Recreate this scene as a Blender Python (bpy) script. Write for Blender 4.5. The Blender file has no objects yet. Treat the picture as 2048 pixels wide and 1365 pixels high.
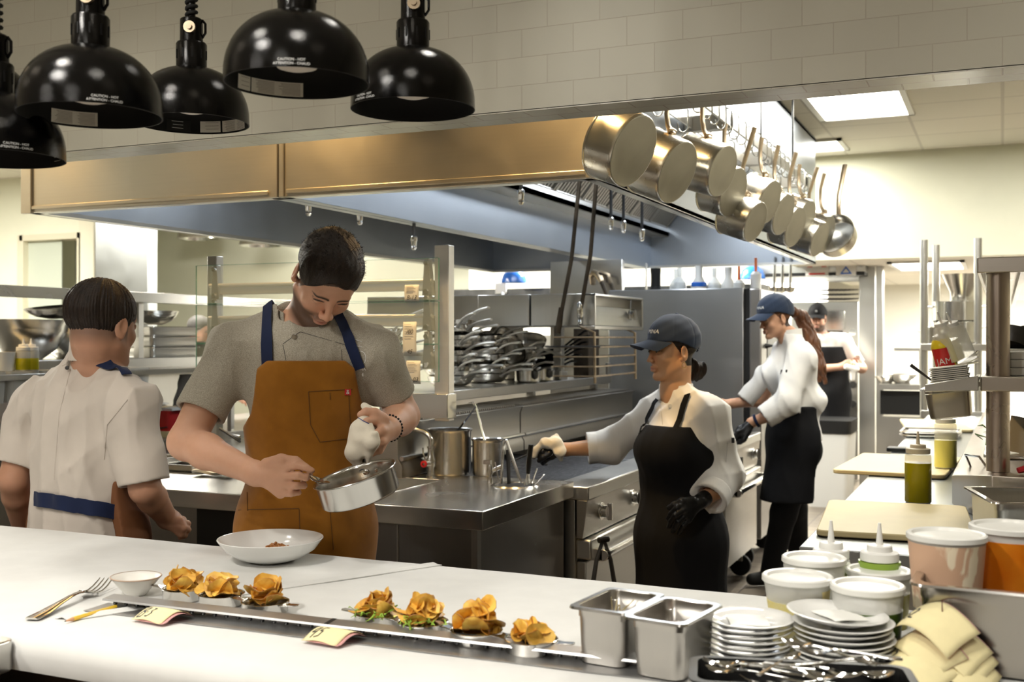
import bpy, math, random, os
import numpy as np
from mathutils import Vector, Matrix, Euler

PI = math.pi
SC = bpy.context.scene
COL = SC.collection
rnd = random.Random(7)

# ------------------------------------------------------------------ camera
YAW = math.atan(981.0 / 2213.0)
CAMZ = 1.47
cam_data = bpy.data.cameras.new('camera')
cam = bpy.data.objects.new('camera', cam_data)
COL.objects.link(cam)
cam.location = (0, 0, CAMZ)
cam.rotation_euler = (PI / 2, 0, YAW)
cam_data.sensor_width = 36.0
cam_data.lens = 2213.0 / 2048.0 * 36.0
cam_data.shift_y = -5.5 / 2048.0
cam_data.clip_start = 0.05
cam_data.clip_end = 60
cam_data.dof.use_dof = True
cam_data.dof.focus_distance = 3.0
cam_data.dof.aperture_fstop = 5.0
SC.camera = cam

# ------------------------------------------------------------------ colour management
SC.view_settings.view_transform = 'Standard'
SC.view_settings.look = 'None'
SC.view_settings.gamma = 1.0
SC.view_settings.use_curve_mapping = False
SC.view_settings.exposure = 0.34
SC.cycles.max_bounces = 8
SC.cycles.diffuse_bounces = 4
SC.cycles.glossy_bounces = 4
SC.cycles.transmission_bounces = 8
SC.cycles.transparent_max_bounces = 12
SC.cycles.sample_clamp_indirect = 6.0
SC.cycles.caustics_reflective = False
SC.cycles.caustics_refractive = False
SC.cycles.use_denoising = True

# ------------------------------------------------------------------ world: dim warm dining room air behind the camera
wd = bpy.data.worlds.new('room_air')
SC.world = wd
wd.use_nodes = True
wd.node_tree.nodes['Background'].inputs['Color'].default_value = (1.0, 0.90, 0.76, 1)
wd.node_tree.nodes['Background'].inputs['Strength'].default_value = 0.25

def area_light(name, loc, size, power, color, rot=(0, 0, 0), spread=180):
	l = bpy.data.lights.new(name, 'AREA')
	l.shape = 'RECTANGLE'
	l.size, l.size_y = size
	l.energy = power
	l.color = color
	l.spread = math.radians(spread)
	o = bpy.data.objects.new(name, l)
	COL.objects.link(o)
	o.location = loc
	o.rotation_euler = rot
	return o

def spot_light(name, loc, target, power, color, angle=80, blend=.6, radius=.05):
	l = bpy.data.lights.new(name, 'SPOT')
	l.energy = power
	l.color = color
	l.spot_size = math.radians(angle)
	l.spot_blend = blend
	l.shadow_soft_size = radius
	o = bpy.data.objects.new(name, l)
	COL.objects.link(o)
	o.location = loc
	d = Vector(target) - Vector(loc)
	o.rotation_euler = d.to_track_quat('-Z', 'Y').to_euler()
	return o

CEIL = 3.05
WARM = (1.0, 0.80, 0.58)
NEUT = (1.0, 0.965, 0.86)
COOL = (0.86, 0.93, 1.0)
# ceiling panels of the kitchen (x, y, width, length, power)
PANELS = [(-.88, 7.75, .60, .90, 46), (-.88, 5.35, .60, 1.2, 26), (-1.48, 9.28, .6, .5, 20),
          (1.0, 5.6, .6, 1.2, 30), (1.0, 8.2, .6, 1.2, 24),
          (-6.2, 4.6, .6, 1.2, 110), (-6.2, 7.0, .6, 1.2, 120), (-8.6, 5.6, .6, 1.2, 120), (-3.6, 10.2, 1.2, .6, 380), (-6.5, 10.4, 1.2, .6, 260)]
for i, (x, y, w, h, p) in enumerate(PANELS):
	area_light('ceiling_panel_light', (x, y, CEIL - .03), (w, h), p, NEUT)
# panels under the lower ceiling of the room behind
LOW = 2.15
LOWPANELS = [(-.62, 10.9, .6, 1.1, 45), (.35, 12.6, .6, 1.1, 160), (-2.0, 12.2, 1.1, .6, 45)]
for i, (x, y, w, h, p) in enumerate(LOWPANELS):
	area_light('low_ceiling_panel_light', (x, y, LOW - .03), (w, h), p, NEUT)
# lamps inside the exhaust hood (cool white)
HOODLAMPS = [(-2.0, 4.7), (-2.0, 6.4), (-3.4, 5.2), (-2.0, 7.7)]
for x, y in HOODLAMPS:
	area_light('hood_lamp_light', (x, y, 2.60), (.22, .5), 9, COOL)
# added soft fill lights under the unseen dining ceiling, without fixtures
for x, y in ((-3.2, -2.2), (-.4, -2.2), (-1.8, .1)):
	area_light('dining_fill_light', (x, y, CEIL - .04), (.3, .3), 42, (1.0, .955, .88)).data.shape = 'DISK'
# orange spots in the gap between header and hood
for x in (-4.4, -2.85, -1.45):
	spot_light('orange_spot_beam', (x, 3.30, CEIL - .05), (x + .05, 3.78, 2.25), 95, (1.0, .64, .26), 84, .8, .05)
# recessed spots of the dining room over the pass
DOWN = [(-4.2, .9), (-3.0, .9), (-1.8, .9), (-.6, .9), (.6, .9), (-3.0, -1.0), (-1.2, -1.0), (.6, -1.0), (-4.3, 2.35), (-2.6, 2.35), (-1.0, 2.35), (.3, 2.35)]
for x, y in DOWN:
	spot_light('downlight_beam', (x, y, CEIL - .04), (x * .97, y + .45 if y < 2 else y - .1, 0), 44 if y < 2 else 13, (1.0, .955, .87), 92, .8, .06)

# ------------------------------------------------------------------ picture <-> place
FW = Vector((-math.sin(YAW), math.cos(YAW), 0))
RT = Vector((math.cos(YAW), math.sin(YAW), 0))
UP = Vector((0, 0, 1))
TC = -FW
FPX, HX, HY = 2213.0, 1024.0, 677.0

def U(x, y, d):
	"""the point seen at (x, y) of the photograph at the depth d"""
	return FW * d + RT * ((x - HX) / FPX * d) + UP * (CAMZ - (y - HY) / FPX * d)

def PZ(x, y, z):
	return U(x, y, (CAMZ - z) * FPX / (y - HY))

def PY(x, y, Y):
	t = (x - HX) / FPX
	return U(x, y, Y / (FW.y + t * RT.y))

def PX(x, y, X):
	t = (x - HX) / FPX
	return U(x, y, X / (FW.x + t * RT.x))

def rut(r, u, t):
	return (RT * r + UP * u + TC * t)

# ------------------------------------------------------------------ mesh collector
def ident():
	return Matrix.Identity(4)

class MB:
	def __init__(s):
		s.v, s.f = [], []

	def add(s, vs, fs, m=None):
		n = len(s.v)
		if m is not None:
			vs = [m @ Vector(p) for p in vs]
		s.v += [tuple(p) for p in vs]
		s.f += [tuple(i + n for i in f) for f in fs]
		return s

	def box(s, lo, hi, m=None):
		x0, y0, z0 = lo
		x1, y1, z1 = hi
		vs = [(x0, y0, z0), (x1, y0, z0), (x1, y1, z0), (x0, y1, z0), (x0, y0, z1), (x1, y0, z1), (x1, y1, z1), (x0, y1, z1)]
		return s.add(vs, [(0, 3, 2, 1), (4, 5, 6, 7), (0, 1, 5, 4), (1, 2, 6, 5), (2, 3, 7, 6), (3, 0, 4, 7)], m)

	def cbox(s, c, h, m=None):
		return s.box([c[i] - h[i] for i in range(3)], [c[i] + h[i] for i in range(3)], m)

	def lathe(s, prof, n=32, m=None, a0=0, a1=2 * PI, sx=1, sy=1):
		"""prof: (r, z) pairs; r = 0 closes with a pole"""
		full = abs(a1 - a0 - 2 * PI) < 1e-6
		k = n if full else n + 1
		vs, fs, rings = [], [], []
		for r, z in prof:
			if r <= 1e-7:
				rings.append([len(vs)])
				vs.append((0, 0, z))
			else:
				rings.append(list(range(len(vs), len(vs) + k)))
				for i in range(k):
					a = a0 + (a1 - a0) * i / n
					vs.append((r * math.cos(a) * sx, r * math.sin(a) * sy, z))
		for A, B in zip(rings, rings[1:]):
			for i in range(n):
				j = (i + 1) % k
				if len(A) == 1 and len(B) == 1:
					continue
				if len(A) == 1:
					fs.append((A[0], B[j], B[i]))
				elif len(B) == 1:
					fs.append((A[i], A[j], B[0]))
				else:
					fs.append((A[i], A[j], B[j], B[i]))
		return s.add(vs, fs, m)

	def cyl(s, r, z0, z1, n=24, m=None, r1=None):
		r1 = r if r1 is None else r1
		return s.lathe([(0, z0), (r, z0), (r1, z1), (0, z1)], n, m)

	def tube(s, pts, rad, n=8, m=None, closed=False, flat=None, up=None):
		"""swept tube; rad a number or list; flat=(w,h) ellipse/rect scale"""
		P = [Vector(p) for p in pts]
		N = len(P)
		R = rad if isinstance(rad, (list, tuple)) else [rad] * N
		vs, fs = [], []
		prev = None
		for i in range(N):
			if closed:
				t = (P[(i + 1) % N] - P[i - 1])
			else:
				t = P[min(i + 1, N - 1)] - P[max(i - 1, 0)]
			t = t.normalized() if t.length > 1e-9 else Vector((0, 0, 1))
			if prev is None:
				a = Vector(up) if up is not None else (Vector((0, 0, 1)) if abs(t.z) < .9 else Vector((1, 0, 0)))
			else:
				a = prev
			nn = (a - t * a.dot(t))
			nn = nn.normalized() if nn.length > 1e-6 else t.orthogonal().normalized()
			prev = nn
			b = t.cross(nn)
			for k in range(n):
				an = 2 * PI * k / n + (PI / 4 if n == 4 else 0)
				fx, fy = flat if flat else (1, 1)
				vs.append(P[i] + nn * (math.cos(an) * R[i] * fx) + b * (math.sin(an) * R[i] * fy))
		last = N if closed else N - 1
		for i in range(last):
			j = (i + 1) % N
			for k in range(n):
				l = (k + 1) % n
				fs.append((i * n + k, i * n + l, j * n + l, j * n + k))
		if not closed:
			fs.append(tuple(range(n))[::-1])
			fs.append(tuple((N - 1) * n + k for k in range(n)))
		return s.add(vs, fs, m)

	def prism(s, poly, z0, z1, m=None):
		n = len(poly)
		vs = [(x, y, z0) for x, y in poly] + [(x, y, z1) for x, y in poly]
		fs = [tuple(range(n))[::-1], tuple(range(n, 2 * n))] + [(i, (i + 1) % n, n + (i + 1) % n, n + i) for i in range(n)]
		return s.add(vs, fs, m)

	def sheet(s, rows, th=0.0, m=None):
		"""rows: grid of points; th: thickness along the local normal"""
		A = [[Vector(p) for p in r] for r in rows]
		nr, nc = len(A), len(A[0])
		nor = [[None] * nc for _ in range(nr)]
		for i in range(nr):
			for j in range(nc):
				a = A[min(i + 1, nr - 1)][j] - A[max(i - 1, 0)][j]
				b = A[i][min(j + 1, nc - 1)] - A[i][max(j - 1, 0)]
				c = a.cross(b)
				nor[i][j] = c.normalized() if c.length > 1e-12 else Vector((0, 0, 1))
		vs = [A[i][j] for i in range(nr) for j in range(nc)]
		fs = [(i * nc + j, (i + 1) * nc + j, (i + 1) * nc + j + 1, i * nc + j + 1) for i in range(nr - 1) for j in range(nc - 1)]
		if th:
			o = nr * nc
			vs += [A[i][j] - nor[i][j] * th for i in range(nr) for j in range(nc)]
			fs += [tuple(o + k for k in reversed(f)) for f in fs]
			ring = [j for j in range(nc)] + [i * nc + nc - 1 for i in range(1, nr)] + [(nr - 1) * nc + j for j in range(nc - 2, -1, -1)] + [i * nc for i in range(nr - 2, 0, -1)]
			for a, b in zip(ring, ring[1:] + ring[:1]):
				fs.append((a, b, b + o, a + o))
		return s.add(vs, fs, m)

	def rbox(s, lo, hi, r=.01, m=None, seg=3):
		"""box with vertical edges rounded"""
		x0, y0, z0 = lo
		x1, y1, z1 = hi
		r = min(r, (x1 - x0) / 2 - 1e-5, (y1 - y0) / 2 - 1e-5)
		poly = []
		for cx, cy, a in ((x1 - r, y1 - r, 0), (x0 + r, y1 - r, 90), (x0 + r, y0 + r, 180), (x1 - r, y0 + r, 270)):
			for k in range(seg + 1):
				t = math.radians(a + 90 * k / seg)
				poly.append((cx + r * math.cos(t), cy + r * math.sin(t)))
		return s.prism(poly, z0, z1, m)

	def loft(s, rings, m=None, cap0=True, cap1=True):
		n = len(rings[0])
		vs = [p for r in rings for p in r]
		fs = []
		for i in range(len(rings) - 1):
			for k in range(n):
				l = (k + 1) % n
				fs.append((i * n + k, i * n + l, (i + 1) * n + l, (i + 1) * n + k))
		if cap0:
			fs.append(tuple(range(n))[::-1])
		if cap1:
			fs.append(tuple((len(rings) - 1) * n + k for k in range(n)))
		return s.add(vs, fs, m)

def rrect(x0, y0, x1, y1, r, z, seg=4):
	out = []
	for cx, cy, a in ((x1 - r, y1 - r, 0), (x0 + r, y1 - r, 90), (x0 + r, y0 + r, 180), (x1 - r, y0 + r, 270)):
		for k in range(seg + 1):
			t = math.radians(a + 90 * k / seg)
			out.append((cx + r * math.cos(t), cy + r * math.sin(t), z))
	return out

def mk_mesh(name, v, f, mat=None, smooth=True, angle=35):
	me = bpy.data.meshes.new(name)
	me.from_pydata([tuple(p) for p in v], [], f)
	me.validate()
	if mat is not None:
		me.materials.append(mat)
	if smooth:
		me.polygons.foreach_set('use_smooth', [True] * len(me.polygons))
		if angle:
			me.set_sharp_from_angle(angle=math.radians(angle))
	me.update()
	return me

def props(o, label=None, cat=None, group=None, kind=None):
	if label:
		o['label'] = label
	if cat:
		o['category'] = cat
	if group:
		o['group'] = group
	if kind:
		o['kind'] = kind
	return o

def thing(name, label, cat, loc=(0, 0, 0), rotz=0, group=None, rot=None):
	o = bpy.data.objects.new(name, None)
	o.empty_display_size = .05
	COL.objects.link(o)
	o.location = loc
	o.rotation_euler = rot if rot is not None else (0, 0, rotz)
	return props(o, label, cat, group)

def obj(name, mb, mat, parent=None, loc=None, bevel=0, world=False, angle=35, label=None, rot=None, seg=2, fix=False):
	"""links one mesh object; world=True: mb is in world coordinates, parent not rotated"""
	v = mb.v
	if world and parent is not None:
		p = parent
		off = Vector((0, 0, 0))
		while p is not None:
			off += Vector(p.location)
			p = p.parent
		v = [Vector(q) - off for q in v]
	me = mk_mesh(name, v, mb.f, mat, True, angle)
	if fix:
		import bmesh
		bm = bmesh.new()
		bm.from_mesh(me)
		bmesh.ops.recalc_face_normals(bm, faces=bm.faces)
		bm.to_mesh(me)
		bm.free()
	o = bpy.data.objects.new(name, me)
	COL.objects.link(o)
	if parent is not None:
		o.parent = parent
	if loc is not None:
		o.location = loc
	if rot is not None:
		o.rotation_euler = rot
	if bevel:
		b = o.modifiers.new('edge', 'BEVEL')
		b.width = bevel
		b.segments = seg
		b.limit_method = 'ANGLE'
		b.angle_limit = math.radians(40)
		b.harden_normals = False
	if label:
		o['label'] = label
	return o

def split_islands(mb, tol=None):
	"""connected pieces of a mesh collector, pieces whose boxes touch the same cluster stay separate"""
	n = len(mb.v)
	par = list(range(n))

	def find(a):
		while par[a] != a:
			par[a] = par[par[a]]
			a = par[a]
		return a
	for f in mb.f:
		a = find(f[0])
		for b in f[1:]:
			par[find(b)] = a
	out = {}
	for f in mb.f:
		out.setdefault(find(f[0]), []).append(f)
	res = []
	for fs in out.values():
		idx, m = {}, MB()
		for f in fs:
			g = []
			for i in f:
				if i not in idx:
					idx[i] = len(m.v)
					m.v.append(mb.v[i])
				g.append(idx[i])
			m.f.append(tuple(g))
		res.append(m)
	return res

def pieces(name, mb, mat, parent, bevel=0, world=False, **k):
	"""every connected piece of the collector becomes a part of its own"""
	return [obj(name, m, mat, parent, None, bevel, world, **k) for m in split_islands(mb)]

def single(name, mb, mat, label, cat, loc=(0, 0, 0), group=None, bevel=0, kind=None, angle=35, rot=None, world=False, fix=False):
	if world:
		mb.v = [tuple(Vector(q) - Vector(loc)) for q in mb.v]
	o = obj(name, mb, mat, None, loc, bevel, False, angle, None, rot, fix=fix)
	return props(o, label, cat, group, kind)

def struct(name, mb, mat, bevel=0, parent=None):
	o = obj(name, mb, mat, parent, None, bevel)
	if parent is None:
		o['kind'] = 'structure'
	return o

def dup(root, loc=None, rotz=None, label=None, group=None, rot=None, scale=None):
	r = root.copy()
	COL.objects.link(r)
	if loc is not None:
		r.location = loc
	if rot is not None:
		r.rotation_euler = rot
	elif rotz is not None:
		r.rotation_euler = (0, 0, rotz)
	if scale is not None:
		r.scale = (scale,) * 3 if not isinstance(scale, (tuple, list)) else scale
	if label:
		r['label'] = label
	if group:
		r['group'] = group
	for ch in list(root.children):
		c = ch.copy()
		COL.objects.link(c)
		c.parent = r
		for g in ch.children:
			d = g.copy()
			COL.objects.link(d)
			d.parent = c
	return r

def frame(origin, xd, yd):
	"""matrix with local x along xd, y near yd"""
	x = Vector(xd).normalized()
	y = Vector(yd)
	y = (y - x * y.dot(x)).normalized()
	z = x.cross(y)
	m = Matrix((x, y, z)).transposed().to_4x4()
	m.translation = Vector(origin)
	return m

def text2d(s, size=1.0, align='CENTER', shear=0.0, space=1.0):
	cu = bpy.data.curves.new('t', 'FONT')
	cu.body = s
	cu.size = size
	cu.align_x = align
	cu.align_y = 'CENTER'
	cu.shear = shear
	cu.space_character = space
	o = bpy.data.objects.new('t', cu)
	COL.objects.link(o)
	dg = bpy.context.evaluated_depsgraph_get()
	dg.update()
	me = o.evaluated_get(dg).to_mesh()
	vs = [tuple(v.co) for v in me.vertices]
	fs = [tuple(p.vertices) for p in me.polygons]
	o.evaluated_get(dg).to_mesh_clear()
	bpy.data.objects.remove(o)
	bpy.data.curves.remove(cu)
	return vs, fs

def stroke2d(paths, w):
	"""thin handwritten strokes as flat ribbons: paths of (x, y)"""
	vs, fs = [], []
	for P in paths:
		Q = []
		for a, b in zip(P, P[1:]):
			Q += [(a[0] + (b[0] - a[0]) * k / 5, a[1] + (b[1] - a[1]) * k / 5) for k in range(5)]
		P = Q + [P[-1]]
		n = len(P)
		base = len(vs)
		for i in range(n):
			a = Vector(P[max(i - 1, 0)])
			b = Vector(P[min(i + 1, n - 1)])
			t = (b - a)
			t = t.normalized() if t.length > 0 else Vector((1, 0))
			nx, ny = -t.y, t.x
			x, y = P[i]
			vs += [(x + nx * w, y + ny * w, 0), (x - nx * w, y - ny * w, 0)]
		for i in range(n - 1):
			fs.append((base + 2 * i, base + 2 * i + 1, base + 2 * i + 3, base + 2 * i + 2))
	return vs, fs

# ------------------------------------------------------------------ materials
MATS = {}

def newmat(name):
	m = bpy.data.materials.new(name)
	m.use_nodes = True
	nt = m.node_tree
	return m, nt, nt.nodes['Principled BSDF']

def lk(nt, a, ai, b, bi):
	nt.links.new(a.outputs[ai], b.inputs[bi])

def pmat(name, col, rough=.5, metal=0, spec=.5, noise=0, nscale=20, bump=0, bscale=200, coat=0, trans=0, ior=1.45, alpha=1, emis=None, estr=0, stretch=None, sss=0, sheen=0, rnoise=0, col2=None, thr=None, distort=0):
	"""principled material with procedural mottling (col..col2), roughness wander and bump"""
	m, nt, b = newmat(name)
	N = nt.nodes
	b.inputs['Base Color'].default_value = (*col, 1)
	b.inputs['Roughness'].default_value = rough
	b.inputs['Metallic'].default_value = metal
	b.inputs['Specular IOR Level'].default_value = spec
	b.inputs['Coat Weight'].default_value = coat
	b.inputs['Transmission Weight'].default_value = trans
	b.inputs['IOR'].default_value = ior
	b.inputs['Alpha'].default_value = alpha
	if sss:
		b.inputs['Subsurface Weight'].default_value = sss
		b.inputs['Subsurface Radius'].default_value = (.012, .005, .003)
		b.inputs['Subsurface Scale'].default_value = 1.0
	if sheen:
		b.inputs['Sheen Weight'].default_value = sheen
	if emis:
		b.inputs['Emission Color'].default_value = (*emis, 1)
		b.inputs['Emission Strength'].default_value = estr
	tc = N.new('ShaderNodeTexCoord')
	mp = N.new('ShaderNodeMapping')
	lk(nt, tc, 'Object', mp, 'Vector')
	if stretch:
		mp.inputs['Scale'].default_value = stretch
	if noise or col2:
		nz = N.new('ShaderNodeTexNoise')
		nz.inputs['Scale'].default_value = nscale
		nz.inputs['Detail'].default_value = 5
		nz.inputs['Distortion'].default_value = distort
		lk(nt, mp, 'Vector', nz, 'Vector')
		cr = N.new('ShaderNodeValToRGB')
		lo, hi = thr if thr else (.3, .7)
		cr.color_ramp.elements[0].position = lo
		cr.color_ramp.elements[1].position = hi
		c2 = col2 if col2 else tuple(max(0, c * (1 + noise)) for c in col)
		c1 = col if col2 else tuple(max(0, c * (1 - noise)) for c in col)
		cr.color_ramp.elements[0].color = (*c1, 1)
		cr.color_ramp.elements[1].color = (*c2, 1)
		lk(nt, nz, 'Fac', cr, 'Fac')
		lk(nt, cr, 'Color', b, 'Base Color')
	if rnoise:
		n2 = N.new('ShaderNodeTexNoise')
		n2.inputs['Scale'].default_value = nscale * 1.7
		n2.inputs['Detail'].default_value = 4
		lk(nt, mp, 'Vector', n2, 'Vector')
		mr = N.new('ShaderNodeMapRange')
		mr.inputs['From Min'].default_value = .3
		mr.inputs['From Max'].default_value = .7
		mr.inputs['To Min'].default_value = max(0.02, rough - rnoise)
		mr.inputs['To Max'].default_value = min(1, rough + rnoise)
		lk(nt, n2, 'Fac', mr, 'Value')
		lk(nt, mr, 'Result', b, 'Roughness')
	if bump:
		n3 = N.new('ShaderNodeTexNoise')
		n3.inputs['Scale'].default_value = bscale
		n3.inputs['Detail'].default_value = 3
		lk(nt, mp, 'Vector', n3, 'Vector')
		bp = N.new('ShaderNodeBump')
		bp.inputs['Strength'].default_value = bump
		bp.inputs['Distance'].default_value = .002
		lk(nt, n3, 'Fac', bp, 'Height')
		lk(nt, bp, 'Normal', b, 'Normal')
	MATS[name] = m
	return m

def steel(name, col=(.56, .55, .52), rough=.3, axis=0, streak=.10, big=.06, rn=.025):
	"""brushed stainless steel: fine streaks along one axis plus cloudy wipe marks"""
	m, nt, b = newmat(name)
	N = nt.nodes
	b.inputs['Metallic'].default_value = 1
	tc = N.new('ShaderNodeTexCoord')
	mp = N.new('ShaderNodeMapping')
	s = [220, 220, 220]
	s[axis] = 3
	mp.inputs['Scale'].default_value = s
	lk(nt, tc, 'Object', mp, 'Vector')
	n1 = N.new('ShaderNodeTexNoise')
	n1.inputs['Scale'].default_value = 1
	n1.inputs['Detail'].default_value = 3
	lk(nt, mp, 'Vector', n1, 'Vector')
	n2 = N.new('ShaderNodeTexNoise')
	n2.inputs['Scale'].default_value = 5
	n2.inputs['Detail'].default_value = 6
	n2.inputs['Distortion'].default_value = .6
	lk(nt, tc, 'Object', n2, 'Vector')
	mx = N.new('ShaderNodeMath')
	mx.operation = 'MULTIPLY'
	mx.inputs[1].default_value = streak
	lk(nt, n1, 'Fac', mx, 0)
	m2 = N.new('ShaderNodeMath')
	m2.operation = 'MULTIPLY_ADD'
	m2.inputs[1].default_value = big
	lk(nt, n2, 'Fac', m2, 0)
	lk(nt, mx, 'Value', m2, 2)
	m3 = N.new('ShaderNodeMath')
	m3.operation = 'ADD'
	m3.inputs[1].default_value = 1 - (streak + big) / 2
	lk(nt, m2, 'Value', m3, 0)
	vm = N.new('ShaderNodeVectorMath')
	vm.operation = 'SCALE'
	vm.inputs[0].default_value = col
	lk(nt, m3, 'Value', vm, 'Scale')
	lk(nt, vm, 'Vector', b, 'Base Color')
	mr = N.new('ShaderNodeMapRange')
	mr.inputs['From Min'].default_value = .3
	mr.inputs['From Max'].default_value = .7
	mr.inputs['To Min'].default_value = max(.03, rough - rn)
	mr.inputs['To Max'].default_value = rough + rn
	lk(nt, n2, 'Fac', mr, 'Value')
	lk(nt, mr, 'Result', b, 'Roughness')
	bp = N.new('ShaderNodeBump')
	bp.inputs['Strength'].default_value = .06
	bp.inputs['Distance'].default_value = .001
	lk(nt, n1, 'Fac', bp, 'Height')
	lk(nt, bp, 'Normal', b, 'Normal')
	MATS[name] = m
	return m

def tilemat(name, col, grout, w, h, axes=('x', 'z'), rough=.25, var=.04, offset=.5, mortar=.012, bump=.3, ceilinggrid=False):
	m, nt, b = newmat(name)
	N = nt.nodes
	tc = N.new('ShaderNodeTexCoord')
	sp = N.new('ShaderNodeSeparateXYZ')
	lk(nt, tc, 'Object', sp, 'Vector')
	cb = N.new('ShaderNodeCombineXYZ')
	lk(nt, sp, axes[0].upper(), cb, 'X')
	lk(nt, sp, axes[1].upper(), cb, 'Y')
	br = N.new('ShaderNodeTexBrick')
	br.offset = offset
	br.inputs['Scale'].default_value = 1
	br.inputs['Brick Width'].default_value = w
	br.inputs['Row Height'].default_value = h
	br.inputs['Mortar Size'].default_value = mortar
	br.inputs['Mortar Smooth'].default_value = .3
	br.inputs['Color1'].default_value = (*[c * (1 - var) for c in col], 1)
	br.inputs['Color2'].default_value = (*[min(1, c * (1 + var)) for c in col], 1)
	br.inputs['Mortar'].default_value = (*grout, 1)
	lk(nt, cb, 'Vector', br, 'Vector')
	lk(nt, br, 'Color', b, 'Base Color')
	b.inputs['Roughness'].default_value = rough
	bp = N.new('ShaderNodeBump')
	bp.invert = True
	bp.inputs['Strength'].default_value = bump
	bp.inputs['Distance'].default_value = .002
	lk(nt, br, 'Fac', bp, 'Height')
	lk(nt, bp, 'Normal', b, 'Normal')
	MATS[name] = m
	return m

def vcmat(name, rough=.5, sss=0, bump=0, bscale=300, noise=.05, spec=.4, sheen=0):
	"""material whose colour comes from the mesh's own colour attribute (skin with lips and brows)"""
	m, nt, b = newmat(name)
	N = nt.nodes
	at = N.new('ShaderNodeAttribute')
	at.attribute_name = 'tint'
	nz = N.new('ShaderNodeTexNoise')
	nz.inputs['Scale'].default_value = 60
	nz.inputs['Detail'].default_value = 4
	tc = N.new('ShaderNodeTexCoord')
	lk(nt, tc, 'Object', nz, 'Vector')
	mr = N.new('ShaderNodeMapRange')
	mr.inputs['To Min'].default_value = 1 - noise
	mr.inputs['To Max'].default_value = 1 + noise
	lk(nt, nz, 'Fac', mr, 'Value')
	vm = N.new('ShaderNodeVectorMath')
	vm.operation = 'SCALE'
	lk(nt, at, 'Color', vm, 0)
	lk(nt, mr, 'Result', vm, 'Scale')
	lk(nt, vm, 'Vector', b, 'Base Color')
	b.inputs['Roughness'].default_value = rough
	b.inputs['Specular IOR Level'].default_value = spec
	if sss:
		b.inputs['Subsurface Weight'].default_value = sss
		b.inputs['Subsurface Radius'].default_value = (.010, .004, .002)
		b.inputs['Subsurface Scale'].default_value = 1
	if bump:
		n3 = N.new('ShaderNodeTexNoise')
		n3.inputs['Scale'].default_value = bscale
		n3.inputs['Detail'].default_value = 3
		lk(nt, tc, 'Object', n3, 'Vector')
		bp = N.new('ShaderNodeBump')
		bp.inputs['Strength'].default_value = bump
		bp.inputs['Distance'].default_value = .001
		lk(nt, n3, 'Fac', bp, 'Height')
		lk(nt, bp, 'Normal', b, 'Normal')
	MATS[name] = m
	return m

def clothmat(name, col, col2=None, rough=.85, weave=900, bump=.25, mottle=.05, fold=.0, heather=0, sheen=.1, fscale=9):
	"""woven cloth: fine weave bump, slight mottling; heather mixes a second yarn colour; soft folds as bump"""
	m, nt, b = newmat(name)
	N = nt.nodes
	tc = N.new('ShaderNodeTexCoord')
	n1 = N.new('ShaderNodeTexNoise')
	n1.inputs['Scale'].default_value = weave * .35 if heather else 14
	n1.inputs['Detail'].default_value = 4
	lk(nt, tc, 'Object', n1, 'Vector')
	cr = N.new('ShaderNodeValToRGB')
	cr.color_ramp.elements[0].position = .38
	cr.color_ramp.elements[1].position = .62
	if heather:
		c1, c2 = col, col2
	else:
		c1 = tuple(c * (1 - mottle) for c in col)
		c2 = col2 if col2 else tuple(min(1, c * (1 + mottle)) for c in col)
	cr.color_ramp.elements[0].color = (*c1, 1)
	cr.color_ramp.elements[1].color = (*c2, 1)
	lk(nt, n1, 'Fac', cr, 'Fac')
	lk(nt, cr, 'Color', b, 'Base Color')
	b.inputs['Roughness'].default_value = rough
	b.inputs['Specular IOR Level'].default_value = .25
	b.inputs['Sheen Weight'].default_value = sheen
	n2 = N.new('ShaderNodeTexNoise')
	n2.inputs['Scale'].default_value = weave
	n2.inputs['Detail'].default_value = 1
	lk(nt, tc, 'Object', n2, 'Vector')
	b1 = N.new('ShaderNodeBump')
	b1.inputs['Strength'].default_value = bump
	b1.inputs['Distance'].default_value = .0006
	lk(nt, n2, 'Fac', b1, 'Height')
	if fold:
		n3 = N.new('ShaderNodeTexNoise')
		n3.inputs['Scale'].default_value = fscale
		n3.inputs['Detail'].default_value = 3
		n3.inputs['Distortion'].default_value = 1.2
		lk(nt, tc, 'Object', n3, 'Vector')
		b2 = N.new('ShaderNodeBump')
		b2.inputs['Strength'].default_value = fold
		b2.inputs['Distance'].default_value = .02
		lk(nt, n3, 'Fac', b2, 'Height')
		lk(nt, b1, 'Normal', b2, 'Normal')
		lk(nt, b2, 'Normal', b, 'Normal')
	else:
		lk(nt, b1, 'Normal', b, 'Normal')
	MATS[name] = m
	return m

ST = steel('stainless_x', axis=0, rough=.26)
STY = steel('stainless_y', axis=1)
STZ = steel('stainless_z', axis=2)
STB = steel('stainless_bright', (.68, .67, .64), .2, 0, .06, .05, .02)
STD = steel('stainless_worn', (.44, .42, .38), .34, 1, .15, .14, .03)
STDZ = steel('stainless_worn_z', (.34, .33, .32), .33, 2, .12, .10, .03)
HOODM = steel('hood_steel', (.66, .60, .50), .42, 0, .08, .08, .03)
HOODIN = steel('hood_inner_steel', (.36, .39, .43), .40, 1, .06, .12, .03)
ALU = steel('pot_aluminium', (.60, .57, .50), .28, 2, .08, .16, .05)
ALUB = steel('pot_bottom_aluminium', (.40, .385, .32), .40, 2, .02, .6, .06)
STL = steel('light_satin_steel', (.74, .72, .67), .48, 0, .08, .08, .03)
FILT = steel('baffle_steel', (.34, .32, .28), .45, 0, .1, .1, .03)
CHROME = pmat('chrome', (.75, .75, .74), .08, 1)
SILVER = pmat('polished_cutlery_steel', (.72, .70, .66), .12, 1, rnoise=.05)
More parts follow.
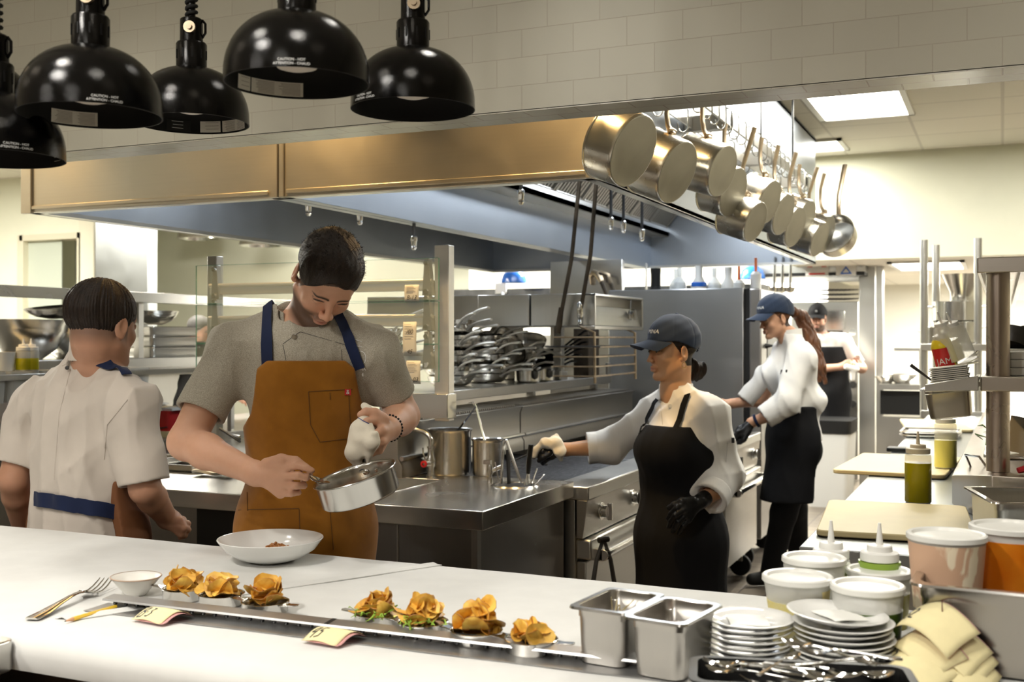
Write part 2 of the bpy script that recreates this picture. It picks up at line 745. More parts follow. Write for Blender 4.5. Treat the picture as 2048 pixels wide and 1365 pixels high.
CASTI = pmat('brass_hardware', (.50, .40, .28), .35, 1, noise=.2)
DARKST = pmat('dark_steel', (.10, .10, .10), .35, .9, noise=.3, nscale=8)
BLACKM = pmat('black_enamel', (.003, .0028, .0026), .15, 0, .28, bump=.12, bscale=700, rnoise=.04, nscale=30)
BLACKIN = pmat('black_matt_enamel', (.006, .006, .006), .6, 0, .3)
BLACKP = pmat('black_plastic', (.012, .012, .012), .45, 0, .4, bump=.05)
BLACKR = pmat('black_rubber', (.015, .015, .015), .7, 0, .3)
WHITEP = pmat('white_plastic', (.78, .78, .75), .4, 0, .4)
PORC = pmat('white_porcelain', (.82, .82, .80), .12, 0, .5, coat=.4)
CERAM = pmat('cream_ceramic', (.80, .78, .73), .3, 0, .5, noise=.04)
LINEN = clothmat('white_table_linen', (.70, .70, .68), weave=1400, bump=.12, mottle=.02, fold=.18, fscale=3.2)
CREAM = pmat('cream_wall_paint', (.78, .75, .60), .6, noise=.04, nscale=3)
CREAMB = pmat('pale_cream_paint', (.86, .87, .72), .6, noise=.03, nscale=3)
WHITEW = pmat('white_wall_paint', (.86, .86, .80), .6, noise=.02, nscale=4)
LIGHTP = pmat('lit_diffuser', (1, 1, 1), .4, emis=(1.0, .95, .84), estr=9)
DOWNM = pmat('lit_lamp_lens', (1, 1, 1), .4, emis=(1.0, .86, .68), estr=30)
HOODL = pmat('lit_hood_lens', (1, 1, 1), .4, emis=(.88, .94, 1.0), estr=8)
TILEX = tilemat('white_subway_tile', (.53, .51, .42), (.47, .43, .35), .152, .0775, ('x', 'z'), .42, .025, mortar=.0013, bump=.5)
TILES = tilemat('white_soffit_tile', (.53, .51, .42), (.40, .36, .30), .152, .076, ('x', 'y'), .22, .03, mortar=.0022, bump=.6)
CEILM = tilemat('ceiling_tile', (.80, .78, .70), (.62, .60, .54), .61, .61, ('x', 'y'), .8, .01, offset=0, mortar=.012, bump=.4)
FLOORM = tilemat('quarry_tile', (.25, .21, .165), (.13, .11, .10), .155, .155, ('x', 'y'), .45, .15, offset=0, mortar=.006, bump=.5)
GLASS = pmat('clear_glass', (.80, .95, .88), .04, 0, .5, alpha=.10)
GLASSE = pmat('green_glass_edge', (.10, .38, .30), .15, 0, .5, alpha=.75)
TRANSP = pmat('translucent_plastic', (.88, .88, .84), .3, 0, .5, alpha=.42)
LIDP = pmat('translucent_lid_plastic', (.86, .86, .82), .28, 0, .5, alpha=.85, bump=.04, bscale=60)
BOARD = pmat('cream_cutting_board', (.80, .68, .38), .5, noise=.03, nscale=12, bump=.1, bscale=300)
PAPERY = pmat('yellow_ticket_paper', (.82, .73, .42), .8, noise=.03, nscale=50)
PAPERP = pmat('pink_ticket_paper', (.72, .38, .36), .8)
PAPERW = pmat('white_paper', (.82, .78, .70), .8, noise=.02)
PAPERT = pmat('pale_receipt_paper', (.82, .80, .72), .8, noise=.02)
INK = pmat('black_ink', (.02, .02, .025), .6)
INKG = pmat('grey_print', (.35, .31, .27), .7)
INKW = pmat('white_print', (.8, .8, .78), .5)
REDP = pmat('red_plastic', (.60, .03, .03), .35)
REDC = pmat('red_cloth', (.62, .03, .04), .7)
BLUEP = pmat('blue_enamel', (.02, .14, .60), .25, coat=.3)
ORNG = pmat('orange_plastic', (.75, .18, .05), .4)
GREASE = pmat('greasy_dark_steel', (.06, .045, .03), .5, .6, noise=.6, nscale=9, rnoise=.15)
GRIDDLE = pmat('black_griddle', (.022, .023, .028), .5, 0, .35, noise=.5, nscale=10, rnoise=.15, stretch=(6, 1, 1))

# ------------------------------------------------------------------ the room
B = MB().box((-13, -5, -.05), (5, 15, 0))
struct('floor', B, FLOORM)
B = MB().box((-13, -5, CEIL), (5, 10.0, CEIL + .05)).box((-13, 10.0, CEIL), (-1.75, 15, CEIL + .05))
struct('ceiling', B, CEILM)
B = MB().box((-1.75, 9.98, LOW), (5, 15, LOW + .05))
struct('ceiling_low', B, CEILM)
# tiled header over the pass
HY0, HY1, HZ = 2.81, 2.96, 2.10
B = MB().box((-12.9, HY0, HZ + .001), (4.9, HY1, CEIL))
struct('wall_header', B, TILEX)
B = MB().box((-12.9, HY0, HZ - .002), (4.9, HY1, HZ + .003))
struct('trim_1', B, TILES)
# bulkhead at the far right and its return
B = MB().box((-1.75, 9.88, LOW), (5, 9.98, CEIL))
struct('wall_bulkhead', B, CREAMB)
B = MB().box((-1.80, 9.98, LOW), (-1.75, 15, CEIL))
struct('wall_bulkhead_return', B, CREAMB)
B = MB().box((-13, 14.9, 0), (5, 15, CEIL))
struct('wall_rear', B, WHITEW)
B = MB().box((-13, -5, 0), (5, -4.9, CEIL))
struct('wall_dining', B, pmat('dining_wall_paint', (.32, .27, .20), .6, noise=.1, nscale=2))
B = MB().box((4.9, -5, 0), (5, 15, CEIL))
struct('wall_right', B, CREAM)
B = MB().box((-13, -5, 0), (-12.9, 15, CEIL))
struct('wall_left', B, CREAMB)
# partition far left with a window into the corridor
PYL = 8.0

def wx(px):
	return PY(px, 600, PYL).x

def wz(px, py):
	return PY(px, py, PYL).z

wl, wr = wx(38), wx(164)
wt, wb = wz(100, 468), wz(100, 655)
B = MB()
B.box((-12.9, PYL, 0), (wl, PYL + .12, CEIL))
B.box((wl, PYL, wt), (wr, PYL + .12, CEIL))
B.box((wl, PYL, 0), (wr, PYL + .12, wb))
B.box((wr, PYL, 0), (wx(190), PYL + .12, CEIL))
struct('wall_partition', B, CREAMB)
B = MB()
for a, b_, c, d in ((wl, wb, wl + .07, wt), (wr - .05, wb, wr, wt), (wl, wb - .03, wr, wb + .05), (wl + .02, wt - .06, wr, wt)):
	B.box((a, PYL - .02, b_), (c, PYL + .14, d))
w1 = struct('window_1', B, pmat('cream_window_trim', (.74, .70, .55), .5), .004)
B = MB().box((wl + .07, PYL + .05, wb + .05), (wl + (wr - wl) * .62, PYL + .06, wt - .06))
obj('pane', B, pmat('misted_glass', (.70, .76, .66), .35, 0, .5, alpha=.75), w1)
B = MB().box((wl + (wr - wl) * .62, PYL + .25, wb - .3), (wr + .4, PYL + .30, wt + .02))
door = struct('door_1', B, steel('door_steel', (.62, .64, .66), .3, 2, .05, .2))
B = MB().box((wl + (wr - wl) * .62, PYL + .22, wb - .3), (wl + (wr - wl) * .62 + .1, PYL + .33, wt + .05)).box((wl + (wr - wl) * .62 + .1, PYL + .22, wt - .06), (wr + .4, PYL + .33, wt + .05))
obj('door_frame', B, STZ, door)
B = MB().box((-12.9, PYL + 2.2, 0), (-5, PYL + 2.3, CEIL))
struct('wall_corridor', B, CREAMB)
B = MB().box((wx(164) - .02, PYL - .02, 0), (wx(190), PYL + .14, CEIL))
struct('trim_2', B, pmat('cream_column_paint', (.84, .81, .66), .6))
# steel clad column beside it
cl, cr_ = PY(190, 600, 7.6).x, PY(296, 600, 7.6).x
B = MB().box((cl, 7.6, 0), (cr_, 7.72, CEIL))
struct('column_1', B, steel('column_cladding', (.50, .52, .53), .32, 2, .06, .12, .02), .006)
# middle back wall seen under the hood: pale, then bright room
B = MB().box((cr_ - .1, 12.4, 0), (-1.75, 12.5, CEIL))
struct('wall_middle', B, WHITEW)
B = MB().box((cr_ + .5, 12.36, 2.28), (cr_ + .56, 12.41, 2.62))
single('wall_notice', B, pmat('ochre_card', (.75, .48, .16), .6), 'small ochre card on the pale far wall beside the steel column', 'notice')

# ------------------------------------------------------------------ ceiling lamps (fixtures)
for i, (x, y, w, h, p) in enumerate(PANELS + LOWPANELS):
	z = CEIL if i < len(PANELS) else LOW
	wh = ['over the right aisle near the pot rack', 'over the right aisle nearer the tiled header', 'small and far down the right aisle', 'above the right prep counter', 'far right above the prep line', 'over the far left line', 'over the far left line farther back',
          'leftmost of the far kitchen', 'in the pale room behind the hood', 'in the far left room', 'in the low ceiling behind the bulkhead', 'farther right in the low ceiling', 'left in the low ceiling behind the ovens'][i]
	t = thing('ceiling_light', 'square lit ceiling panel ' + wh, 'light', (x, y, z), 0, 'fluorescent ceiling panels')
	B = MB()
	for a in (-1, 1):
		B.box((a * w / 2 - .02, -h / 2 - .02, -.02), (a * w / 2 + .02, h / 2 + .02, 0))
		B.box((-w / 2 - .02, a * h / 2 - .02, -.02), (w / 2 + .02, a * h / 2 + .02, 0))
	obj('frame', B, WHITEP, t)
	obj('diffuser', MB().box((-w / 2, -h / 2, -.008), (w / 2, h / 2, -.002)), LIGHTP, t)
for i, (x, y) in enumerate(DOWN):
	if y < 2:
		t = thing('downlight', 'round recessed downlight in the dining room ceiling', 'light', (x, y, CEIL), 0, 'dining room downlights')
		obj('trim_ring', MB().lathe([(.055, -.002), (.085, -.006), (.085, 0), (.055, 0)], 20), WHITEP, t)
		obj('lens', MB().lathe([(0, -.004), (.055, -.004)], 20), DOWNM, t)

# ------------------------------------------------------------------ exhaust hood: two shells back to back
HL, HM, HR = -4.14, -2.725, -1.34
HF, HB, HH0 = 3.77, 8.9, 2.05

def hood(x0, x1, label, mir, group='exhaust hood shells'):
	t = thing('exhaust_hood', label, 'hood', ((x0 + x1) / 2, (HF + HB) / 2, HH0), 0, group)
	t['group'] = group
	k = .006
	B = MB()
	B.box((x0, HF, HH0), (x1, HF + .02, CEIL - .01))
	B.box((x0 + .04, HF - .008, HH0 + .012), (x1 - .04, HF - .001, HH0 + .03))
	obj('front_panel', B, HOODM, t, None, .003, True)
	B = MB()
	outer = x1 if not mir else x0
	s = -1 if not mir else 1
	B.box((min(outer, outer + s * .02), HF + .02, HH0), (max(outer, outer + s * .02), HB, CEIL - .01))
	obj('side_panel', B, HOODIN, t, None, .002, True)
	B = MB().box((x0, HB - .02, HH0), (x1, HB, CEIL - .01))
	obj('end_panel', B, HOODIN, t, None, .002, True)
	# inner lip all round the mouth
	B = MB()
	B.box((x0, HF + .02, HH0), (x1, HF + .07, HH0 + .02))
	B.box((min(outer, outer + s * .06), HF + .02, HH0), (max(outer, outer + s * .06), HB, HH0 + .02))
	B.box((x0, HB - .07, HH0), (x1, HB, HH0 + .02))
	obj('inner_lip', B, STY, t, None, 0, True)
	# middle partition with gutter, filter bank above
	inner = x0 if not mir else x1
	q = 1 if not mir else -1
	B = MB()
	B.box((min(inner, inner + q * .05), HF + .02, HH0), (max(inner, inner + q * .05), HB - .02, HH0 + .30))
	obj('partition', B, HOODIN, t, None, .002, True)
	B = MB()
	B.box((min(inner + q * .05, inner + q * .20), HF + .02, HH0 + .26), (max(inner + q * .05, inner + q * .20), HB - .02, HH0 + .30))
	B.box((min(inner + q * .19, inner + q * .20), HF + .02, HH0 + .26), (max(inner + q * .19, inner + q * .20), HB - .02, HH0 + .34))
	obj('gutter', B, STY, t, None, .002, True)
	nf = 10
	L = (HB - HF - .1) / nf
	for i in range(nf):
		y0 = HF + .05 + i * L
		F = MB()
		xa, za, xb, zb = inner + q * .17, HH0 + .32, inner + q * .62, HH0 + .88
		d = Vector((xb - xa, 0, zb - za)).normalized()
		M = frame((xa, y0, za), (0, 1, 0), d)
		Lh = math.hypot(xb - xa, zb - za)
		F.box((0, 0, -.02), (L - .01, .03, .02), M).box((0, Lh - .03, -.02), (L - .01, Lh, .02), M).box((0, 0, -.02), (.02, Lh, .02), M).box((L - .03, 0, -.02), (L - .01, Lh, .02), M)
		ns = 9
		for k in range(ns):
			u = .03 + (L - .07) * k / ns
			F.box((u, .02, -.012), (u + (L - .07) / ns * .55, Lh - .02, .012), M)
		f = obj('baffle_filter', F, FILT, t, None, 0, True)
	B = MB().box((x0, HF + .02, CEIL - .04), (x1, HB, CEIL - .02))
	obj('top_panel', B, HOODIN, t, None, 0, True)
	return t

hr = hood(HM + .004, HR, 'right half of the steel exhaust hood, warm reflections on its front panel', False)
hl = hood(HL, HM - .004, 'left half of the steel exhaust hood with a worn corner', True)
obj('corner_cap', MB().box((HL - .012, HF - .012, HH0 - .004), (HL + .05, HF + .01, CEIL - .3)), HOODM, hl, None, .002, True)
obj('seam_strip', MB().box((HM + .02, HF - .010, HH0), (HM + .034, HF, CEIL - .3)), HOODM, hr, None, .002, True)
for i, (x, y) in enumerate(HOODLAMPS):
	hp = hr if x > HM else hl
	lm = obj('hood_lamp', MB().box((x - .16, y - .30, 2.66), (x + .16, y + .30, 2.99)), STY, hp, None, .005, True, label='lit lamp box')
	obj('lens', MB().box((x - .12, y - .26, 2.64), (x + .12, y + .26, 2.66)), HOODL, lm, None, .005, True)

# suppression nozzles on drop pipes
NZ = [(1042, 368, 410, 4.5, 'beside the filter bank'), (828, 455, 500, 4.9, 'above the glass ticket shelf'), (720, 430, 450, 4.6, 'right of the tall cook, short'), (617, 415, 432, 4.3, 'above the tall cook, short'),
      (1222, 392, 460, 5.9, 'left of three below the pots'), (1247, 396, 466, 6.1, 'middle of three below the pots'), (1284, 405, 482, 6.3, 'right of three below the pots')]
for px, y0, y1, X, w in NZ:
	a, b_ = PY(px, y1, X), PY(px, y0, X)
	top = CEIL - .045 if y1 - y0 > 30 or True else 0
	t = thing('fire_nozzle', 'fire suppression nozzle on a thin drop pipe, ' + w, 'nozzle', a, 0, 'fire suppression nozzles in the hood')
	obj('drop_pipe', MB().cyl(.009, .05, top - a.z, 8), DARKST, t)
	obj('nozzle_head', MB().lathe([(0, 0), (.008, 0), (.014, .012), (.010, .018), (.014, .024), (.014, .04), (.017, .045), (.017, .065), (.010, .07), (0, .07)], 12), CHROME, t)

# ------------------------------------------------------------------ steel chef's station behind the tall cook
SX, SY0, SY1, SZ = -1.535, 3.225, 4.05, .91
t = thing('steel_counter', 'stainless steel counter with a sink behind the cook in the orange apron', 'counter', (-2.9, 3.6, 0))
B = MB()
# top with an opening for the sink (x -2.72..-2.12)
sx0, sx1, sy0, sy1 = -2.52, -2.02, 3.50, 3.88
B.box((-4.0, SY0, SZ - .055), (sx0, SY1, SZ))
B.box((sx1, SY0, SZ - .055), (SX, SY1, SZ))
B.box((sx0, SY0, SZ - .055), (sx1, sy0, SZ))
B.box((sx0, sy1, SZ - .055), (sx1, SY1, SZ))
obj('worktop', B, ST, t, None, 0, True)
B = MB().box((-4.0, SY0 - .004, SZ - .062), (SX + .004, SY0 + .004, SZ + .001)).box((SX - .004, SY0 - .004, SZ - .062), (SX + .004, SY1, SZ + .001))
obj('rolled_edge', B, STB, t, None, .003, True)
B = MB()
B.box((sx0 + .01, sy0 + .01, SZ - .20), (sx1 - .01, sy1 - .01, SZ - .19))
for a in ((sx0, sy0, sx1, sy0 + .01), (sx0, sy1 - .01, sx1, sy1), (sx0, sy0, sx0 + .01, sy1), (sx1 - .01, sy0, sx1, sy1)):
	B.box((a[0], a[1], SZ - .20), (a[2], a[3], SZ + .003))
obj('sink_basin', B, STB, t, None, .002, True)
B = MB().box((-3.98, SY0 + .03, .12), (SX - .03, SY1 - .02, SZ - .056))
obj('body', B, STDZ, t, None, .003, True)
B = MB().box((SX - .33, SY0 + .024, .12), (SX - .325, SY0 + .03, SZ - .07)).box((SX - .05, SY0 + .022, .12), (SX - .028, SY0 + .05, SZ - .06))
pieces('front_seam', B, STZ, t, 0, True)
B = MB()
for x in (-3.9, -2.8, SX - .1):
	for y in (SY0 + .1, SY1 - .1):
		B.cyl(.025, 0, .13, 12, Matrix.Translation((x, y, 0)))
pieces('foot', B, STZ, t, 0, True)
# black control unit in its front, left of the cook
pa, pb = PY(388, 1010, SY0), PY(450, 1085, SY0)
B = MB().box((pa.x, SY0 + .012, .30), (pa.x + .42, SY0 + .028, .86))
dr = obj('refrigerated_drawer_front', B, BLACKP, t, None, .004, True)
B = MB()
for k in range(7):
	B.box((pa.x + .02, SY0 + .006, .36 + k * .05), (pa.x + .40, SY0 + .012, .37 + k * .05))
obj('grille', B, DARKST, t, None, 0, True)

# ------------------------------------------------------------------ range line to the right of the station

def knob(par, p, s=1.0):
	K = MB()
	M = frame(p, (0, 1, 0), (0, 0, 1))
	K.cyl(.036 * s, 0, .008, 24, M).cyl(.026 * s, .008, .03 * s, 20, M).box((-.006, -.034 * s, .03 * s), (.006, .034 * s, .05 * s), M)
	return obj('knob', K, CHROME, par, None, .001, True)

def rangeunit(name, label, x1, y0, y1, z, knobs, griddle, cat='range', handle_z=.62, casters=False):
	t = thing(name, label, cat, (x1 - .45, (y0 + y1) / 2, 0), 0, 'ranges of the cooking line')
	B = MB().box((x1 - .90, y0 + .003, z - .04), (x1 - .13, y1 - .003, z))
	obj('cooktop', B, GRIDDLE if griddle else DARKST, t, None, .003, True)
	B = MB().box((x1 - .135, y0 + .003, z - .05), (x1 + .03, y1 - .003, z + .004))
	obj('front_ledge', B, STY, t, None, .006, True)
	B = MB()
	M = Matrix.Identity(4)
	B.loft([[(x1 - .02, yy, z - .05), (x1 + .025, yy, z - .05), (x1 + .005, yy, z - .20), (x1 - .02, yy, z - .20)] for yy in (y0 + .004, y1 - .004)])
	obj('control_panel', B, STD, t, None, .002, True, fix=True)
	for ky in knobs:
		knob(t, (x1 + .018, ky, z - .115))
	B = MB().box((x1 - .88, y0 + .01, .16), (x1 - .03, y1 - .01, z - .05))
	obj('body', B, STD, t, None, .002, True)
	B = MB().box((x1 - .03, y0 + .02, z - .285), (x1 + .035, y1 - .02, z - .205))
	obj('flue_trim', B, STY, t, None, .008, True)
	B = MB().box((x1 - .03, y0 + .03, .2), (x1 + .01, y1 - .03, z - .295))
	dd = obj('oven_door', B, STD, t, None, .004, True)
	B = MB().tube([(x1 + .075, y0 + .06, handle_z), (x1 + .075, y1 - .06, handle_z)], .019, 16)
	obj('handle', B, STB, dd, None, 0, True)
	B = MB()
	for yy in (y0 + .06, y1 - .06):
		B.box((x1 - .005, yy - .02, handle_z - .024), (x1 + .075, yy + .02, handle_z + .024))
		B.tube([(x1 + .075, yy - .02, handle_z), (x1 + .075, yy + .02, handle_z)], .024, 16)
	pieces('handle_bracket', B, STB, dd, .003, True)
	B = MB()
	for xx in (x1 - .8, x1 - .08):
		for yy in (y0 + .08, y1 - .08):
			if casters:
				B.tube([(xx, yy - .02, .07), (xx, yy + .02, .07)], .065, 20)
			else:
				B.cyl(.025, 0, .17, 12, Matrix.Translation((xx, yy, 0)))
	if casters:
		pieces('caster_wheel', B, BLACKR, t, .004, True)
		B = MB()
		for xx in (x1 - .8, x1 - .08):
			for yy in (y0 + .08, y1 - .08):
				B.box((xx - .02, yy - .04, .1), (xx + .02, yy + .04, .17))
		pieces('caster_bracket', B, STY, t, .003, True)
	else:
		pieces('foot', B, STZ, t, 0, True)
	return t

RX = -1.505
r1 = rangeunit('griddle_range', 'griddle range with a black plate and knobs, next to the steel counter corner', RX, 4.06, 5.10, .885, [4.24, 4.66], True)
r2 = rangeunit('gas_range', 'range with oven behind the cook in the black apron', RX, 5.11, 5.98, .885, [5.3, 5.6], False, casters=True)
r3 = rangeunit('fryer_range', 'pale steel range on black casters between the two women', -1.40, 6.0, 6.90, .885, [6.2, 6.72], False, casters=True)

# tongs hanging on the oven handle
tp = PX(1207, 1047, RX + .075)
t = thing('tongs', 'steel tongs hanging over the oven door handle beside the black apron', 'tongs', (RX + .075, tp.y, .66))
for sgn, nm in ((-1, 'arm'), (1, 'arm')):
	pts = [(0.0 + .002 * sgn, 0, .02), (.022 * sgn, .02 * sgn, -.06), (.030 * sgn, .045 * sgn, -.16), (.034 * sgn, .06 * sgn, -.26), (.03 * sgn, .062 * sgn, -.31)]
	obj(nm, MB().tube(pts, [.007, .009, .010, .008, .011], 6, None, False, (1, .45)), DARKST, t)
obj('hinge', MB().tube([(-.012, -.02, .02), (.012, .02, .02)], .012, 10), DARKST, t)

# ------------------------------------------------------------------ backguard with grated ledge
BX, BZ = -2.20, 1.13
t = thing('backguard', 'stained steel backguard with a grated vent ledge behind the griddle', 'backguard', (-2.3, 4.9, .885))
for y0, y1 in ((3.84, 5.06), (5.075, 6.9)):
	B = MB().loft([[(BX - .30, yy, .912), (BX + .02, yy, .912), (BX + .02, yy, .96), (BX + .0, yy, .99), (BX, yy, BZ - .03), (BX + .012, yy, BZ), (BX - .30, yy, BZ)] for yy in (y0, y1)])
	obj('riser_panel', B, STD, t, None, .002, True, fix=True)
	B = MB().box((BX - .26, y0 + .02, BZ + .0005), (BX - .012, y1 - .02, BZ + .002))
	g = obj('vent_grate', B, GREASE, t, None, 0, True)
	B = MB()
	n = int((y1 - y0) / .022)
	for k in range(n):
		yy = y0 + .02 + (y1 - y0 - .04) * k / n
		B.box((BX - .25, yy, BZ), (BX - .015, yy + .009, BZ + .010))
	for k in range(5):
		B.box((BX - .25 + k * .055, y0 + .02, BZ), (BX - .244 + k * .055, y1 - .02, BZ + .011))
	o = obj('grate_bars', B, STD, t, None, 0, True)
	B = MB().tube([(BX + .018, y0, .99), (BX + .018, y1, .99)], .010, 8)
	obj('bead', B, STB, t, None, 0, True)

# ------------------------------------------------------------------ riser shelf carrying the pans
t = thing('pan_shelf', 'long steel shelf above the backguard, loaded with saute pans', 'shelf', (-2.6, 5.5, 1.222))
B = MB().box((-3.05, 4.25, 1.207), (-2.34, 6.88, 1.222))
obj('shelf_board', B, STY, t, None, .002, True)
B = MB().box((-2.35, 4.2, 1.178), (-2.335, 6.88, 1.225))
obj('front_lip', B, STY, t, None, .003, True)
B = MB()
for y in (4.35, 5.75, 6.8):
	B.box((-2.46, y, 1.143), (-2.42, y + .04, 1.206))
pieces('shelf_leg', B, STZ, t, 0, True)
B = MB().box((-2.36, 6.82, 1.226), (-2.34, 6.88, 1.31)).box((-2.36, 6.0, 1.226), (-2.345, 6.1, 1.275))
pieces('end_bracket', B, STY, t, .002, True)

# second (left) cooking line body behind, so the gap is not empty
t = thing('left_range_line', 'dark steel cooking line on the far side of the pan shelf', 'range', (-3.5, 5.5, 0))
obj('body', MB().box((-4.0, 4.08, .1), (-2.98, 6.9, .88)), STD, t, None, .004, True)
obj('cooktop', MB().box((-3.98, 4.1, .88), (-2.98, 6.88, .90)), DARKST, t, None, .002, True)

# ------------------------------------------------------------------ salamander bridge
t = thing('salamander_broiler', 'long steel salamander broiler bridging above the pans', 'broiler', (-2.6, 5.7, 1.54))
zz0, zz1 = 1.535, 1.70
for x0, x1, dy in ((-3.25, -2.56, 0), (-2.555, -2.26, -.012), (-2.255, -1.97, 0)):
	B = MB().box((x0, 5.33 + dy, zz0), (x1, 6.14, zz1))
	obj('front_box', B, STZ, t, None, .003, True)
B = MB()
B.box((-1.968, 5.33, zz1 - .012), (-1.90, 6.16, zz1))
B.box((-1.968, 5.33, zz0 - .02), (-1.90, 6.16, zz0))
B.box((-1.968, 5.33, zz0), (-1.90, 5.345, zz1))
B.box((-1.968, 6.14, zz0), (-1.90, 6.16, zz1))
B.loft([[(-1.965, y, zz0), (-1.91, y, zz0), (-1.945, y, zz1 - .06), (-1.965, y, zz1 - .06)] for y in (5.345, 6.14)])
obj('control_box', B, STY, t, None, .003, True, fix=True)
knob(t, (-1.925, 5.98, 1.60), .8)
B = MB()
for x in (-3.02, -2.42):
	B.box((x, 6.06, 1.223), (x + .05, 6.11, zz0))
B.box((PY(1002, 600, 6.08).x, 6.08, 1.223), (PY(1046, 600, 6.08).x, 6.09, zz0))
pieces('support_post', B, STZ, t, .002, True)
B = MB().box((-2.46, 6.5, 1.223), (-2.36, 6.7, 1.53))
obj('scorched_panel', B, GREASE, t, None, .003, True)
# guide racks hanging under its end
B = MB()
for y in (5.30, 5.98):
	B.tube([(-1.97, y, 1.53), (-1.90, y + .02, 1.50), (-1.90, y + .03, 1.24)], .007, 8)
for k, z in enumerate((1.475, 1.425, 1.375, 1.325, 1.275)):
	B.tube([(-1.90, 5.31, z), (-1.90, 6.0, z)], .0055, 6)
	B.tube([(-2.12, 5.31, z), (-1.90, 5.31, z)], .0045, 6)
obj('wire_guide_rack', B, CASTI, t, None, 0, True)
B = MB()
for k in range(12):
	x = -2.14 + k * .02
	B.tube([(x, 5.32, 1.425), (x, 5.98, 1.425)], .004, 6)
B.tube([(-2.16, 5.3, 1.427), (-1.86, 5.3, 1.427)], .010, 6, None, False, (.5, 1))
obj('grill_shelf', B, DARKST, t, None, 0, True)

# two long dark gas pipes hanging down to the broiler
for (xa, ya, xb, yb, w) in ((1157, 360, 1118, 650, 'left'), (1190, 366, 1160, 628, 'right')):
	a, b_ = PY(xa, ya, 5.25), PY(xb, yb, 5.25)
	t = thing('hanging_tool', w + ' one of two long dark iron rods hanging from the hood before the broiler', 'rod', b_, 0, 'iron rods hanging before the broiler')
	dd = a - b_
	a2 = b_ + dd * 1.25
	mid = b_ + dd * .45 + Vector((.02, 0, 0))
	obj('rod', MB().tube([b_, mid, a2], .011, 8), GREASE, t, None, 0, True)
	if w == 'right':
		K = MB().lathe([(0, -.06), (.010, -.06), (.013, -.05), (.009, -.045), (.013, -.04), (.009, -.03), (.013, -.02), (.016, -.01), (.016, .05), (.01, .06), (0, .06)], 12)
		obj('brass_valve_tip', K, CHROME, t)
	else:
		obj('handle_tip', MB().tube([b_ + dd * .12, b_, b_ - dd * .06], [.014, .018, .012], 8), GREASE, t, None, 0, True)

# ------------------------------------------------------------------ tall double oven beyond
OX = -1.50
t = thing('combi_oven', 'tall stainless oven with a broad smooth side, behind the cook in the cap', 'oven', (-1.95, 7.45, 0))
obj('cabinet', MB().box((-2.40, 7.0, .16), (OX, 7.9, 1.79)), steel('oven_side', (.42, .43, .44), .34, 0, .08, .04, .01), t, None, .006, True)
obj('door_gap', MB().box((OX, 7.02, .2), (OX + .035, 7.88, 1.785)), BLACKR, t, None, 0, True)
dd = obj('door', MB().box((OX + .035, 7.01, .2), (OX + .11, 7.89, 1.785)), STDZ, t, None, .008, True)
obj('door_glass', MB().box((OX + .111, 7.2, .5), (OX + .114, 7.8, 1.6)), DARKST, dd, None, 0, True)
hb = MB().tube([(OX + .11, 7.16, 1.42), (OX + .17, 7.16, 1.42), (OX + .17, 7.16, 1.0), (OX + .11, 7.16, 1.0)], .018, 8)
obj('handle', hb, BLACKP, dd, None, 0, True)
B = MB()
for x in (-2.3, OX - .03):
	for y in (7.1, 7.8):
		B.tube([(x, y - .02, .075), (x, y + .02, .075)], .075, 20)
pieces('caster_wheel', B, BLACKR, t, .004, True)
B = MB()
for x in (-2.3, OX - .03):
	for y in (7.1, 7.8):
		B.box((x - .03, y - .045, .10), (x + .03, y + .045, .165))
pieces('caster_bracket', B, STY, t, .003, True)
# splash wall with pot filler
B = MB().box((PY(1100, 560, 7.35).x, 7.35, .0), (-2.42, 7.40, 2.02)).box((-2.43, 7.92, 1.5), (PY(1292, 560, 7.92).x, 7.96, 2.03))
single('splash_panel', B, STB, 'upright polished steel panel with a warm glare behind the salamander', 'panel', (0, 0, 0), None, .003)
a = PY(1186, 560, 7.35)
t = thing('pot_filler', 'old dark pot filler tap on the polished steel panel', 'tap', a)
B = MB().tube([(0, 0, -.03), (0, -.02, .03), (.03, -.06, .05), (.07, -.09, .03), (.10, -.10, -.02)], [.02, .022, .02, .024, .018], 10)
obj('tap_body', B, CASTI, t)
B = MB().tube([(.06, -.09, .03), (.10, -.10, -.03), (.13, -.10, -.10), (.16, -.10, -.16)], [.016, .014, .013, .016], 8).tube([(.08, -.1, .04), (.14, -.12, .02), (.15, -.12, -.03)], .009, 6)
obj('tap_arm', B, GREASE, t)

# ------------------------------------------------------------------ the pass: long table under white linen
TZ = .91
TY0, TY1 = 1.54, 2.413
t = thing('pass_table', 'long serving table covered in white linen running across the foreground', 'table', (-1.8, 1.98, 0))

def slab_ring(y0, y1, z0, z1, r, x, rr=rnd):
	pts = []
	for cy, cz, a in ((y0 + r, z0 + r, 180), (y1 - r * .4, z0 + r * .4, 270), (y1 - r * .4, z1 - r * .4, 0), (y0 + r, z1 - r, 90)):
		q = r if cy < (y0 + y1) / 2 else r * .4
		for k in range(6):
			an = math.radians(a + 90 * k / 5)
			pts.append((x, cy + q * math.cos(an), cz + q * math.sin(an)))
	return pts

rings = []
for i in range(141):
	x = -5.2 + 5.9 * i / 140
	w = .0025 * math.sin(x * 7.1) + .002 * math.sin(x * 17.3 + 1)
	rings.append(slab_ring(TY0 - .004 + w, TY1 + w * .8, TZ - .062 + w, TZ, .022, x))
obj('linen_cover', MB().loft(rings), LINEN, t, None, 0, True, angle=60)
# a second cloth laid over the right part, its edge shows as a line
p0, p1 = PZ(-60, 1256, TZ), PZ(446, 1110, TZ)
dirv = (p1 - p0)

def xline(y):
	return p0.x + dirv.x * (y - p0.y) / dirv.y

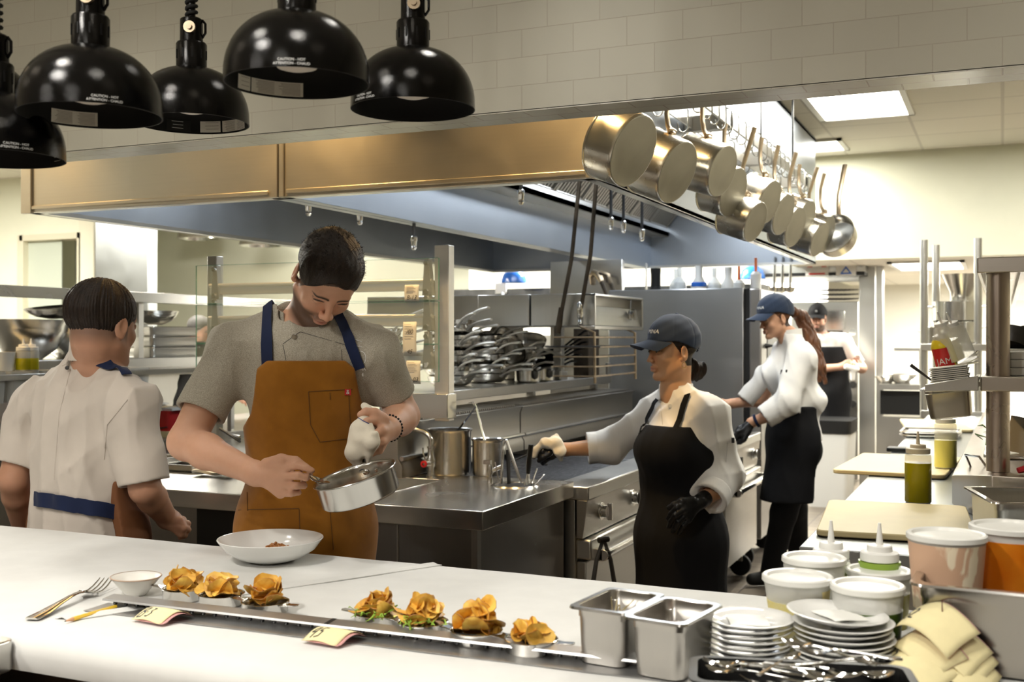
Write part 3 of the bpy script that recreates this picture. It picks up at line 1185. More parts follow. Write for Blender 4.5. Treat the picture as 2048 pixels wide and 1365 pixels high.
rows = []
for j in range(9):
	y = TY0 + .022 + (TY1 - TY0 - .03) * j / 8
	x0 = xline(y)
	rows.append([(x0 + (.68 - x0) * i / 120, y, TZ + .0005 + .0004 * math.sin(i * .5 + j)) for i in range(121)])
for dy, dz in ((-.001, -.004), (-.014, -.018), (-.020, -.036), (-.012, -.066)):
	rows.insert(0, [(q[0], TY0 + dy + .004, TZ + dz) for q in rows[0]])
obj('second_linen_sheet', MB().sheet(rows, .0018), LINEN, t, None, 0, True)
pc = PZ(840, 1137, TZ)
rows = []
for j in range(9):
	y = TY0 + .1 + (TY1 - TY0 - .105) * j / 8
	xx = pc.x - (TY1 - y) * .55
	rows.append([(xx + q * .004, y, TZ + .003 + .0045 * math.exp(-((q - 5) / 2.2) ** 2)) for q in range(12)])
obj('linen_fold', MB().sheet(rows, .002), LINEN, t, None, 0, True)
B = MB().box((-5.1, TY0 + .10, TZ - .16), (.6, TY1 - .05, TZ - .063)).box((-5.1, TY0 + .12, .30), (.6, TY1 - .06, .33))
obj('under_frame', B, pmat('dark_brown_wood', (.045, .028, .018), .5, noise=.3), t, None, 0, True)
B = MB()
for x in (-5.0, -2.6, -.2):
	for y in (TY0 + .14, TY1 - .12):
		B.box((x, y, 0), (x + .07, y + .07, TZ - .16))
pieces('leg', B, DARKST, t, .003, True)
pz = PZ(215, 1340, .84)
B = MB()
cut = PY(280, 1350, TY0 + .03)
for k, (dx, dz, w) in enumerate(((-.05, .0, .10), (.03, -.012, .08))):
	c = cut + Vector((dx, 0, dz))
	B.tube([c + Vector((-w / 2, 0, 0)), c + Vector((0, -.01, .004)), c + Vector((w / 2, 0, -.004))], [.016, .02, .015], 10, None, False, (.6, 1))
for k, m in enumerate(split_islands(B)):
	single('cloth_napkin', m, clothmat('ochre_napkin_cloth', (.42, .26, .05), mottle=.15), ['folded ochre napkin tucked under the white table edge, left one', 'folded ochre napkin tucked under the white table edge, right one'][k], 'napkin', (0, 0, 0))
# steel cabinet corner bottom left
c0 = PZ(34, 1277, .905)
t = thing('steel_cabinet', 'corner of a stainless cabinet at the lower left beside the linen table', 'cabinet', (c0.x - .5, c0.y - .3, 0))
obj('cabinet_top', MB().rbox((c0.x - 1.0, c0.y - .55, .845), (c0.x, c0.y, .905), .02), ST, t, None, .004, True)
obj('cabinet_body', MB().box((c0.x - .99, c0.y - .54, 0), (c0.x - .02, c0.y - .02, .845)), STDZ, t, None, .003, True)

# ------------------------------------------------------------------ heat lamps

def dome(r, h):
	pr = [(r, 0), (r * 1.0, .004)]
	for k in range(1, 15):
		a = math.radians(90 * k / 15)
		pr.append((r * (math.cos(a) ** .86), .012 + (h - .012) * math.sin(a) ** .95))
	pr += [(.030, h - .002), (.030, h)]
	return pr

def bend_text(vs, r, z, ang, h=.06, out=.0008, profile=None):
	"""wraps flat lettering on a dome of radius profile(z)"""
	o = []
	for x, y, _ in vs:
		zz = z + y
		rr = profile(zz) + out
		a = ang + x / rr
		o.append((rr * math.sin(a), -rr * math.cos(a), zz))
	return o

def heatlamp(px, py, width_px, dia, label, textang, stang, bulb=True, cord=None, text=True):
	d = dia * FPX / width_px
	c = U(px, py, d)
	r, h = dia / 2, dia * .50
	t = thing('heat_lamp', label, 'lamp', c, YAW, 'black heat lamps over the pass')
	outer = dome(r, h)
	inner = [(a - .0022 if a > .03 else a - .002, b - .0022 if b > .004 else b) for a, b in outer]
	s = obj('lamp_shade', MB().lathe(outer, 72), BLACKM, t, angle=60)
	obj('shade_lining', MB().lathe([(outer[0][0], 0)] + [(inner[0][0], 0)] + inner[1:], 72), BLACKIN, s, angle=60)
	# socket
	B = MB().lathe([(0, h - .004), (.033, h - .004), (.0335, h + .050), (.031, h + .054), (.025, h + .054), (.0245, h + .105), (.021, h + .108), (0, h + .108)], 28)
	k = obj('socket', B, BLACKM, t)
	B = MB()
	for i in range(10):
		a = 2 * PI * i / 10
		B.cbox((0, 0, 0), (.0015, .0006, .010), Matrix.Translation((.0336 * math.cos(a), .0336 * math.sin(a), h + .026)) @ Matrix.Rotation(a + PI / 2, 4, 'Z'))
	obj('vent_slots', B, BLACKIN, k)
	B = MB().cyl(.013, 0, .008, 14, Matrix.Translation((.004, -.0245, h + .082)) @ Matrix.Rotation(PI / 2, 4, 'X')).cyl(.006, .008, .012, 10, Matrix.Translation((.004, -.0245, h + .082)) @ Matrix.Rotation(PI / 2, 4, 'X'))
	obj('adjusting_nut', B, CASTI, k)
	obj('side_clip', MB().tube([(.024, 0, h + .065), (.032, -.004, h + .075), (.032, -.004, h + .095), (.024, 0, h + .104)], .003, 6), BLACKM, k)
	# coil cord to the ceiling
	top = CEIL - c.z
	pts = []
	n = 26 * 12 if cord != 'straight' else 0
	L = .36
	if n:
		for i in range(n + 1):
			a = 2 * PI * i / 12
			pts.append((.0105 * math.cos(a), .0105 * math.sin(a), h + .108 + L * i / n))
		obj('coil_cord', MB().tube(pts, .0045, 6), BLACKR, t, angle=0)
	obj('suspension_tube', MB().cyl(.009, h + .100, top, 12), BLACKM, t)
	obj('ceiling_canopy', MB().lathe([(.009, top - .03), (.05, top - .012), (.05, top), (0, top)], 24), BLACKM, t)
	if bulb:
		B = MB().lathe([(0, .022), (.018, .0235), (.034, .028), (.040, .036), (.036, .054), (.022, .09), (.018, h - .01)], 24)
		obj('bulb', B, pmat('frosted_bulb', (.62, .58, .52), .35, 0, .5), t)

	def prof(z):
		ps = outer
		for (a, za), (b, zb) in zip(ps, ps[1:]):
			if za <= z <= zb and zb > za:
				return a + (b - a) * (z - za) / (zb - za)
		return r
	if text:
		B = MB()
		for ln, zz in (('CAUTION - HOT', .0118), ('ATTENTION - CHAUD', .0052)):
			vs, fs = text2d(ln, .0060, 'CENTER')
			B.add(bend_text(vs, r, zz, textang, profile=prof), fs)
		obj('caution_lettering', B, INKW, s, angle=0)
	# stickers on the inside of the rim
	for a0, a1, mat, lines, nm in stang:
		rows = []
		z0, z1 = .0035, .029
		for j in range(2):
			zz = z0 + (z1 - z0) * j
			rows.append([((prof(zz) - .0032) * math.sin(a0 + (a1 - a0) * i / 14), (prof(zz) - .0032) * -math.cos(a0 + (a1 - a0) * i / 14), zz) for i in range(15)])
		st = obj(nm, MB().sheet(rows), mat, s, angle=0)
		B = MB()
		for col, n, wd in lines:
			for i in range(n):
				zz = z1 - .0035 - i * .0225 / max(1, n)
				aa = a0 + (a1 - a0) * col
				bb = aa + (a1 - a0) * wd * (.8 + .2 * rnd.random())
				rr = prof(zz) - .0038
				B.add([(rr * math.sin(aa + (bb - aa) * q / 6), -rr * math.cos(aa + (bb - aa) * q / 6), zz + e) for e in (0, .0009) for q in range(7)], [(q, q + 1, q + 8, q + 7) for q in range(6)])
		if lines:
			obj('fine_print', B, INKG if mat is PAPERT else INKW, s, angle=0)
	return t

BLST = pmat('black_sticker', (.01, .01, .01), .4)
LBL = lambda a, b_: (a, b_, PAPERT, [(.05, 9, .40), (.53, 9, .40)], 'warning_sticker')
LBS = lambda a, b_: (a, b_, PAPERT, [(.1, 3, .7)], 'rating_sticker')
BLK = lambda a, b_: (a, b_, BLST, [(.3, 3, .5)], 'service_sticker')
# angle 0 faces the camera (through the rim the far side is 180 degrees)
heatlamp(181, 232, 278, .25, 'black heat lamp second from the left, rim sticker on its left, over the pass', .55, [(PI - .02 + .28, PI - .02 + .98, PAPERT, [(.05, 9, .40), (.53, 9, .40)], 'warning_sticker')])
heatlamp(594, 168, 288, .25, 'largest black heat lamp, highest and nearest, with its warning text at the centre', .12, [LBL(PI + .10, PI + .92), LBS(PI + .94, PI + 1.2)])
heatlamp(826, 220, 248, .25, 'rightmost black heat lamp with a dusty top', -.78, [])
heatlamp(383, 248, 226, .25, 'black heat lamp between two larger ones, with three stickers inside its rim', 2.6, [LBL(PI - .98, PI - .32), LBS(PI - .28, PI + .12), BLK(PI + .30, PI + .75)], text=False)
heatlamp(-10, 318, 266, .25, 'lowest black heat lamp at the far left edge', .72, [BLK(PI - 1.0, PI - .5)])
heatlamp(-62, 238, 250, .25, 'black heat lamp cut by the left edge, above the lowest one', 2.2, [BLK(PI - .95, PI - .55), (PI - .5, PI - .2, PAPERT, [(.1, 3, .7)], 'rating_sticker')], text=False)

# ------------------------------------------------------------------ pot rack with hanging saucepans
RKX = -1.13
t = thing('pot_rack', 'long steel pot rack bar with many S hooks beside the hood', 'rack', (RKX, 5.4, 2.46))
B = MB().box((RKX - .006, 3.25, 2.43), (RKX + .006, 7.3, 2.48))
obj('rack_bar', B, STY, t, None, .001, True)
B = MB().box((RKX - .176, 3.25, 2.43), (RKX - .168, 7.3, 2.48))
obj('second_rack_bar', B, STY, t, None, .001, True)
for y in (3.9, 5.0, 6.1, 7.1):
	B = MB().box((HR + .002, y - .03, 2.42), (RKX + .006, y + .03, 2.49))
	obj('wall_bracket', B, STD, t, None, .002, True)
	obj('hanger_rod', MB().cyl(.006, 2.49, CEIL, 8, Matrix.Translation((RKX - .08, y, 0))), DARKST, t, None, 0, True)
HOOKW = STB
hk = []

def hook_pts(x, y, z0):
	pts = []
	for k in range(9):
		a = math.radians(200 - 200 * k / 8)
		pts.append((x + .022 * math.cos(a), y, z0 + .022 * math.sin(a)))
	pts += [(x + .022, y, z0 - .03)]
	for k in range(9):
		a = math.radians(0 - 180 * k / 8)
		pts.append((x + .0 + .022 * math.cos(a), y, z0 - .065 + .030 * math.sin(a)))
	pts += [(x - .026, y, z0 - .05)]
	return pts

yy = 3.5
hi = 0
hooks_y = []
while yy < 7.25:
	hooks_y.append(yy)
	yy += .15 + .03 * math.sin(yy * 5)
first = None
for i, y in enumerate(hooks_y):
	for s in (0,) if i % 3 else (0, 1):
		x0 = RKX - .17 * s
		if first is None:
			B = MB().tube(hook_pts(0, 0, 0), .0035, 6)
			first = single('pot_hook', B, HOOKW, 'bent steel hook on the pot rack', 'hook', (x0, y, 2.482), 'hooks on the pot rack')
		else:
			h = dup(first, (x0, y, 2.482), .25 * math.sin(i * 2.3), 'bent steel hook on the pot rack', 'hooks on the pot rack')

def make_pot(R, H, label, handle_len=.20, wall=.003):
	"""hanging pan: local +z is the axis towards the bottom; the handle rises along +x"""
	t = thing('saucepan', label, 'saucepan', (0, 0, 0), 0, 'aluminium pans hanging from the pot rack')
	e = .012
	outer = [(R + .004, 0), (R + .004, .004), (R, .006), (R * .985, H * .5), (R * .96, H - e), (R * .95, H - e * .4), (R * .93, H - .001)]
	inner = [(R * .92, H - .006), (R * .95, H - e), (R * .965, H * .5), (R - wall, .006), (R + .001, 0)]
	obj('pan_wall', MB().lathe(outer, 56), ALU, t, angle=60)
	obj('pan_bottom', MB().lathe([(R * .93, H - .001), (R * .90, H), (R * .86, H - .0006), (R * .6, H), (0, H)], 56), ALUB, t, angle=20)
	obj('pan_inside', MB().lathe([(0, H - .005)] + inner, 56), STB, t, angle=60)
	return t

def add_handle(t, R, hz, L):
	"""cast handle riveted at (R, 0, hz) that rises along +x towards the hook and leans over the mouth (-z)"""
	pts = [(R - .002, 0, hz + .030), (R + .006, 0, hz + .012), (R + .022, 0, hz - .008), (R + .06, 0, hz - .030), (R + .12, 0, hz - .050), (R + L, 0, hz - .058)]
	h = obj('handle', MB().tube(pts, [.015, .020, .015, .014, .015, .017], 10, None, False, (.55, 1.0)), CASTI, t)
	B = MB()
	for dy in (-.016, .016):
		B.lathe([(0, .004), (.005, .002), (.006, -.004)], 8, Matrix.Translation((R + .008, dy, hz + .016)) @ Matrix.Rotation(PI / 2, 4, 'Y'))
	B.tube([(R + .006, -.026, hz + .018), (R + .010, 0, hz + .020), (R + .006, .026, hz + .018)], .010, 8, None, False, (.5, 1))
	obj('handle_bracket', B, CASTI, h)
	return h

# (bottom centre px, py, depth Y, radius, height, axis tilt down, yaw, label)
POTS = [
	(1268, 303, 3.62, .135, .115, 24, 12, 'largest hanging pan, nearest to the tiled header, half over the hood corner'),
	(1356, 346, 4.02, .128, .150, 24, 10, 'second hanging pan from the left, with a dented round bottom'),
	(1446, 343, 4.38, .112, .185, 20, 8, 'tall hanging pot, third from the left and brightest on top'),
	(1468, 385, 4.85, .118, .120, 20, 8, 'hanging pan half hidden behind the tall bright pot'),
	(1512, 445, 5.00, .100, .150, 22, 8, 'low hanging small pan in the middle of the row, fifth from the left'),
	(1540, 405, 5.25, .112, .120, 20, 6, 'hanging pan sixth from the left, behind the low small one'),
	(1568, 430, 5.50, .110, .120, 20, 6, 'seventh hanging pan from the left'),
	(1592, 455, 5.75, .112, .100, 20, 6, 'eighth hanging pan from the left, seen mostly as a round bottom'),
	(1612, 440, 6.15, .115, .110, 20, 6, 'far hanging pan behind the eighth, mostly hidden'),
	(1640, 480, 6.30, .105, .150, 22, 6, 'lowest hanging pan near the far end of the row'),
	(1652, 470, 6.55, .118, .100, 20, 6, 'hanging pan tucked behind the lowest far one'),
]
for i, (px, py, Y, R, H, tilt, yaw, lab) in enumerate(POTS):
	c = PY(px, py, Y)
	ax = Vector((math.cos(math.radians(yaw)) * math.cos(math.radians(tilt)), -.23, -math.sin(math.radians(tilt)))).normalized()
	up = Vector((0, 0, 1))
	xd = (up - ax * up.dot(ax)).normalized()
	yd = ax.cross(xd)
	M = Matrix((xd, yd, ax)).transposed()
	org = c - ax * H
	p = make_pot(R, H, lab)
	p.location = org
	p.rotation_euler = M.to_euler()
	# length of the handle so that its end reaches the hook height
	hz = H * .30
	need = (2.40 - (org + ax * hz).z) / max(.3, xd.z)
	add_handle(p, R, hz, max(.12, min(.60, need - R)))
# last pan showing its inside
c = PY(1668, 470, 6.75)
p = make_pot(.125, .085, 'last hanging pan at the far end, turned to show its pale inside')
ax = Vector((.25, .85, -.42)).normalized()
xd = (Vector((0, 0, 1)) - ax * ax.z).normalized()
M = Matrix((xd, ax.cross(xd), ax)).transposed()
p.location = c - ax * .02
p.rotation_euler = M.to_euler()
add_handle(p, .125, .03, .33)

# ------------------------------------------------------------------ things on the pass
TT = TZ + .0035
CHIPM = pmat('potato_chip', (.60, .27, .025), .42, 0, .5, col2=(.86, .56, .11), nscale=30, thr=(.30, .60), bump=.35, bscale=70, distort=.8)
CHIPR = pmat('browned_chip_rim', (.38, .15, .03), .5)
GREEN = pmat('frisee_leaf', (.30, .48, .06), .5)
GREEND = pmat('parsley_leaf', (.06, .20, .02), .5)
FOOD = pmat('brown_ragout', (.30, .10, .03), .35, col2=(.55, .26, .08), nscale=120, bump=.5, bscale=200)

# large bowl
c = PZ(541, 1122, TT)
t = thing('serving_bowl', 'wide shallow white porcelain bowl in front of the orange apron', 'bowl', (c.x, c.y, TT))
R = .131
prof = [(0, 0), (.050, 0), (.056, .002), (.085, .012), (.112, .030), (R, .056), (R - .001, .0575), (R - .004, .057), (.107, .034), (.08, .017), (.05, .0075), (0, .006)]
obj('bowl_wall', MB().lathe(prof, 80), PORC, t, angle=60)
B = MB()
for i in range(70):
	a, q = rnd.random() * 6.28, rnd.random() ** .6 * .030
	B.lathe([(0, -.004), (.0035, -.0025), (.0045, 0), (.003, .003), (0, .004)], 6, Matrix.Translation((q * math.cos(a), q * math.sin(a), .012 + .016 * (1 - q / .032) * rnd.random())) @ Euler((rnd.random() * 3, rnd.random() * 3, 0)).to_matrix().to_4x4())
t2 = single('food_portion', B, FOOD, 'small heap of brown grains in the wide white bowl', 'food', (c.x + .005, c.y + .02, TT + .016), kind='stuff')

# cream dip bowl
c = PZ(272, 1190, TT)
t = thing('dip_bowl', 'small cream conical bowl beside the fork', 'bowl', (c.x, c.y, TT))
obj('bowl_wall', MB().lathe([(0, 0), (.020, 0), (.023, .003), (.051, .038), (.052, .040), (.050, .0405), (.040, .031), (.02, .009), (0, .006)], 48, sx=1.05), CERAM, t, angle=60)
obj('glaze_line', MB().lathe([(.0522, .0385), (.0528, .040), (.0522, .0412), (.0505, .0412)], 48, sx=1.05), pmat('bare_clay_rim', (.55, .40, .30), .6), t)

def cutlery(name, kind, p0, p1, label, cat, z=.0, mat=None, L=.19):
	"""fork or spoon lying from handle end p0 to tip p1"""
	a, b_ = Vector(p0), Vector(p1)
	M = frame(a, b_ - a, Vector((0, 0, 1)).cross(b_ - a))
	s = (b_ - a).length / L
	t = thing(name, label, cat, a)
	ang = M.to_3x3().to_euler()
	t.rotation_euler = ang
	rows = []
	pr = [(0, .0085, .003), (.004, .0105, .003), (.03, .0095, .004), (.06, .0065, .007), (.09, .0045, .010), (.110, .0040, .011), (.125, .0048, .010)]
	for x, w, zz in pr:
		rows.append([(x * s, y * w * s, (zz + (-.0012 if abs(y) > .9 else 0)) * s + z) for y in (-1, -.8, 0, .8, 1)])
	obj('handle', MB().sheet(rows, .0022 * s), mat or SILVER, t, angle=50)
	rows = []
	if kind == 'fork':
		for x, w, zz in ((.124, .0048, .0102), (.130, .010, .008), (.138, .0125, .005), (.146, .0128, .0035)):
			rows.append([(x * s, y * w * s, (zz + abs(y) * .001) * s + z) for y in (-1, -.6, -.2, .2, .6, 1)])
		hd = obj('fork_head', MB().sheet(rows, .0018 * s), mat or SILVER, t, angle=50)
		for k in range(4):
			y = (-.0112 + .00747 * k)
			P = [(.145, y, .0035), (.158, y * .98, .0038), (.172, y * .95, .007), (.186, y * .9, .013), (.19, y * .9, .0155)]
			obj('tine', MB().tube([(q[0] * s, q[1] * s, (q[2] - .001) * s + z) for q in P], [.0016 * s, .0015 * s, .0014 * s, .0011 * s, .0006 * s], 6), mat or SILVER, hd)
	else:
		for i in range(11):
			u = i / 10
			x = .124 + .062 * u
			w = .0045 + .0165 * math.sin(PI * min(1, u * 1.0) ** .8) ** .7 if u < 1 else .002
			dep = .007 * math.sin(PI * u)
			rows.append([(x * s, y * w * s, (.0105 - dep * (1 - y * y) - .004 * math.sin(PI * u)) * s + z) for y in (-1, -.75, -.4, 0, .4, .75, 1)])
		obj('spoon_bowl', MB().sheet(rows, .0012 * s), mat or SILVER, t, angle=50)
	return t

cutlery('dinner_fork', 'fork', PZ(62, 1241, TT + .002), PZ(213, 1176, TT + .002), 'steel dinner fork lying tines up on the linen at the left', 'fork')
# pencil
a, b_ = PZ(128, 1244, TT + .004), PZ(232, 1214, TT + .004)
t = thing('pencil', 'yellow pencil with its tip to the left, tucked under the ticket rail', 'pencil', a)
d = (b_ - a)
M = frame((0, 0, 0), d, (0, 0, 1))
Mr = M @ Matrix.Rotation(PI / 2, 4, 'Y')
L = d.length
obj('painted_shaft', MB().cyl(.0042, .022, L, 6, Mr), pmat('yellow_paint', (.80, .52, .04), .35), t, angle=20)
obj('sharpened_cone', MB().cyl(.0012, .004, .022, 12, Mr, .0042), pmat('pencil_wood', (.62, .33, .18), .7), t)
obj('lead_tip', MB().cyl(.0002, 0, .004, 10, Mr, .0012), INK, t)

# ticket rail
ra, rb = PZ(214, 1213, TT), PZ(1382, 1352, TT)
rd = (rb - ra).normalized()
rn = Vector((0, 0, 1)).cross(rd)       # towards the kitchen
RL = (rb - ra).length
RAILM = steel('worn_aluminium_rail', (.50, .50, .50), .42, 0, .05, .35, .06)
t = thing('ticket_rail', 'long worn aluminium ticket rail lying on the linen', 'rail', ra)
t.rotation_euler = (0, 0, math.atan2(rd.y, rd.x))
pf = [(-.052, 0), (-.052, .0012), (-.012, .0016), (.020, .0018), (.024, .004), (.022, .021), (-.008, .0195), (-.012, .0165), (-.010, .015), (.018, .017), (.020, .006), (.016, .004), (.010, 0)]
obj('rail_base', MB().loft([[(x, y, z) for y, z in [(-.050, 0), (-.050, .0012), (.020, .0014), (.020, 0)]] for x in (-.015, RL)]), RAILM, t, None, 0, fix=True)
obj('rail_roll', MB().loft([[(x, y, z) for y, z in [(.018, .0014), (.024, .003), (.0245, .019), (.020, .0215), (-.012, .0185), (-.0145, .0150), (-.0125, .0143), (.016, .0175), (.019, .006)]] for x in (0, RL)]), RAILM, t, None, 0, angle=20, fix=True)
B = MB()
n = int(RL / .028)
for k in range(n):
	B.lathe([(0, .004), (.0034, .003), (.0046, 0), (.0034, -.003), (0, -.004)], 10, Matrix.Translation((.02 + k * .028, .002, .0075)))
o = obj('marble_row', B, DARKST, t)
B = MB().box((RL * .44, -.0125, .0190), (RL * .44 + .005, .020, .0217))
obj('black_tape_mark', MB().sheet([[(RL * .432, -.012, .0190), (RL * .432, .020, .0220)], [(RL * .440, -.012, .0190), (RL * .440, .020, .0220)]], .0003), BLACKP, t, fix=True)

def ticket(px0, px1, ybase, label, digits, curl=.016, wid=.078, ln=.075):
	"""yellow order slip with pink copy, held in the rail and curling to the front"""
	a = PZ(px0, ybase, TT)
	along = (a - ra).dot(rd)
	t = thing('order_ticket', label, 'ticket', ra + rd * along + rn * (-.012) + Vector((0, 0, .004)), 0, 'yellow order slips under the rail')
	t.rotation_euler = (0, 0, math.atan2(rd.y, rd.x) - .12)
	for nm, mat, dz, sh in (('yellow_slip', PAPERY, 0.0, 0), ('pink_copy', PAPERP, -.0035, .006)):
		rows = []
		for j in range(13):
			v = j / 12
			y = .004 - ln * v
			z = .005 + curl * math.sin(PI * min(1, v * 1.02)) ** 1.0 * (1 - .25 * v) + dz - .006 * v
			rows.append([(wid * (i / 10) + sh - .010 * v, y, max(z + .006 * math.sin(PI * i / 10) * v, .0012)) for i in range(11)])
		o = obj(nm, MB().sheet(rows, .0003), mat, t, angle=0)
		if nm == 'yellow_slip':
			def surf(u, w):
				fj, fi = w * 12, u * 10
				j, i = min(11, int(fj)), min(9, int(fi))
				q, p = fj - j, fi - i
				A = [Vector(rows[j][i]), Vector(rows[j][i + 1]), Vector(rows[j + 1][i]), Vector(rows[j + 1][i + 1])]
				return A[0] * (1 - q) * (1 - p) + A[1] * (1 - q) * p + A[2] * q * (1 - p) + A[3] * q * p
			vs, fs = stroke2d(digits, .045)
			B = MB()
			pts = []
			for x, y, _ in vs:
				P = surf(min(.98, max(0, .08 + x * .36)), min(.98, max(0, .90 - y * .42)))
				pts.append(P + Vector((0, -.0002, .0006)))
			B.add(pts, fs)
			for k in range(7):
				A = [surf(.1 + .12 * q, .06 + k * .05) + Vector((0, 0, .0005)) for q in range(6 - k % 3)]
				C = [surf(.1 + .12 * q, .072 + k * .05) + Vector((0, 0, .0005)) for q in range(6 - k % 3)]
				m = MB()
				for q in range(len(A) - 1):
					m.add([A[q], A[q + 1], C[q + 1], C[q]], [(0, 1, 2, 3)])
				if k == 0:
					G = MB()
				G.add(m.v, m.f)
			obj('handwriting', B, INK, o, angle=0)
			obj('printed_lines', G, INKG, o, angle=0)
	return t

dB = [[(0, 0), (.05, .9)], [(0, .9), (.3, .95), (.34, .6), (.08, .5), (.38, .4), (.36, .05), (0, 0)]]
dash = [[(.48, .42), (.60, .44)]]
d3 = [[(.72, .85), (.95, .85), (.80, .55), (1.0, .35), (.9, .05), (.68, .08)]]
d4 = [[(.2, 1), (0, .45), (.36, .5)], [(.34, 1.0), (.26, 0)]]
d5 = [[(.9, .95), (.62, .95), (.56, .58), (.8, .55), (.78, .15), (.5, .05)]]
ticket(265, 350, 1250, 'yellow order slip marked B-3 held by the rail, left one', dB + dash + d3)
ticket(612, 700, 1292, 'yellow order slip marked 45 held by the rail, right one', d4 + d5)

# ------------------------------------------------------------------ dishes of potato chips

def chip_mesh(r, seed):
	q = random.Random(seed)
	a0, c1, c2, e = q.random() * 6.28, q.uniform(10, 30), q.uniform(-20, 20), q.uniform(.72, .95)
	vs, fs = [], []
	NR, NA = 4, 20
	def pt(u, a):
		rr = r * u * (1 + .05 * math.sin(3 * a + seed) + .03 * math.sin(7 * a))
		x, y = rr * math.cos(a), rr * e * math.sin(a)
		X = x * math.cos(a0) - y * math.sin(a0)
		Y = x * math.sin(a0) + y * math.cos(a0)
		return (X, Y, c1 * X * X + c2 * Y * Y + .0016 * math.sin(5 * a + seed) * u * u)
	vs.append((0, 0, 0))
	for k in range(1, NR + 1):
		for i in range(NA):
			vs.append(pt(k / NR, 2 * PI * i / NA))
	for i in range(NA):
		fs.append((0, 1 + i, 1 + (i + 1) % NA))
	for k in range(NR - 1):
		for i in range(NA):
			fs.append((1 + k * NA + i, 1 + (k + 1) * NA + i, 1 + (k + 1) * NA + (i + 1) % NA, 1 + k * NA + (i + 1) % NA))
	n = len(vs)
	th = .0011
	vs += [(x, y, z - th) for x, y, z in vs]
	fs += [tuple(n + k for k in reversed(f)) for f in fs]
	for i in range(NA):
		a, b = 1 + (NR - 1) * NA + i, 1 + (NR - 1) * NA + (i + 1) % NA
		fs.append((a, n + a, n + b, b))
	me = mk_mesh('potato_chip', vs, fs, CHIPM, True, 50)
	me.materials.append(CHIPR)
	mi = [0] * len(me.polygons)
	for i, p in enumerate(me.polygons):
		if i >= len(me.polygons) - NA:
			mi[i] = 1
	me.polygons.foreach_set('material_index', mi)
	return me

CHIPS = [chip_mesh(.023 + .002 * (k % 4), k * 3.7) for k in range(9)]
dish0 = None

def chip_dish(px, py, where, n, tall, greens=0, hang=0):
	global dish0
	c = PZ(px, py, TT)
	c.z = TT
	if hang:
		c.z = TT
	R, H = .046, .024
	lab = 'round steel chip dish, ' + where
	if dish0 is None:
		t = thing('gratin_dish', lab, 'dish', c, .1, 'steel dishes of potato chips')
		obj('dish_wall', MB().lathe([(0, 0), (R - .003, 0), (R, .003), (R + .001, H - .001), (R + .0022, H), (R + .0006, H + .0006), (R - .0014, H - .002), (R - .002, .004), (R - .005, .002), (0, .002)], 56), SILVER, t, angle=50)
		for s in (-1, 1):
			P = [(R * .98, -.017), (R + .014, -.009), (R + .034, -.0075), (R + .037, 0), (R + .034, .0075), (R + .014, .009), (R * .98, .017)]
			M = Matrix.Rotation(0 if s > 0 else PI, 4, 'Z') @ Matrix.Translation((0, 0, H - .008)) @ Matrix.Rotation(-.06, 4, 'Y')
			obj('handle', MB().prism(P, 0, .0028, M), SILVER, t, None, .001, angle=40)
		dish0 = t
	else:
		t = dup(dish0, c, .1 + rnd.uniform(-.25, .1), lab)
	q = random.Random(px)
	n = int(n * 1.35)
	for i in range(n):
		f = i / n
		a = q.random() * 6.28
		rr = .034 * (q.random() ** .5) * (1 - .4 * f)
		z = c.z + .021 + tall * f + q.uniform(0, .006)
		o = bpy.data.objects.new('potato_chip', CHIPS[q.randrange(9)])
		COL.objects.link(o)
		o.location = (c.x + rr * math.cos(a), c.y + rr * math.sin(a), z)
		st = q.uniform(.5, 1.35) if f > .15 else q.uniform(.1, .6)
		o.rotation_euler = Euler((st * math.cos(a + 1.57 + q.uniform(-.5, .5)), st * math.sin(a + 1.57), q.random() * 6.28))
		o.rotation_mode = 'XYZ'
		# lean outwards
		ax = Vector((-math.sin(a), math.cos(a), 0))
		o.rotation_euler = (Matrix.Rotation(-st if q.random() < .5 else st * .8, 3, ax) @ Matrix.Rotation(q.random() * 6.28, 3, 'Z')).to_euler()
		s = q.uniform(.85, 1.15)
		o.scale = (s, s, s)
		props(o, 'golden potato chip in the dish ' + where, 'potato chip', 'chips in the dish ' + where)
	if greens:
		B = MB()
		for k in range(26 * greens):
			a = q.uniform(3.4, 5.6) if k % 3 else q.random() * 6.28
			rr = .036 + q.random() * .012
			p = Vector((rr * math.cos(a), rr * math.sin(a), .024 + q.random() * .012))
			pts = [p]
			for j in range(4):
				p = p + Vector((q.uniform(-.006, .006), q.uniform(-.008, .003), q.uniform(-.005, .004)))
				pts.append(p)
			B.tube(pts, [.0008, .0014, .0018, .0014, .0005], 4, None, False, (.5, 1.4))
		single('salad_garnish', B, GREEN, 'tuft of pale green frisee in the dish ' + where, 'garnish', c, 'salad garnish on the chip dishes', kind='stuff')
	return t

chip_dish(370, 1198, 'leftmost of the three behind the rail', 15, .024)
chip_dish(443, 1210, 'middle of the three behind the rail', 15, .020)
chip_dish(530, 1226, 'rightmost of the three behind the rail', 16, .026)
chip_dish(757, 1250, 'leftmost of the four on the rail', 14, .026, 1)
chip_dish(846, 1268, 'second of the four on the rail, frisee in front', 15, .032, 1)
chip_dish(953, 1286, 'third of the four on the rail', 14, .032)
chip_dish(1062, 1304, 'rightmost of the four on the rail, least full', 8, .012)
B = MB()
for (px, py) in ((1036, 1262), (1078, 1270)):
	c = PZ(px, py + 28, TT)
	for k in range(14):
		p = Vector((c.x + rnd.uniform(-.006, .006), c.y + rnd.uniform(-.006, .006), TT + .026 + rnd.uniform(0, .006)))
		B.sheet([[p, p + Vector((.004, .001, .002))], [p + Vector((.001, -.005, .003)), p + Vector((.006, -.004, .001))]], .0004)
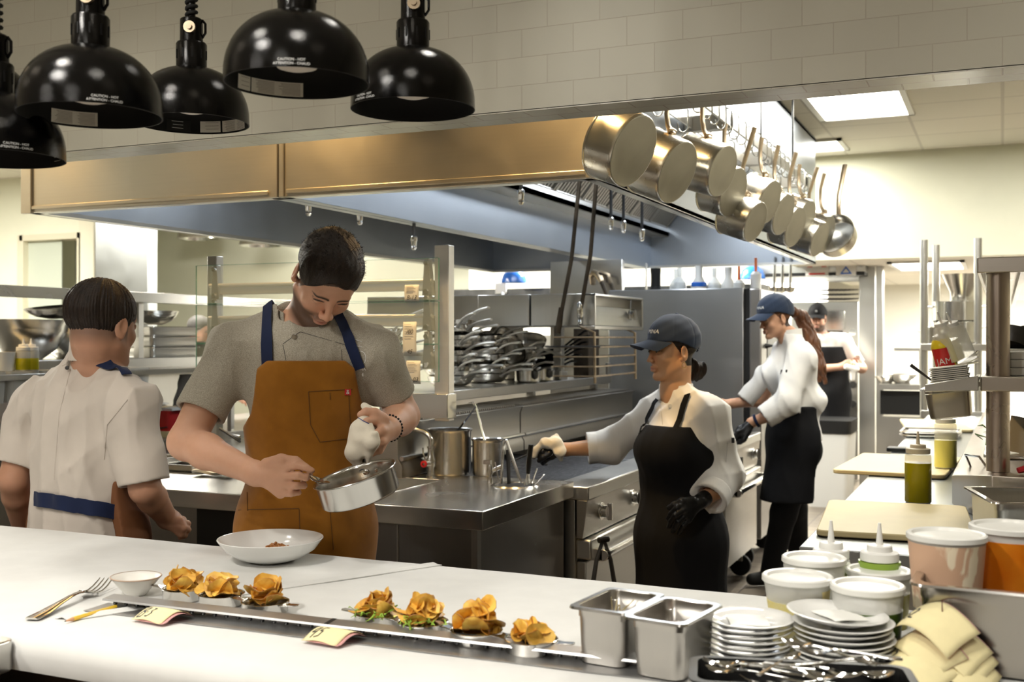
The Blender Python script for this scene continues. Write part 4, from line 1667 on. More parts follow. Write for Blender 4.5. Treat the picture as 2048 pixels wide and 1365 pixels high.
single('parsley_sprig', B, GREEND, 'dark green parsley bits on the right pair of chip dishes', 'garnish', kind='stuff')

# ------------------------------------------------------------------ two small steel pans with rims

def gastro(L, W, H, rim, taper, label, cat='pan', name='steel_pan', group=None, rr=.022, mat=None, nowall=False):
	t = thing(name, label, cat, (0, 0, 0), 0, group)
	mat = mat or STZ
	tp = taper
	R = []
	for (ins, z) in ((tp, 0.0), (tp * .55, .004), (tp * .35, H * .35), (tp * .15, H * .8), (0, H * .82), (0, H - .002)):
		R.append(rrect(-L / 2 + ins, -W / 2 + ins, L / 2 - ins, W / 2 - ins, max(rr - ins * .3, .006), z, 5))
	th = .0012
	inner = []
	for (ins, z) in ((0, H - .002), (0, H * .82), (tp * .15, H * .8), (tp * .35, H * .35), (tp * .55, .006), (tp, .003)):
		inner.append(rrect(-L / 2 + ins + th, -W / 2 + ins + th, L / 2 - ins - th, W / 2 - ins - th, max(rr - ins * .3 - th, .005), z, 5))
	obj('pan_body', MB().loft(R + inner, None, True, True), mat, t, angle=40)
	e = [rrect(-L / 2 + .001, -W / 2 + .001, L / 2 - .001, W / 2 - .001, rr, H - .003, 5), rrect(-L / 2, -W / 2, L / 2, W / 2, rr, H, 5), rrect(-L / 2 - rim, -W / 2 - rim, L / 2 + rim, W / 2 + rim, rr * .7, H, 5), rrect(-L / 2 - rim - .001, -W / 2 - rim - .001, L / 2 + rim + .001, W / 2 + rim + .001, rr * .7, H - .004, 5), rrect(-L / 2 - rim + .001, -W / 2 - rim + .001, L / 2 + rim - .001, W / 2 + rim - .001, rr * .7, H - .0035, 5), rrect(-L / 2, -W / 2, L / 2, W / 2, rr, H - .003, 5)]
	obj('rim', MB().loft(e, None, False, False), STB, t, angle=50)
	return t

sh = steel('small_pan_steel', (.50, .48, .45), .30, 2, .03, .15, .03)
p1 = gastro(.094, .150, .100, .009, .010, 'small deep steel pan with some herb sprigs, left of the two on the table', 'pan', 'small_steel_pan', 'small steel pans on the table', .020, sh)
Pm = [PZ(1155, 1213, 1.012), PZ(1262, 1230, 1.012)]
ang = math.atan2(Pm[1].y - Pm[0].y, Pm[1].x - Pm[0].x) * .6
c = (PZ(1155, 1213, 1.012) + PZ(1265, 1229, 1.012) + PZ(1205, 1179, 1.012) + PZ(1318, 1190, 1.012)) / 4
p1.location = (c.x, c.y, TT)
p1.rotation_euler = (0, 0, ang)
B = MB()
for k in range(22):
	a = Vector((c.x + rnd.uniform(-.03, .0), c.y + rnd.uniform(-.02, .05), TT + .045))
	b_ = a + Vector((rnd.uniform(-.03, .035), rnd.uniform(-.03, .03), rnd.uniform(.02, .055)))
	B.tube([a, (a + b_) / 2 + Vector((0, 0, .006)), b_], .0009, 4)
single('herb_stalks', B, pmat('dry_stalk', (.55, .45, .22), .6), 'thin pale stalks standing in the left small steel pan', 'stalks', kind='stuff')
B = MB().lathe([(0, .0), (.030, 0), (.034, .01), (.02, .03), (0, .042)], 14)
single('shredded_food', B, pmat('pale_shreds', (.62, .55, .40), .8, bump=1, bscale=160, noise=.3), 'pale shredded food at the bottom of the left small steel pan', 'food', (c.x, c.y + .01, TT + .004), kind='stuff')
p2 = dup(p1, None, None, 'small deep steel pan without stalks, right of the two on the table')
c = (PZ(1266, 1234, 1.014) + PZ(1384, 1252, 1.014) + PZ(1305, 1191, 1.014) + PZ(1428, 1206, 1.014)) / 4
p2.location = (c.x + .002, c.y, TT)
p2.rotation_euler = (0, 0, ang - .04)
B = MB().rbox((-.035, -.06, 0), (.035, .06, .062), .015)
single('sauce_fill', B, pmat('brown_sauce', (.16, .07, .03), .15, 0, .5), 'dark brown sauce inside the right small steel pan', 'sauce', (c.x, c.y, TT + .0035), rot=(0, 0, ang - .04), kind='stuff')

# ------------------------------------------------------------------ plates
plate0 = None

def plate(loc, label, group, s=1.0, rot=(0, 0, 0), sx=1.0):
	global plate0
	if plate0 is None:
		R = .0775
		pr = [(0, .001), (.040, .001), (.042, 0), (.046, 0), (.048, .0025), (.062, .006), (R, .0125), (R + .0006, .0135), (R - .001, .0142), (.062, .0082), (.050, .0050), (.047, .0040), (0, .0036)]
		plate0 = single('plate', MB().lathe(pr, 72), PORC, label, 'plate', loc, group, angle=50)
		plate0.rotation_euler = rot
		plate0.scale = (s * sx, s, s)
		return plate0
	return dup(plate0, loc, None, label, group, rot, (s * sx, s, s))

words = ['at the bottom of', 'second from the bottom of', 'third from the bottom of', 'fourth from the bottom of', 'fifth from the bottom of', 'sixth from the bottom of', 'seventh from the bottom of', 'topmost of']
c1 = PZ(1495, 1322, TT)
for k in range(8):
	plate((c1.x + .002 * math.sin(k * 2.1), c1.y + .002 * math.cos(k * 3), TT + k * .0090), 'round white plate, ' + words[k] + ' the left stack' + (', a paper square on it' if k == 7 else ''), 'plates in the left stack')
c2 = PZ(1686, 1334, TT)
for k in range(8):
	plate((c2.x + .003 * math.sin(k * 1.7 + 1), c2.y + .002 * math.cos(k * 2.3), TT + k * .0092), 'round white plate, ' + (words[k] if k < 7 else 'under the tilted plate of') + ' the right stack', 'plates in the right stack', 1.07)
plate((c2.x - .010, c2.y, TT + 7 * .0092 + .0135), 'tilted white plate with a paper square, on top of the right stack', 'plates in the right stack', 1.04, (.02, .06, .4), 1.04)
for (cx, cy, cz, rz, lb) in ((c1.x + .0, c1.y + .002, TT + 7 * .009 + .0065, .35, 'white paper square lying in the top plate of the left stack'), (c2.x - .005, c2.y, TT + 8 * .0092 + .0128, .75, 'white paper square lying in the tilted top plate')):
	rows = [[(.035 * (i / 6 - .5) * 2 * .95, .035 * (j / 6 - .5) * 2, .001 * math.sin(i + j)) for i in range(7)] for j in range(7)]
	single('paper_square', MB().sheet(rows, .0004), pmat('waxed_paper', (.80, .80, .76), .5), lb, 'paper', (cx, cy, cz), rot=(.02, .04 if rz > .5 else 0, rz))

# ------------------------------------------------------------------ black tray of cutlery
Pa, Pb = PZ(1398, 1318, .975), PZ(1800, 1338, .975)
dx = (Pb - Pa).normalized()
t = thing('cutlery_tray', 'black plastic tray full of spoons and forks at the bottom edge', 'tray', (Pa.x, Pa.y, TT))
M = frame((0, 0, 0), dx, Vector((0, 0, 1)).cross(dx))
t.rotation_euler = (0, 0, math.atan2(dx.y, dx.x))
Wd, Ln = .115, (Pb - Pa).length
o1 = [rrect(0, -Wd, Ln, 0, .02, 0), rrect(-.006, -Wd - .006, Ln + .006, .004, .022, .058), rrect(-.014, -Wd - .014, Ln + .014, .010, .026, .060), rrect(-.014, -Wd - .014, Ln + .014, .010, .026, .064), rrect(-.002, -Wd - .002, Ln + .002, .0, .02, .064), rrect(.004, -Wd + .004, Ln - .004, -.004, .018, .003)]
obj('tray_body', MB().loft(o1), BLACKP, t, None, 0, angle=40)
base = Vector((Pa.x, Pa.y, 0))
first = {}
q = random.Random(5)
for k in range(16):
	kind = 'spoon' if k % 3 else 'fork'
	u = .03 + (Ln - .06) * (k % 8) / 8 + q.uniform(0, .02)
	v = -.015 - .075 * q.random()
	z = TT + .006 + .0055 * k
	ang = q.uniform(-.35, .55) + (PI if q.random() < .5 else 0)
	ctr = Pa + dx * u + Vector((0, 0, 1)).cross(dx) * v
	dv = Vector((math.cos(ang + .05), math.sin(ang + .05) * .8, 0)).normalized() * .075
	lo = .02
	ctr = Pa + dx * min(max(u, .08), Ln - .08) + Vector((0, 0, 1)).cross(dx) * v
	A, C = ctr - dv, ctr + dv
	A.z, C.z = z, z + q.uniform(-.002, .01)
	nm = 'table_spoon' if kind == 'spoon' else 'table_fork'
	lb = 'polished steel %s in the heap of cutlery in the black tray' % kind
	if kind not in first:
		first[kind] = cutlery(nm, kind, A, C, lb, kind, 0, CHROME)
		first[kind]['group'] = 'cutlery in the black tray'
	else:
		f = first[kind]
		Mx = frame(A, C - A, Vector((0, 0, 1)).cross(C - A))
		d = dup(f, A, None, lb, 'cutlery in the black tray', Mx.to_3x3().to_euler())
A, C = PZ(1515, 1352, 1.0), PZ(1603, 1308, 1.02)
s_ = cutlery('table_spoon', 'spoon', A, C, 'large bright spoon leaning up on the heap of cutlery against the plates', 'spoon', 0, CHROME, L=.19)
s_.scale = (1, 1.1, 1)

# ------------------------------------------------------------------ deli tubs and squeeze bottles
LIDW = pmat('milky_lid_plastic', (.80, .80, .77), .32, 0, .5, bump=.05, bscale=40)

def tub(name, px, py_lid, d, H, label, fill=None, fh=0, R=.0585, mat=None, lid=True, rbot=.86):
	c = U(px, py_lid, d)
	z0 = c.z - H
	t = thing(name, label, 'container', (c.x, c.y, z0), 0, None)
	rb = R * rbot
	k = (R - rb) / H
	ow = [(0, 0), (rb - .003, 0), (rb, .003), (rb + k * (H - .018), H - .018), (R - .002, H - .016), (R - .001, H - .004), (R - .0025, H - .004), (rb + k * (H - .02) - .0015, H - .02), (rb - .0015, .004), (0, .003)]
	obj('tub_wall', MB().lathe(ow, 56), mat or TRANSP, t, angle=40)
	if lid:
		lw = [(0, H - .006), (R - .010, H - .006), (R - .007, H - .001), (R - .001, H), (R + .002, H - .002), (R + .0025, H - .010), (R + .0005, H - .012), (R - .001, H - .0035), (R - .008, H - .0045), (R - .011, H - .0095), (0, H - .009)]
		obj('lid', MB().lathe(lw, 56), LIDP, t, angle=40)
	if fill is not None:
		fw = [(0, .004), (rb - .003, .0035)] + [(rb + k * fh * u + .0004, .004 + (fh - .004) * u) for u in (.02, .25, .5, .75, 1)] + [(0, fh)]
		obj('contents', MB().lathe(fw, 40), fill, t, angle=40)
	return t

SAUCEG = pmat('green_herb_sauce', (.035, .075, .008), .3, 0, .5, col2=(.06, .11, .012), nscale=60)
SAUCEY = pmat('yellow_lemon_zest', (.78, .66, .20), .6, col2=(.82, .74, .38), nscale=80)
SAUCEO = pmat('olive_oil_sauce', (.30, .27, .02), .3)
SAUCEPINK = pmat('beige_pink_sauce', (.66, .42, .28), .45, col2=(.90, .78, .58), nscale=9, thr=(.50, .54), distort=1.2)
SAUCEOR = pmat('orange_red_sauce', (.62, .13, .0), .35, col2=(.72, .22, .01), nscale=18)
# stack of saucers under the lemon tub
cS = U(1600, 1150, 2.02)
zb = cS.z - .090
q0 = TT
nS = max(1, int(round((zb - TT - .005) / .0085)))
st = None
for k in range(nS):
	plate((cS.x, cS.y, TT + k * .0085), 'small white saucer in the short stack under the lemon tub', 'saucers under the lemon tub', .80)
tA = tub('deli_container', 1595, 1150, 2.02, cS.z - (TT + nS * .0085 + .006), 'translucent tub of yellow zest with a handwritten tape, left front of the group', SAUCEY, .040, .0615, rbot=.80)
# masking tape label with handwriting
Hh = cS.z - (TT + nS * .0085 + .006)
rows = []
a0, a1 = .55 + YAW, 1.10 + YAW
for j in range(4):
	zz = Hh * (.30 + .45 * j / 3)
	rr = .0615 * .80 + (.0615 * .2) * zz / Hh + .0006
	rows.append([(rr * math.sin(a0 + (a1 - a0) * i / 8 + .06 * (3 - j)), -rr * math.cos(a0 + (a1 - a0) * i / 8 + .06 * (3 - j)), zz) for i in range(9)])
tp = obj('tape_label', MB().sheet(rows), pmat('yellow_masking_tape', (.72, .60, .28), .7), tA, angle=0)
vs, fs = text2d('Lemon', .016, 'CENTER', .3)
mm = (a0 + a1) / 2 + .08
B = MB().add([((.0585 + .0008) * math.sin(mm + x / .058), -(.0585 + .0008) * math.cos(mm + x / .058), Hh * .50 + y + x * .12) for x, y, _ in vs], fs)
obj('handwriting', B, INK, tp, angle=0)
tub('deli_container', 1628, 1113, 2.13, .145, 'translucent tub with a plain lid behind the lemon tub', pmat('pale_dressing', (.60, .62, .42), .5), .05)
tub('deli_container', 1735, 1168, 1.945, .130, 'translucent tub half full of dark green sauce, right front of the group', SAUCEG, .088, .0615)
tub('deli_container', 1757, 1138, 2.15, .135, 'translucent tub of olive coloured oil behind the dark green one', SAUCEO, .092, .060)

def squeeze(px, py_tip, d, R, H, label, oilmat, fillz, capcol=None, tip=.045, group=None, zbase=None):
	c = U(px, py_tip, d)
	z0 = c.z - H if zbase is None else zbase
	t = thing('squeeze_bottle', label, 'bottle', (c.x, c.y, z0), 0, group)
	sh = H - tip - .030
	bw = [(0, 0), (R - .003, 0), (R, .004), (R, sh - .012), (R * .96, sh - .003), (R * .80, sh), (R * .80, sh + .004)]
	obj('bottle_body', MB().lathe(bw, 40), TRANSP, t, angle=40)
	fz = fillz
	obj('oil_fill', MB().lathe([(0, .003), (R - .0025, .0015), (R + .0004, .005), (R + .0004, fz), (0, fz)], 40), oilmat, t, angle=40)
	cm = capcol or WHITEP
	cw = [(R * .9, sh + .001), (R * .93, sh + .002), (R * .93, sh + .017), (R * .88, sh + .019), (R * .62, sh + .020), (R * .60, sh + .030), (R * .55, sh + .032), (.0072, sh + .033), (.0028, H), (0, H)]
	obj('screw_cap', MB().lathe(cw, 36), cm, t, angle=40)
	return t

GREENOIL = pmat('pale_green_liquid', (.50, .56, .26), .3)
squeeze(1662, 1042, 2.22, .038, .205, 'white capped squeeze bottle with pale liquid, left of two behind the tubs', GREENOIL, .12)
squeeze(1759, 1047, 2.20, .040, .205, 'white capped squeeze bottle with green liquid, right of two behind the tubs', pmat('leaf_green_liquid', (.22, .34, .04), .3), .13)

# ------------------------------------------------------------------ big steel pan with tall tubs, right edge
rl, rr_ = PZ(1816, 1167, 1.06), PZ(2048, 1189, 1.06)
dx = (rr_ - rl).normalized()
dy = Vector((0, 0, 1)).cross(dx)
t = gastro(.50, .29, .146, .014, .012, 'large deep steel pan at the right edge holding two tall tubs', 'pan', 'hotel_pan', None, .035, steel('big_pan_steel', (.40, .375, .34), .26, 2, .04, .15, .04))
cc = rl + dx * .264 + dy * .160
t.location = (cc.x, cc.y, TT)
t.rotation_euler = (0, 0, math.atan2(dx.y, dx.x))
B = MB().rbox((-.23, -.125, .005), (.23, .125, .066), .03)
obj('false_bottom', B, STD, t, None, .002)
tub('sauce_tub', 1893, 1066, 1.97, U(1893, 1066, 1.97).z - (TT + .070), 'tall translucent tub smeared with beige pink sauce, in the large steel pan', SAUCEPINK, .125, .066, rbot=.84)
tub('sauce_tub', 2022, 1050, 2.02, U(2022, 1050, 2.02).z - (TT + .070), 'tall translucent tub of orange red sauce, in the large steel pan at the right edge', SAUCEOR, .122, .070, rbot=.86)
# dark stand for the pan end is the table itself; ticket spike in front of it
c = PZ(1884, 1356, TT)
t = thing('ticket_spike', 'thin bill spike holding curled order slips in front of the large pan', 'spike', (c.x, c.y, TT))
obj('spike_base', MB().lathe([(0, 0), (.045, 0), (.045, .003), (.008, .006), (0, .008)], 32), DARKST, t)
obj('spike_rod', MB().tube([(0, 0, .005), (.001, 0, .09), (.0, 0, .128)], [.0016, .0016, .0006], 8), pmat('rusty_rod', (.22, .08, .06), .4, .6), t)
digs = {'32': [[(0, .9), (.3, .95), (.1, .6), (.35, .4), (.25, .05), (-.02, .1)], [(.5, .8), (.7, .95), (.85, .75), (.5, .1), (.95, .02)]],
		'01': [[(.2, .9), (0, .5), (.15, 0), (.35, .3), (.3, .8), (.2, .9)], [(.7, .95), (.66, 0)]],
		'33': [[(0, .9), (.3, .95), (.1, .6), (.35, .4), (.25, .05), (-.02, .1)], [(.55, .9), (.85, .95), (.65, .6), (.9, .4), (.8, .05), (.5, .1)]],
		'7': [[(0, .9), (.4, .9), (.15, 0)]]}
for k, (ox, oy, rz, dz, word, lab, wv) in enumerate((
		(-.018, -.002, -.75, .100, '32', 'topmost curled yellow slip marked 32 on the bill spike', .055),
		(.002, .0, -.55, .066, '7', 'second curled yellow slip on the bill spike', .058),
		(.012, -.004, -.45, .050, '7', 'third curled yellow slip on the bill spike', .06),
		(-.034, -.010, -.92, .062, '01', 'yellow slip marked 01 under the topmost one on the bill spike', .06),
		(-.044, -.034, -.74, .040, '33', 'yellow slip marked 33 lowest at the left of the bill spike', .062),
		(.020, -.02, -.3, .030, '7', 'lowest curled yellow slip at the right of the bill spike', .07))):
	tk = thing('order_slip', lab, 'ticket', (c.x + ox, c.y + oy, TT + dz), rz, 'slips on the bill spike', (.50, .12, rz))
	rows = []
	W_, L_ = .074, .120
	for j in range(11):
		v = j / 10 - .5
		rows.append([(L_ * (i / 16 - .5), W_ * v, -.028 * abs(2 * (i / 16 - .5)) ** 2.0 * (1.25 if i > 8 else 1) + .004 * math.sin(PI * j / 10)) for i in range(17)])
	o = obj('yellow_slip', MB().sheet(rows, .0003), PAPERY, tk, angle=0)
	r2 = [[(x * .985, y + .002, z - .0012) for x, y, z in r] for r in rows]
	obj('pink_copy', MB().sheet(r2, .0003), PAPERP, tk, angle=0)
	vs, fs = stroke2d(digs[word], .05)
	P = []
	for x, y, _ in vs:
		X = -.052 + x * .030
		Y = -.020 + y * .028
		uu = X / L_
		P.append((X, Y, -.028 * abs(2 * uu) ** 2.0 + .004 * math.sin(PI * (Y / W_ + .5)) + .0012))
	obj('handwriting', MB().add(P, fs), INK, o, angle=0)

# ------------------------------------------------------------------ prep counter on the right
QX, QY0 = -.50, 3.03
t = thing('prep_counter', 'long stainless prep counter along the right side with cutting boards', 'counter', (.1, 5.5, 0))
obj('worktop', MB().box((QX, QY0, .865), (.75, 8.6, .91)), steel('prep_top_steel', (.40, .42, .42), .3, 1), t, None, .004, True)
obj('body', MB().box((QX + .03, QY0 + .03, .12), (.74, 8.55, .865)), STD, t, None, .003, True)
B = MB()
for x in (QX + .08, .66):
	for y in (QY0 + .1, 5.8, 8.45):
		B.cyl(.025, 0, .12, 10, Matrix.Translation((x, y, 0)))
pieces('foot', B, STZ, t, 0, True)

def board(px, label, z=.912, th=.018):
	P = [PZ(x, y, z + th) for x, y in px]
	c = sum(P, Vector()) / 4
	ang = math.atan2(P[1].y - P[0].y, P[1].x - P[0].x)
	w = (P[1] - P[0]).length
	l = ((P[3] - P[0]).length + (P[2] - P[1]).length) / 2
	o = single('cutting_board', MB().rbox((-w / 2, -l / 2, 0), (w / 2, l / 2, th), .03, None, 6), BOARD, label, 'cutting board', (c.x, c.y, z), 'cutting boards on the prep counter', .004)
	o.rotation_euler = (0, 0, ang)
	return o

board([(1622, 1060), (1948, 1078), (1945, 1012), (1662, 1000)], 'nearest cream cutting board on the prep counter, before the dark oil bottle')
board([(1684, 940), (1912, 952), (1900, 912), (1712, 907)], 'second cream cutting board, under the pale yellow bottle')
board([(1800, 857), (1935, 860), (1930, 841), (1812, 838)], 'farthest cream cutting board behind the steel trays')
OIL1 = pmat('dark_olive_oil', (.50, .43, .006), .2, col2=(.55, .48, .01), nscale=5)
OIL2 = pmat('pale_yellow_oil', (.88, .82, .22), .25)
c = PZ(1836, 1006, .91)
d = (c.y * FW.y + c.x * FW.x)
H = (1008 - 866) * d / FPX
squeeze(1836, 866, d, .043, H, 'squeeze bottle of dark olive oil on the steel between the boards', OIL1, H * .565, pmat('cream_cap', (.78, .72, .60), .45), .045, None, .9105)
c = PZ(1891, 936, .932)
d = (c.y * FW.y + c.x * FW.x)
H = .255
squeeze(1891, 820, d, .0435, H, 'squeeze bottle of pale yellow oil standing on the second board', OIL2, .115, None, .04, None, .932)
for k in range(2):
	c = PZ(1862, 872, .913)
	o = gastro(.30, .30, .016, .010, .008, ['steel sheet tray', 'upper steel sheet tray'][k] + ' stacked beside the farthest cutting board', 'tray', 'sheet_tray', 'sheet trays on the prep counter')
	o.location = (c.x - .0, c.y, .912 + k * .018)
single('folded_cloth', MB().rbox((-.06, -.05, 0), (.06, .05, .02), .01), BLACKP, 'small black folded cloth between second board and trays', 'cloth', PZ(1800, 903, .913), bevel=.005)

# refrigerated rail
RZ = 1.06
t = thing('cold_rail', 'raised stainless ingredient rail behind the bottles', 'rail unit', (.2, 5.0, .911))
poly = [(-.155, 4.0), (-.03, 3.60), (.72, 3.60), (.72, 8.2), (-.10, 8.2)]
obj('rail_box', MB().loft([[(x, y, .912) for x, y in poly], [(x + (.0 if i not in (0,) else 0), y, RZ - (.05 if i in (0, 4) else 0)) for i, (x, y) in enumerate(poly)]]), steel('rail_steel', (.52, .47, .42), .3, 0, .08, .08, .03), t, None, .003, True, fix=True)
for i in range(4):
	y = 4.10 + i * .42
	obj('ingredient_well', MB().rbox((-.06, y, RZ + .001), (.22, y + .36, RZ + .014), .02), [STB, GREEND, STB, DARKST][i], t, None, .003, True)
obj('lid_handle', MB().tube([(-.10, 4.1, 1.03), (-.115, 4.05, 1.075), (-.07, 3.95, 1.08), (-.05, 3.95, 1.05)], .004, 6), CHROME, t, None, 0, True)
q = random.Random(3)
B = MB()
for k in range(60):
	p = Vector((-.02 + q.uniform(-.05, .18), 4.62 + q.uniform(-.08, .22), RZ + .02 + q.random() * .05))
	B.tube([p, p + Vector((q.uniform(-.03, .03), q.uniform(-.02, .02), q.uniform(-.004, .02))), p + Vector((q.uniform(-.05, .05), q.uniform(-.03, .03), q.uniform(-.01, .02)))], [.004, .008, .002], 5, None, False, (.35, 1))
single('green_beans', B, pmat('green_beans', (.06, .22, .02), .4), 'heap of bright green beans in the ingredient rail behind the post', 'vegetables', kind='stuff')
# steel pan at the right edge in front of the rail
p = gastro(.40, .30, .13, .014, .012, 'bright steel pan at the right edge in front of the cold rail', 'pan', 'hotel_pan', None, .03)
a, b_ = PZ(1990, 1034, 1.045), PZ(2048, 1032, 1.045)
c = PZ(2062, 985, 1.045)
p.location = (c.x + .07, c.y - .02, .912)
p.rotation_euler = (0, 0, .25)
single('red_cloth', MB().tube([(0, 0, 0), (.04, .01, .012), (.10, .0, .006)], [.015, .022, .02], 10, None, False, (.6, 1)), REDC, 'crumpled red cloth at the right edge on the cold rail', 'cloth', PZ(2036, 942, RZ + .012))
# recipe card and black bag
c = PZ(2010, 920, RZ)
single('recipe_card', MB().sheet([[(-.02, 0, 0), (.09, 0, -.02)], [(.0, .04, .12), (.11, .04, .10)]], .001), PAPERW, 'white printed card leaning on the rail behind the post', 'card', (c.x + .02, c.y + .10, RZ + .0225))

# overshelf on posts
t = thing('overshelf', 'two tier stainless overshelf on round posts at the right edge', 'shelf', (.3, 4.5, RZ))
y0s = 3.66
pB, pT = PY(1996, 930, y0s + .06), PY(1996, 544, y0s + .06)
zt = PY(1958, 516, y0s).z
z2 = PY(1962, 754, y0s).z
x0 = PY(1955, 516, y0s).x
B = MB()
for yy in (y0s + .06, 5.6, 7.6):
	B.cyl(.034, RZ + .001, zt - .02, 28, Matrix.Translation((pB.x + .0, yy, 0)))
pieces('post', B, steel('post_steel', (.50, .42, .36), .28, 2, .05, .05, .02), t, 0, True)
for nm, z, xa, th in (('top_shelf', zt, x0, .046), ('lower_shelf', z2, PY(1962, 754, y0s).x, .044)):
	obj(nm, MB().box((xa, y0s, z - .006), (.75, 7.7, z)).box((xa, y0s - .002, z - th), (.75, y0s + .012, z + .001)).box((xa - .002, y0s, z - th), (xa + .012, 7.7, z + .001)), steel(nm + '_steel', (.52, .48, .43), .3, 0 if nm[0] == 't' else 1, .06, .1, .03), t, None, .003, True)
B = MB()
for k in range(5):
	B.box((x0 + .12 + k * .12, y0s + .02, zt - .045), (x0 + .14 + k * .12, 7.6, zt - .006))
obj('underside_ribs', B, STY, t, None, 0, True)
# paper stacks, pans on the overshelf
c = PY(2030, 752, y0s + .25)
for k in range(3):
	single('paper_stack', MB().box((0, 0, 0), (.26, .20, .024)), PAPERW, ['lowest', 'middle', 'topmost'][k] + ' thick block of cream paper on the lower overshelf', 'paper', (PY(2003, 740, y0s + .2).x + .003 * k, y0s + .12, z2 + .0005 + k * .0253), 'blocks of paper on the overshelf', .003)
single('steel_rack_board', MB().box((-.02, 0, -.004), (.5, .5, .004)), STY, 'thin steel shelf board above the paper blocks behind the post', 'board', (PY(2003, 700, y0s + .4).x, y0s + .25, PY(2003, 701, y0s + .3).z), bevel=.001)
for (px, py, r, lb) in ((2022, 680, .075, 'steel fry pan leaning on the shelf behind the post, left'), (2066, 690, .07, 'steel fry pan leaning on the shelf at the right edge')):
	c = PY(px, py, y0s + .55)
	t = thing('fry_pan', lb, 'pan', (c.x, c.y, PY(2003, 701, y0s + .3).z + .005), 0, 'pans on the overshelf', (-.5, .2, 0))
	obj('pan_bowl', MB().lathe([(0, 0), (r * .7, 0), (r, .05), (r + .002, .05), (r * .7, .004), (0, .004)], 36), DARKST, t)
	obj('handle', MB().tube([(r, 0, .045), (r + .08, 0, .07), (r + .16, 0, .075)], .009, 8, None, False, (.5, 1)), DARKST, t)

# tilted bracket tray with hanging pan and bottles
Y = y0s - .02
A, C = PY(1850, 770, Y), PY(1957, 752, Y)
A2, C2 = PY(1851, 784, Y), PY(1957, 782, Y)
t = thing('side_bracket', 'tilted steel side bracket holding a small pan off the overshelf', 'bracket', (C.x, Y, z2))
dz = C.z - A.z
w = C.x - A.x
B = MB().loft([[(A.x, yy, A.z), (A.x, yy, A.z - .022), (C.x, yy, C.z - .045), (C.x, yy, C.z)] for yy in (Y - .004, Y + .012)])
obj('front_plate', B, STY, t, None, .002, True, fix=True)
B = MB()
for xx, zz in ((A.x, A.z - .004), (C.x - .012, C.z - .006)):
	B.box((xx, Y, zz - .012), (xx + .012, Y + .34, zz))
B.box((A.x, Y + .33, A.z - .016), (C.x, Y + .34, A.z))
obj('side_rails', B, STY, t, None, .001, True)
p = gastro(.135, .16, .10, .010, .012, 'worn small steel pan hanging from the tilted side bracket', 'pan', 'hanging_pan', None, .025, steel('hanging_pan_steel', (.44, .40, .33), .33, 2, .05, .2, .05))
c = PY(1903, 800, Y + .12)
p.location = (c.x, Y + .14, PY(1905, 836, Y + .1).z)
p.rotation_euler = (0, -.13, 0)
B = MB()
for k in range(14):
	B.box((-.055 + .002 * (k % 3), -.10, .006 * k), (.055 + .002 * (k % 3), .10, .006 * k + .0035))
single('paper_pile', B, WHITEW, 'loose pile of small white papers in the bracket pan', 'paper', (c.x, Y + .15, A.z - .026), rot=(0, -.13, 0), kind='stuff')
BZ_ = A.z + .05

def tiltbottle(px, py, lab, body, fill, rot, s=1.0, cap=WHITEP, red=False):
	c = PY(px, py, Y + .30)
	t = thing('squeeze_bottle', lab, 'bottle', (c.x, c.y, c.z), 0, 'bottles on the side bracket', rot)
	R, Hh = .035 * s, .15 * s
	obj('bottle_body', MB().lathe([(0, 0), (R, .002), (R, Hh * .62), (R * .8, Hh * .75), (R * .5, Hh * .8), (0, Hh * .8)], 24), body, t)
	if fill:
		obj('oil_fill', MB().lathe([(0, .002), (R - .002, .003), (R - .002, Hh * .45), (0, Hh * .45)], 24), fill, t)
	obj('screw_cap', MB().lathe([(R * .62, Hh * .74), (R * .62, Hh * .86), (R * .4, Hh * .88), (R * .12, Hh * .9), (R * .06, Hh * 1.1), (0, Hh * 1.1)], 20), cap, t)
	if red:
		rw = [[((R + .0008) * math.sin(a), -(R + .0008) * math.cos(a), z) for a in [(-1.4 + 2.0 * i / 12) for i in range(13)]] for z in (.012, Hh * .60)]
		lb = obj('red_label', MB().sheet(rw), REDP, t, angle=0)
		vs, fs = text2d('JAM', R * .85, 'CENTER')
		obj('label_lettering', MB().add([((R + .0016) * math.sin(-.3 + x / R), -(R + .0016) * math.cos(-.3 + x / R), Hh * .30 + y) for x, y, _ in vs], fs), INKW, lb, angle=0)
	return t

tiltbottle(1897, 746, 'yellow and red squeeze bottle lettered JAM leaning in the side bracket', pmat('yellow_bottle', (.85, .68, .02), .35), None, (.1, -.25, .25), 1.0, WHITEP, True)
tiltbottle(1908, 722, 'milky squeeze bottle with yellow oil behind the yellow and red one', TRANSP, OIL2, (.2, -.3, 0), 1.05)
tiltbottle(1932, 722, 'milky squeeze bottle with a lime stripe, rightmost in the side bracket', TRANSP, None, (.2, -.35, 0), 1.05)
a, b_ = PY(1822, 731, Y + .25), PY(1868, 765, Y + .22)
single('dark_skewer', MB().tube([a, b_], [.006, .003], 6), DARKST, 'thin dark handle sticking out left of the side bracket', 'utensil', tuple(b_), world=True)
B = MB()
for k in range(4):
	a, b_ = PY(1885 + 6 * k, 738 + 2 * k, Y + .3), PY(1955, 724 - 7 * k, Y + .42)
	B.tube([a, b_], .004, 6)
B = split_islands(B)
for k, m in enumerate(B):
	single('serving_tongs', m, CHROME, 'thin bright tong arm lying across the side bracket', 'tongs', tuple(m.v[0]), 'tong arms on the side bracket', world=True)

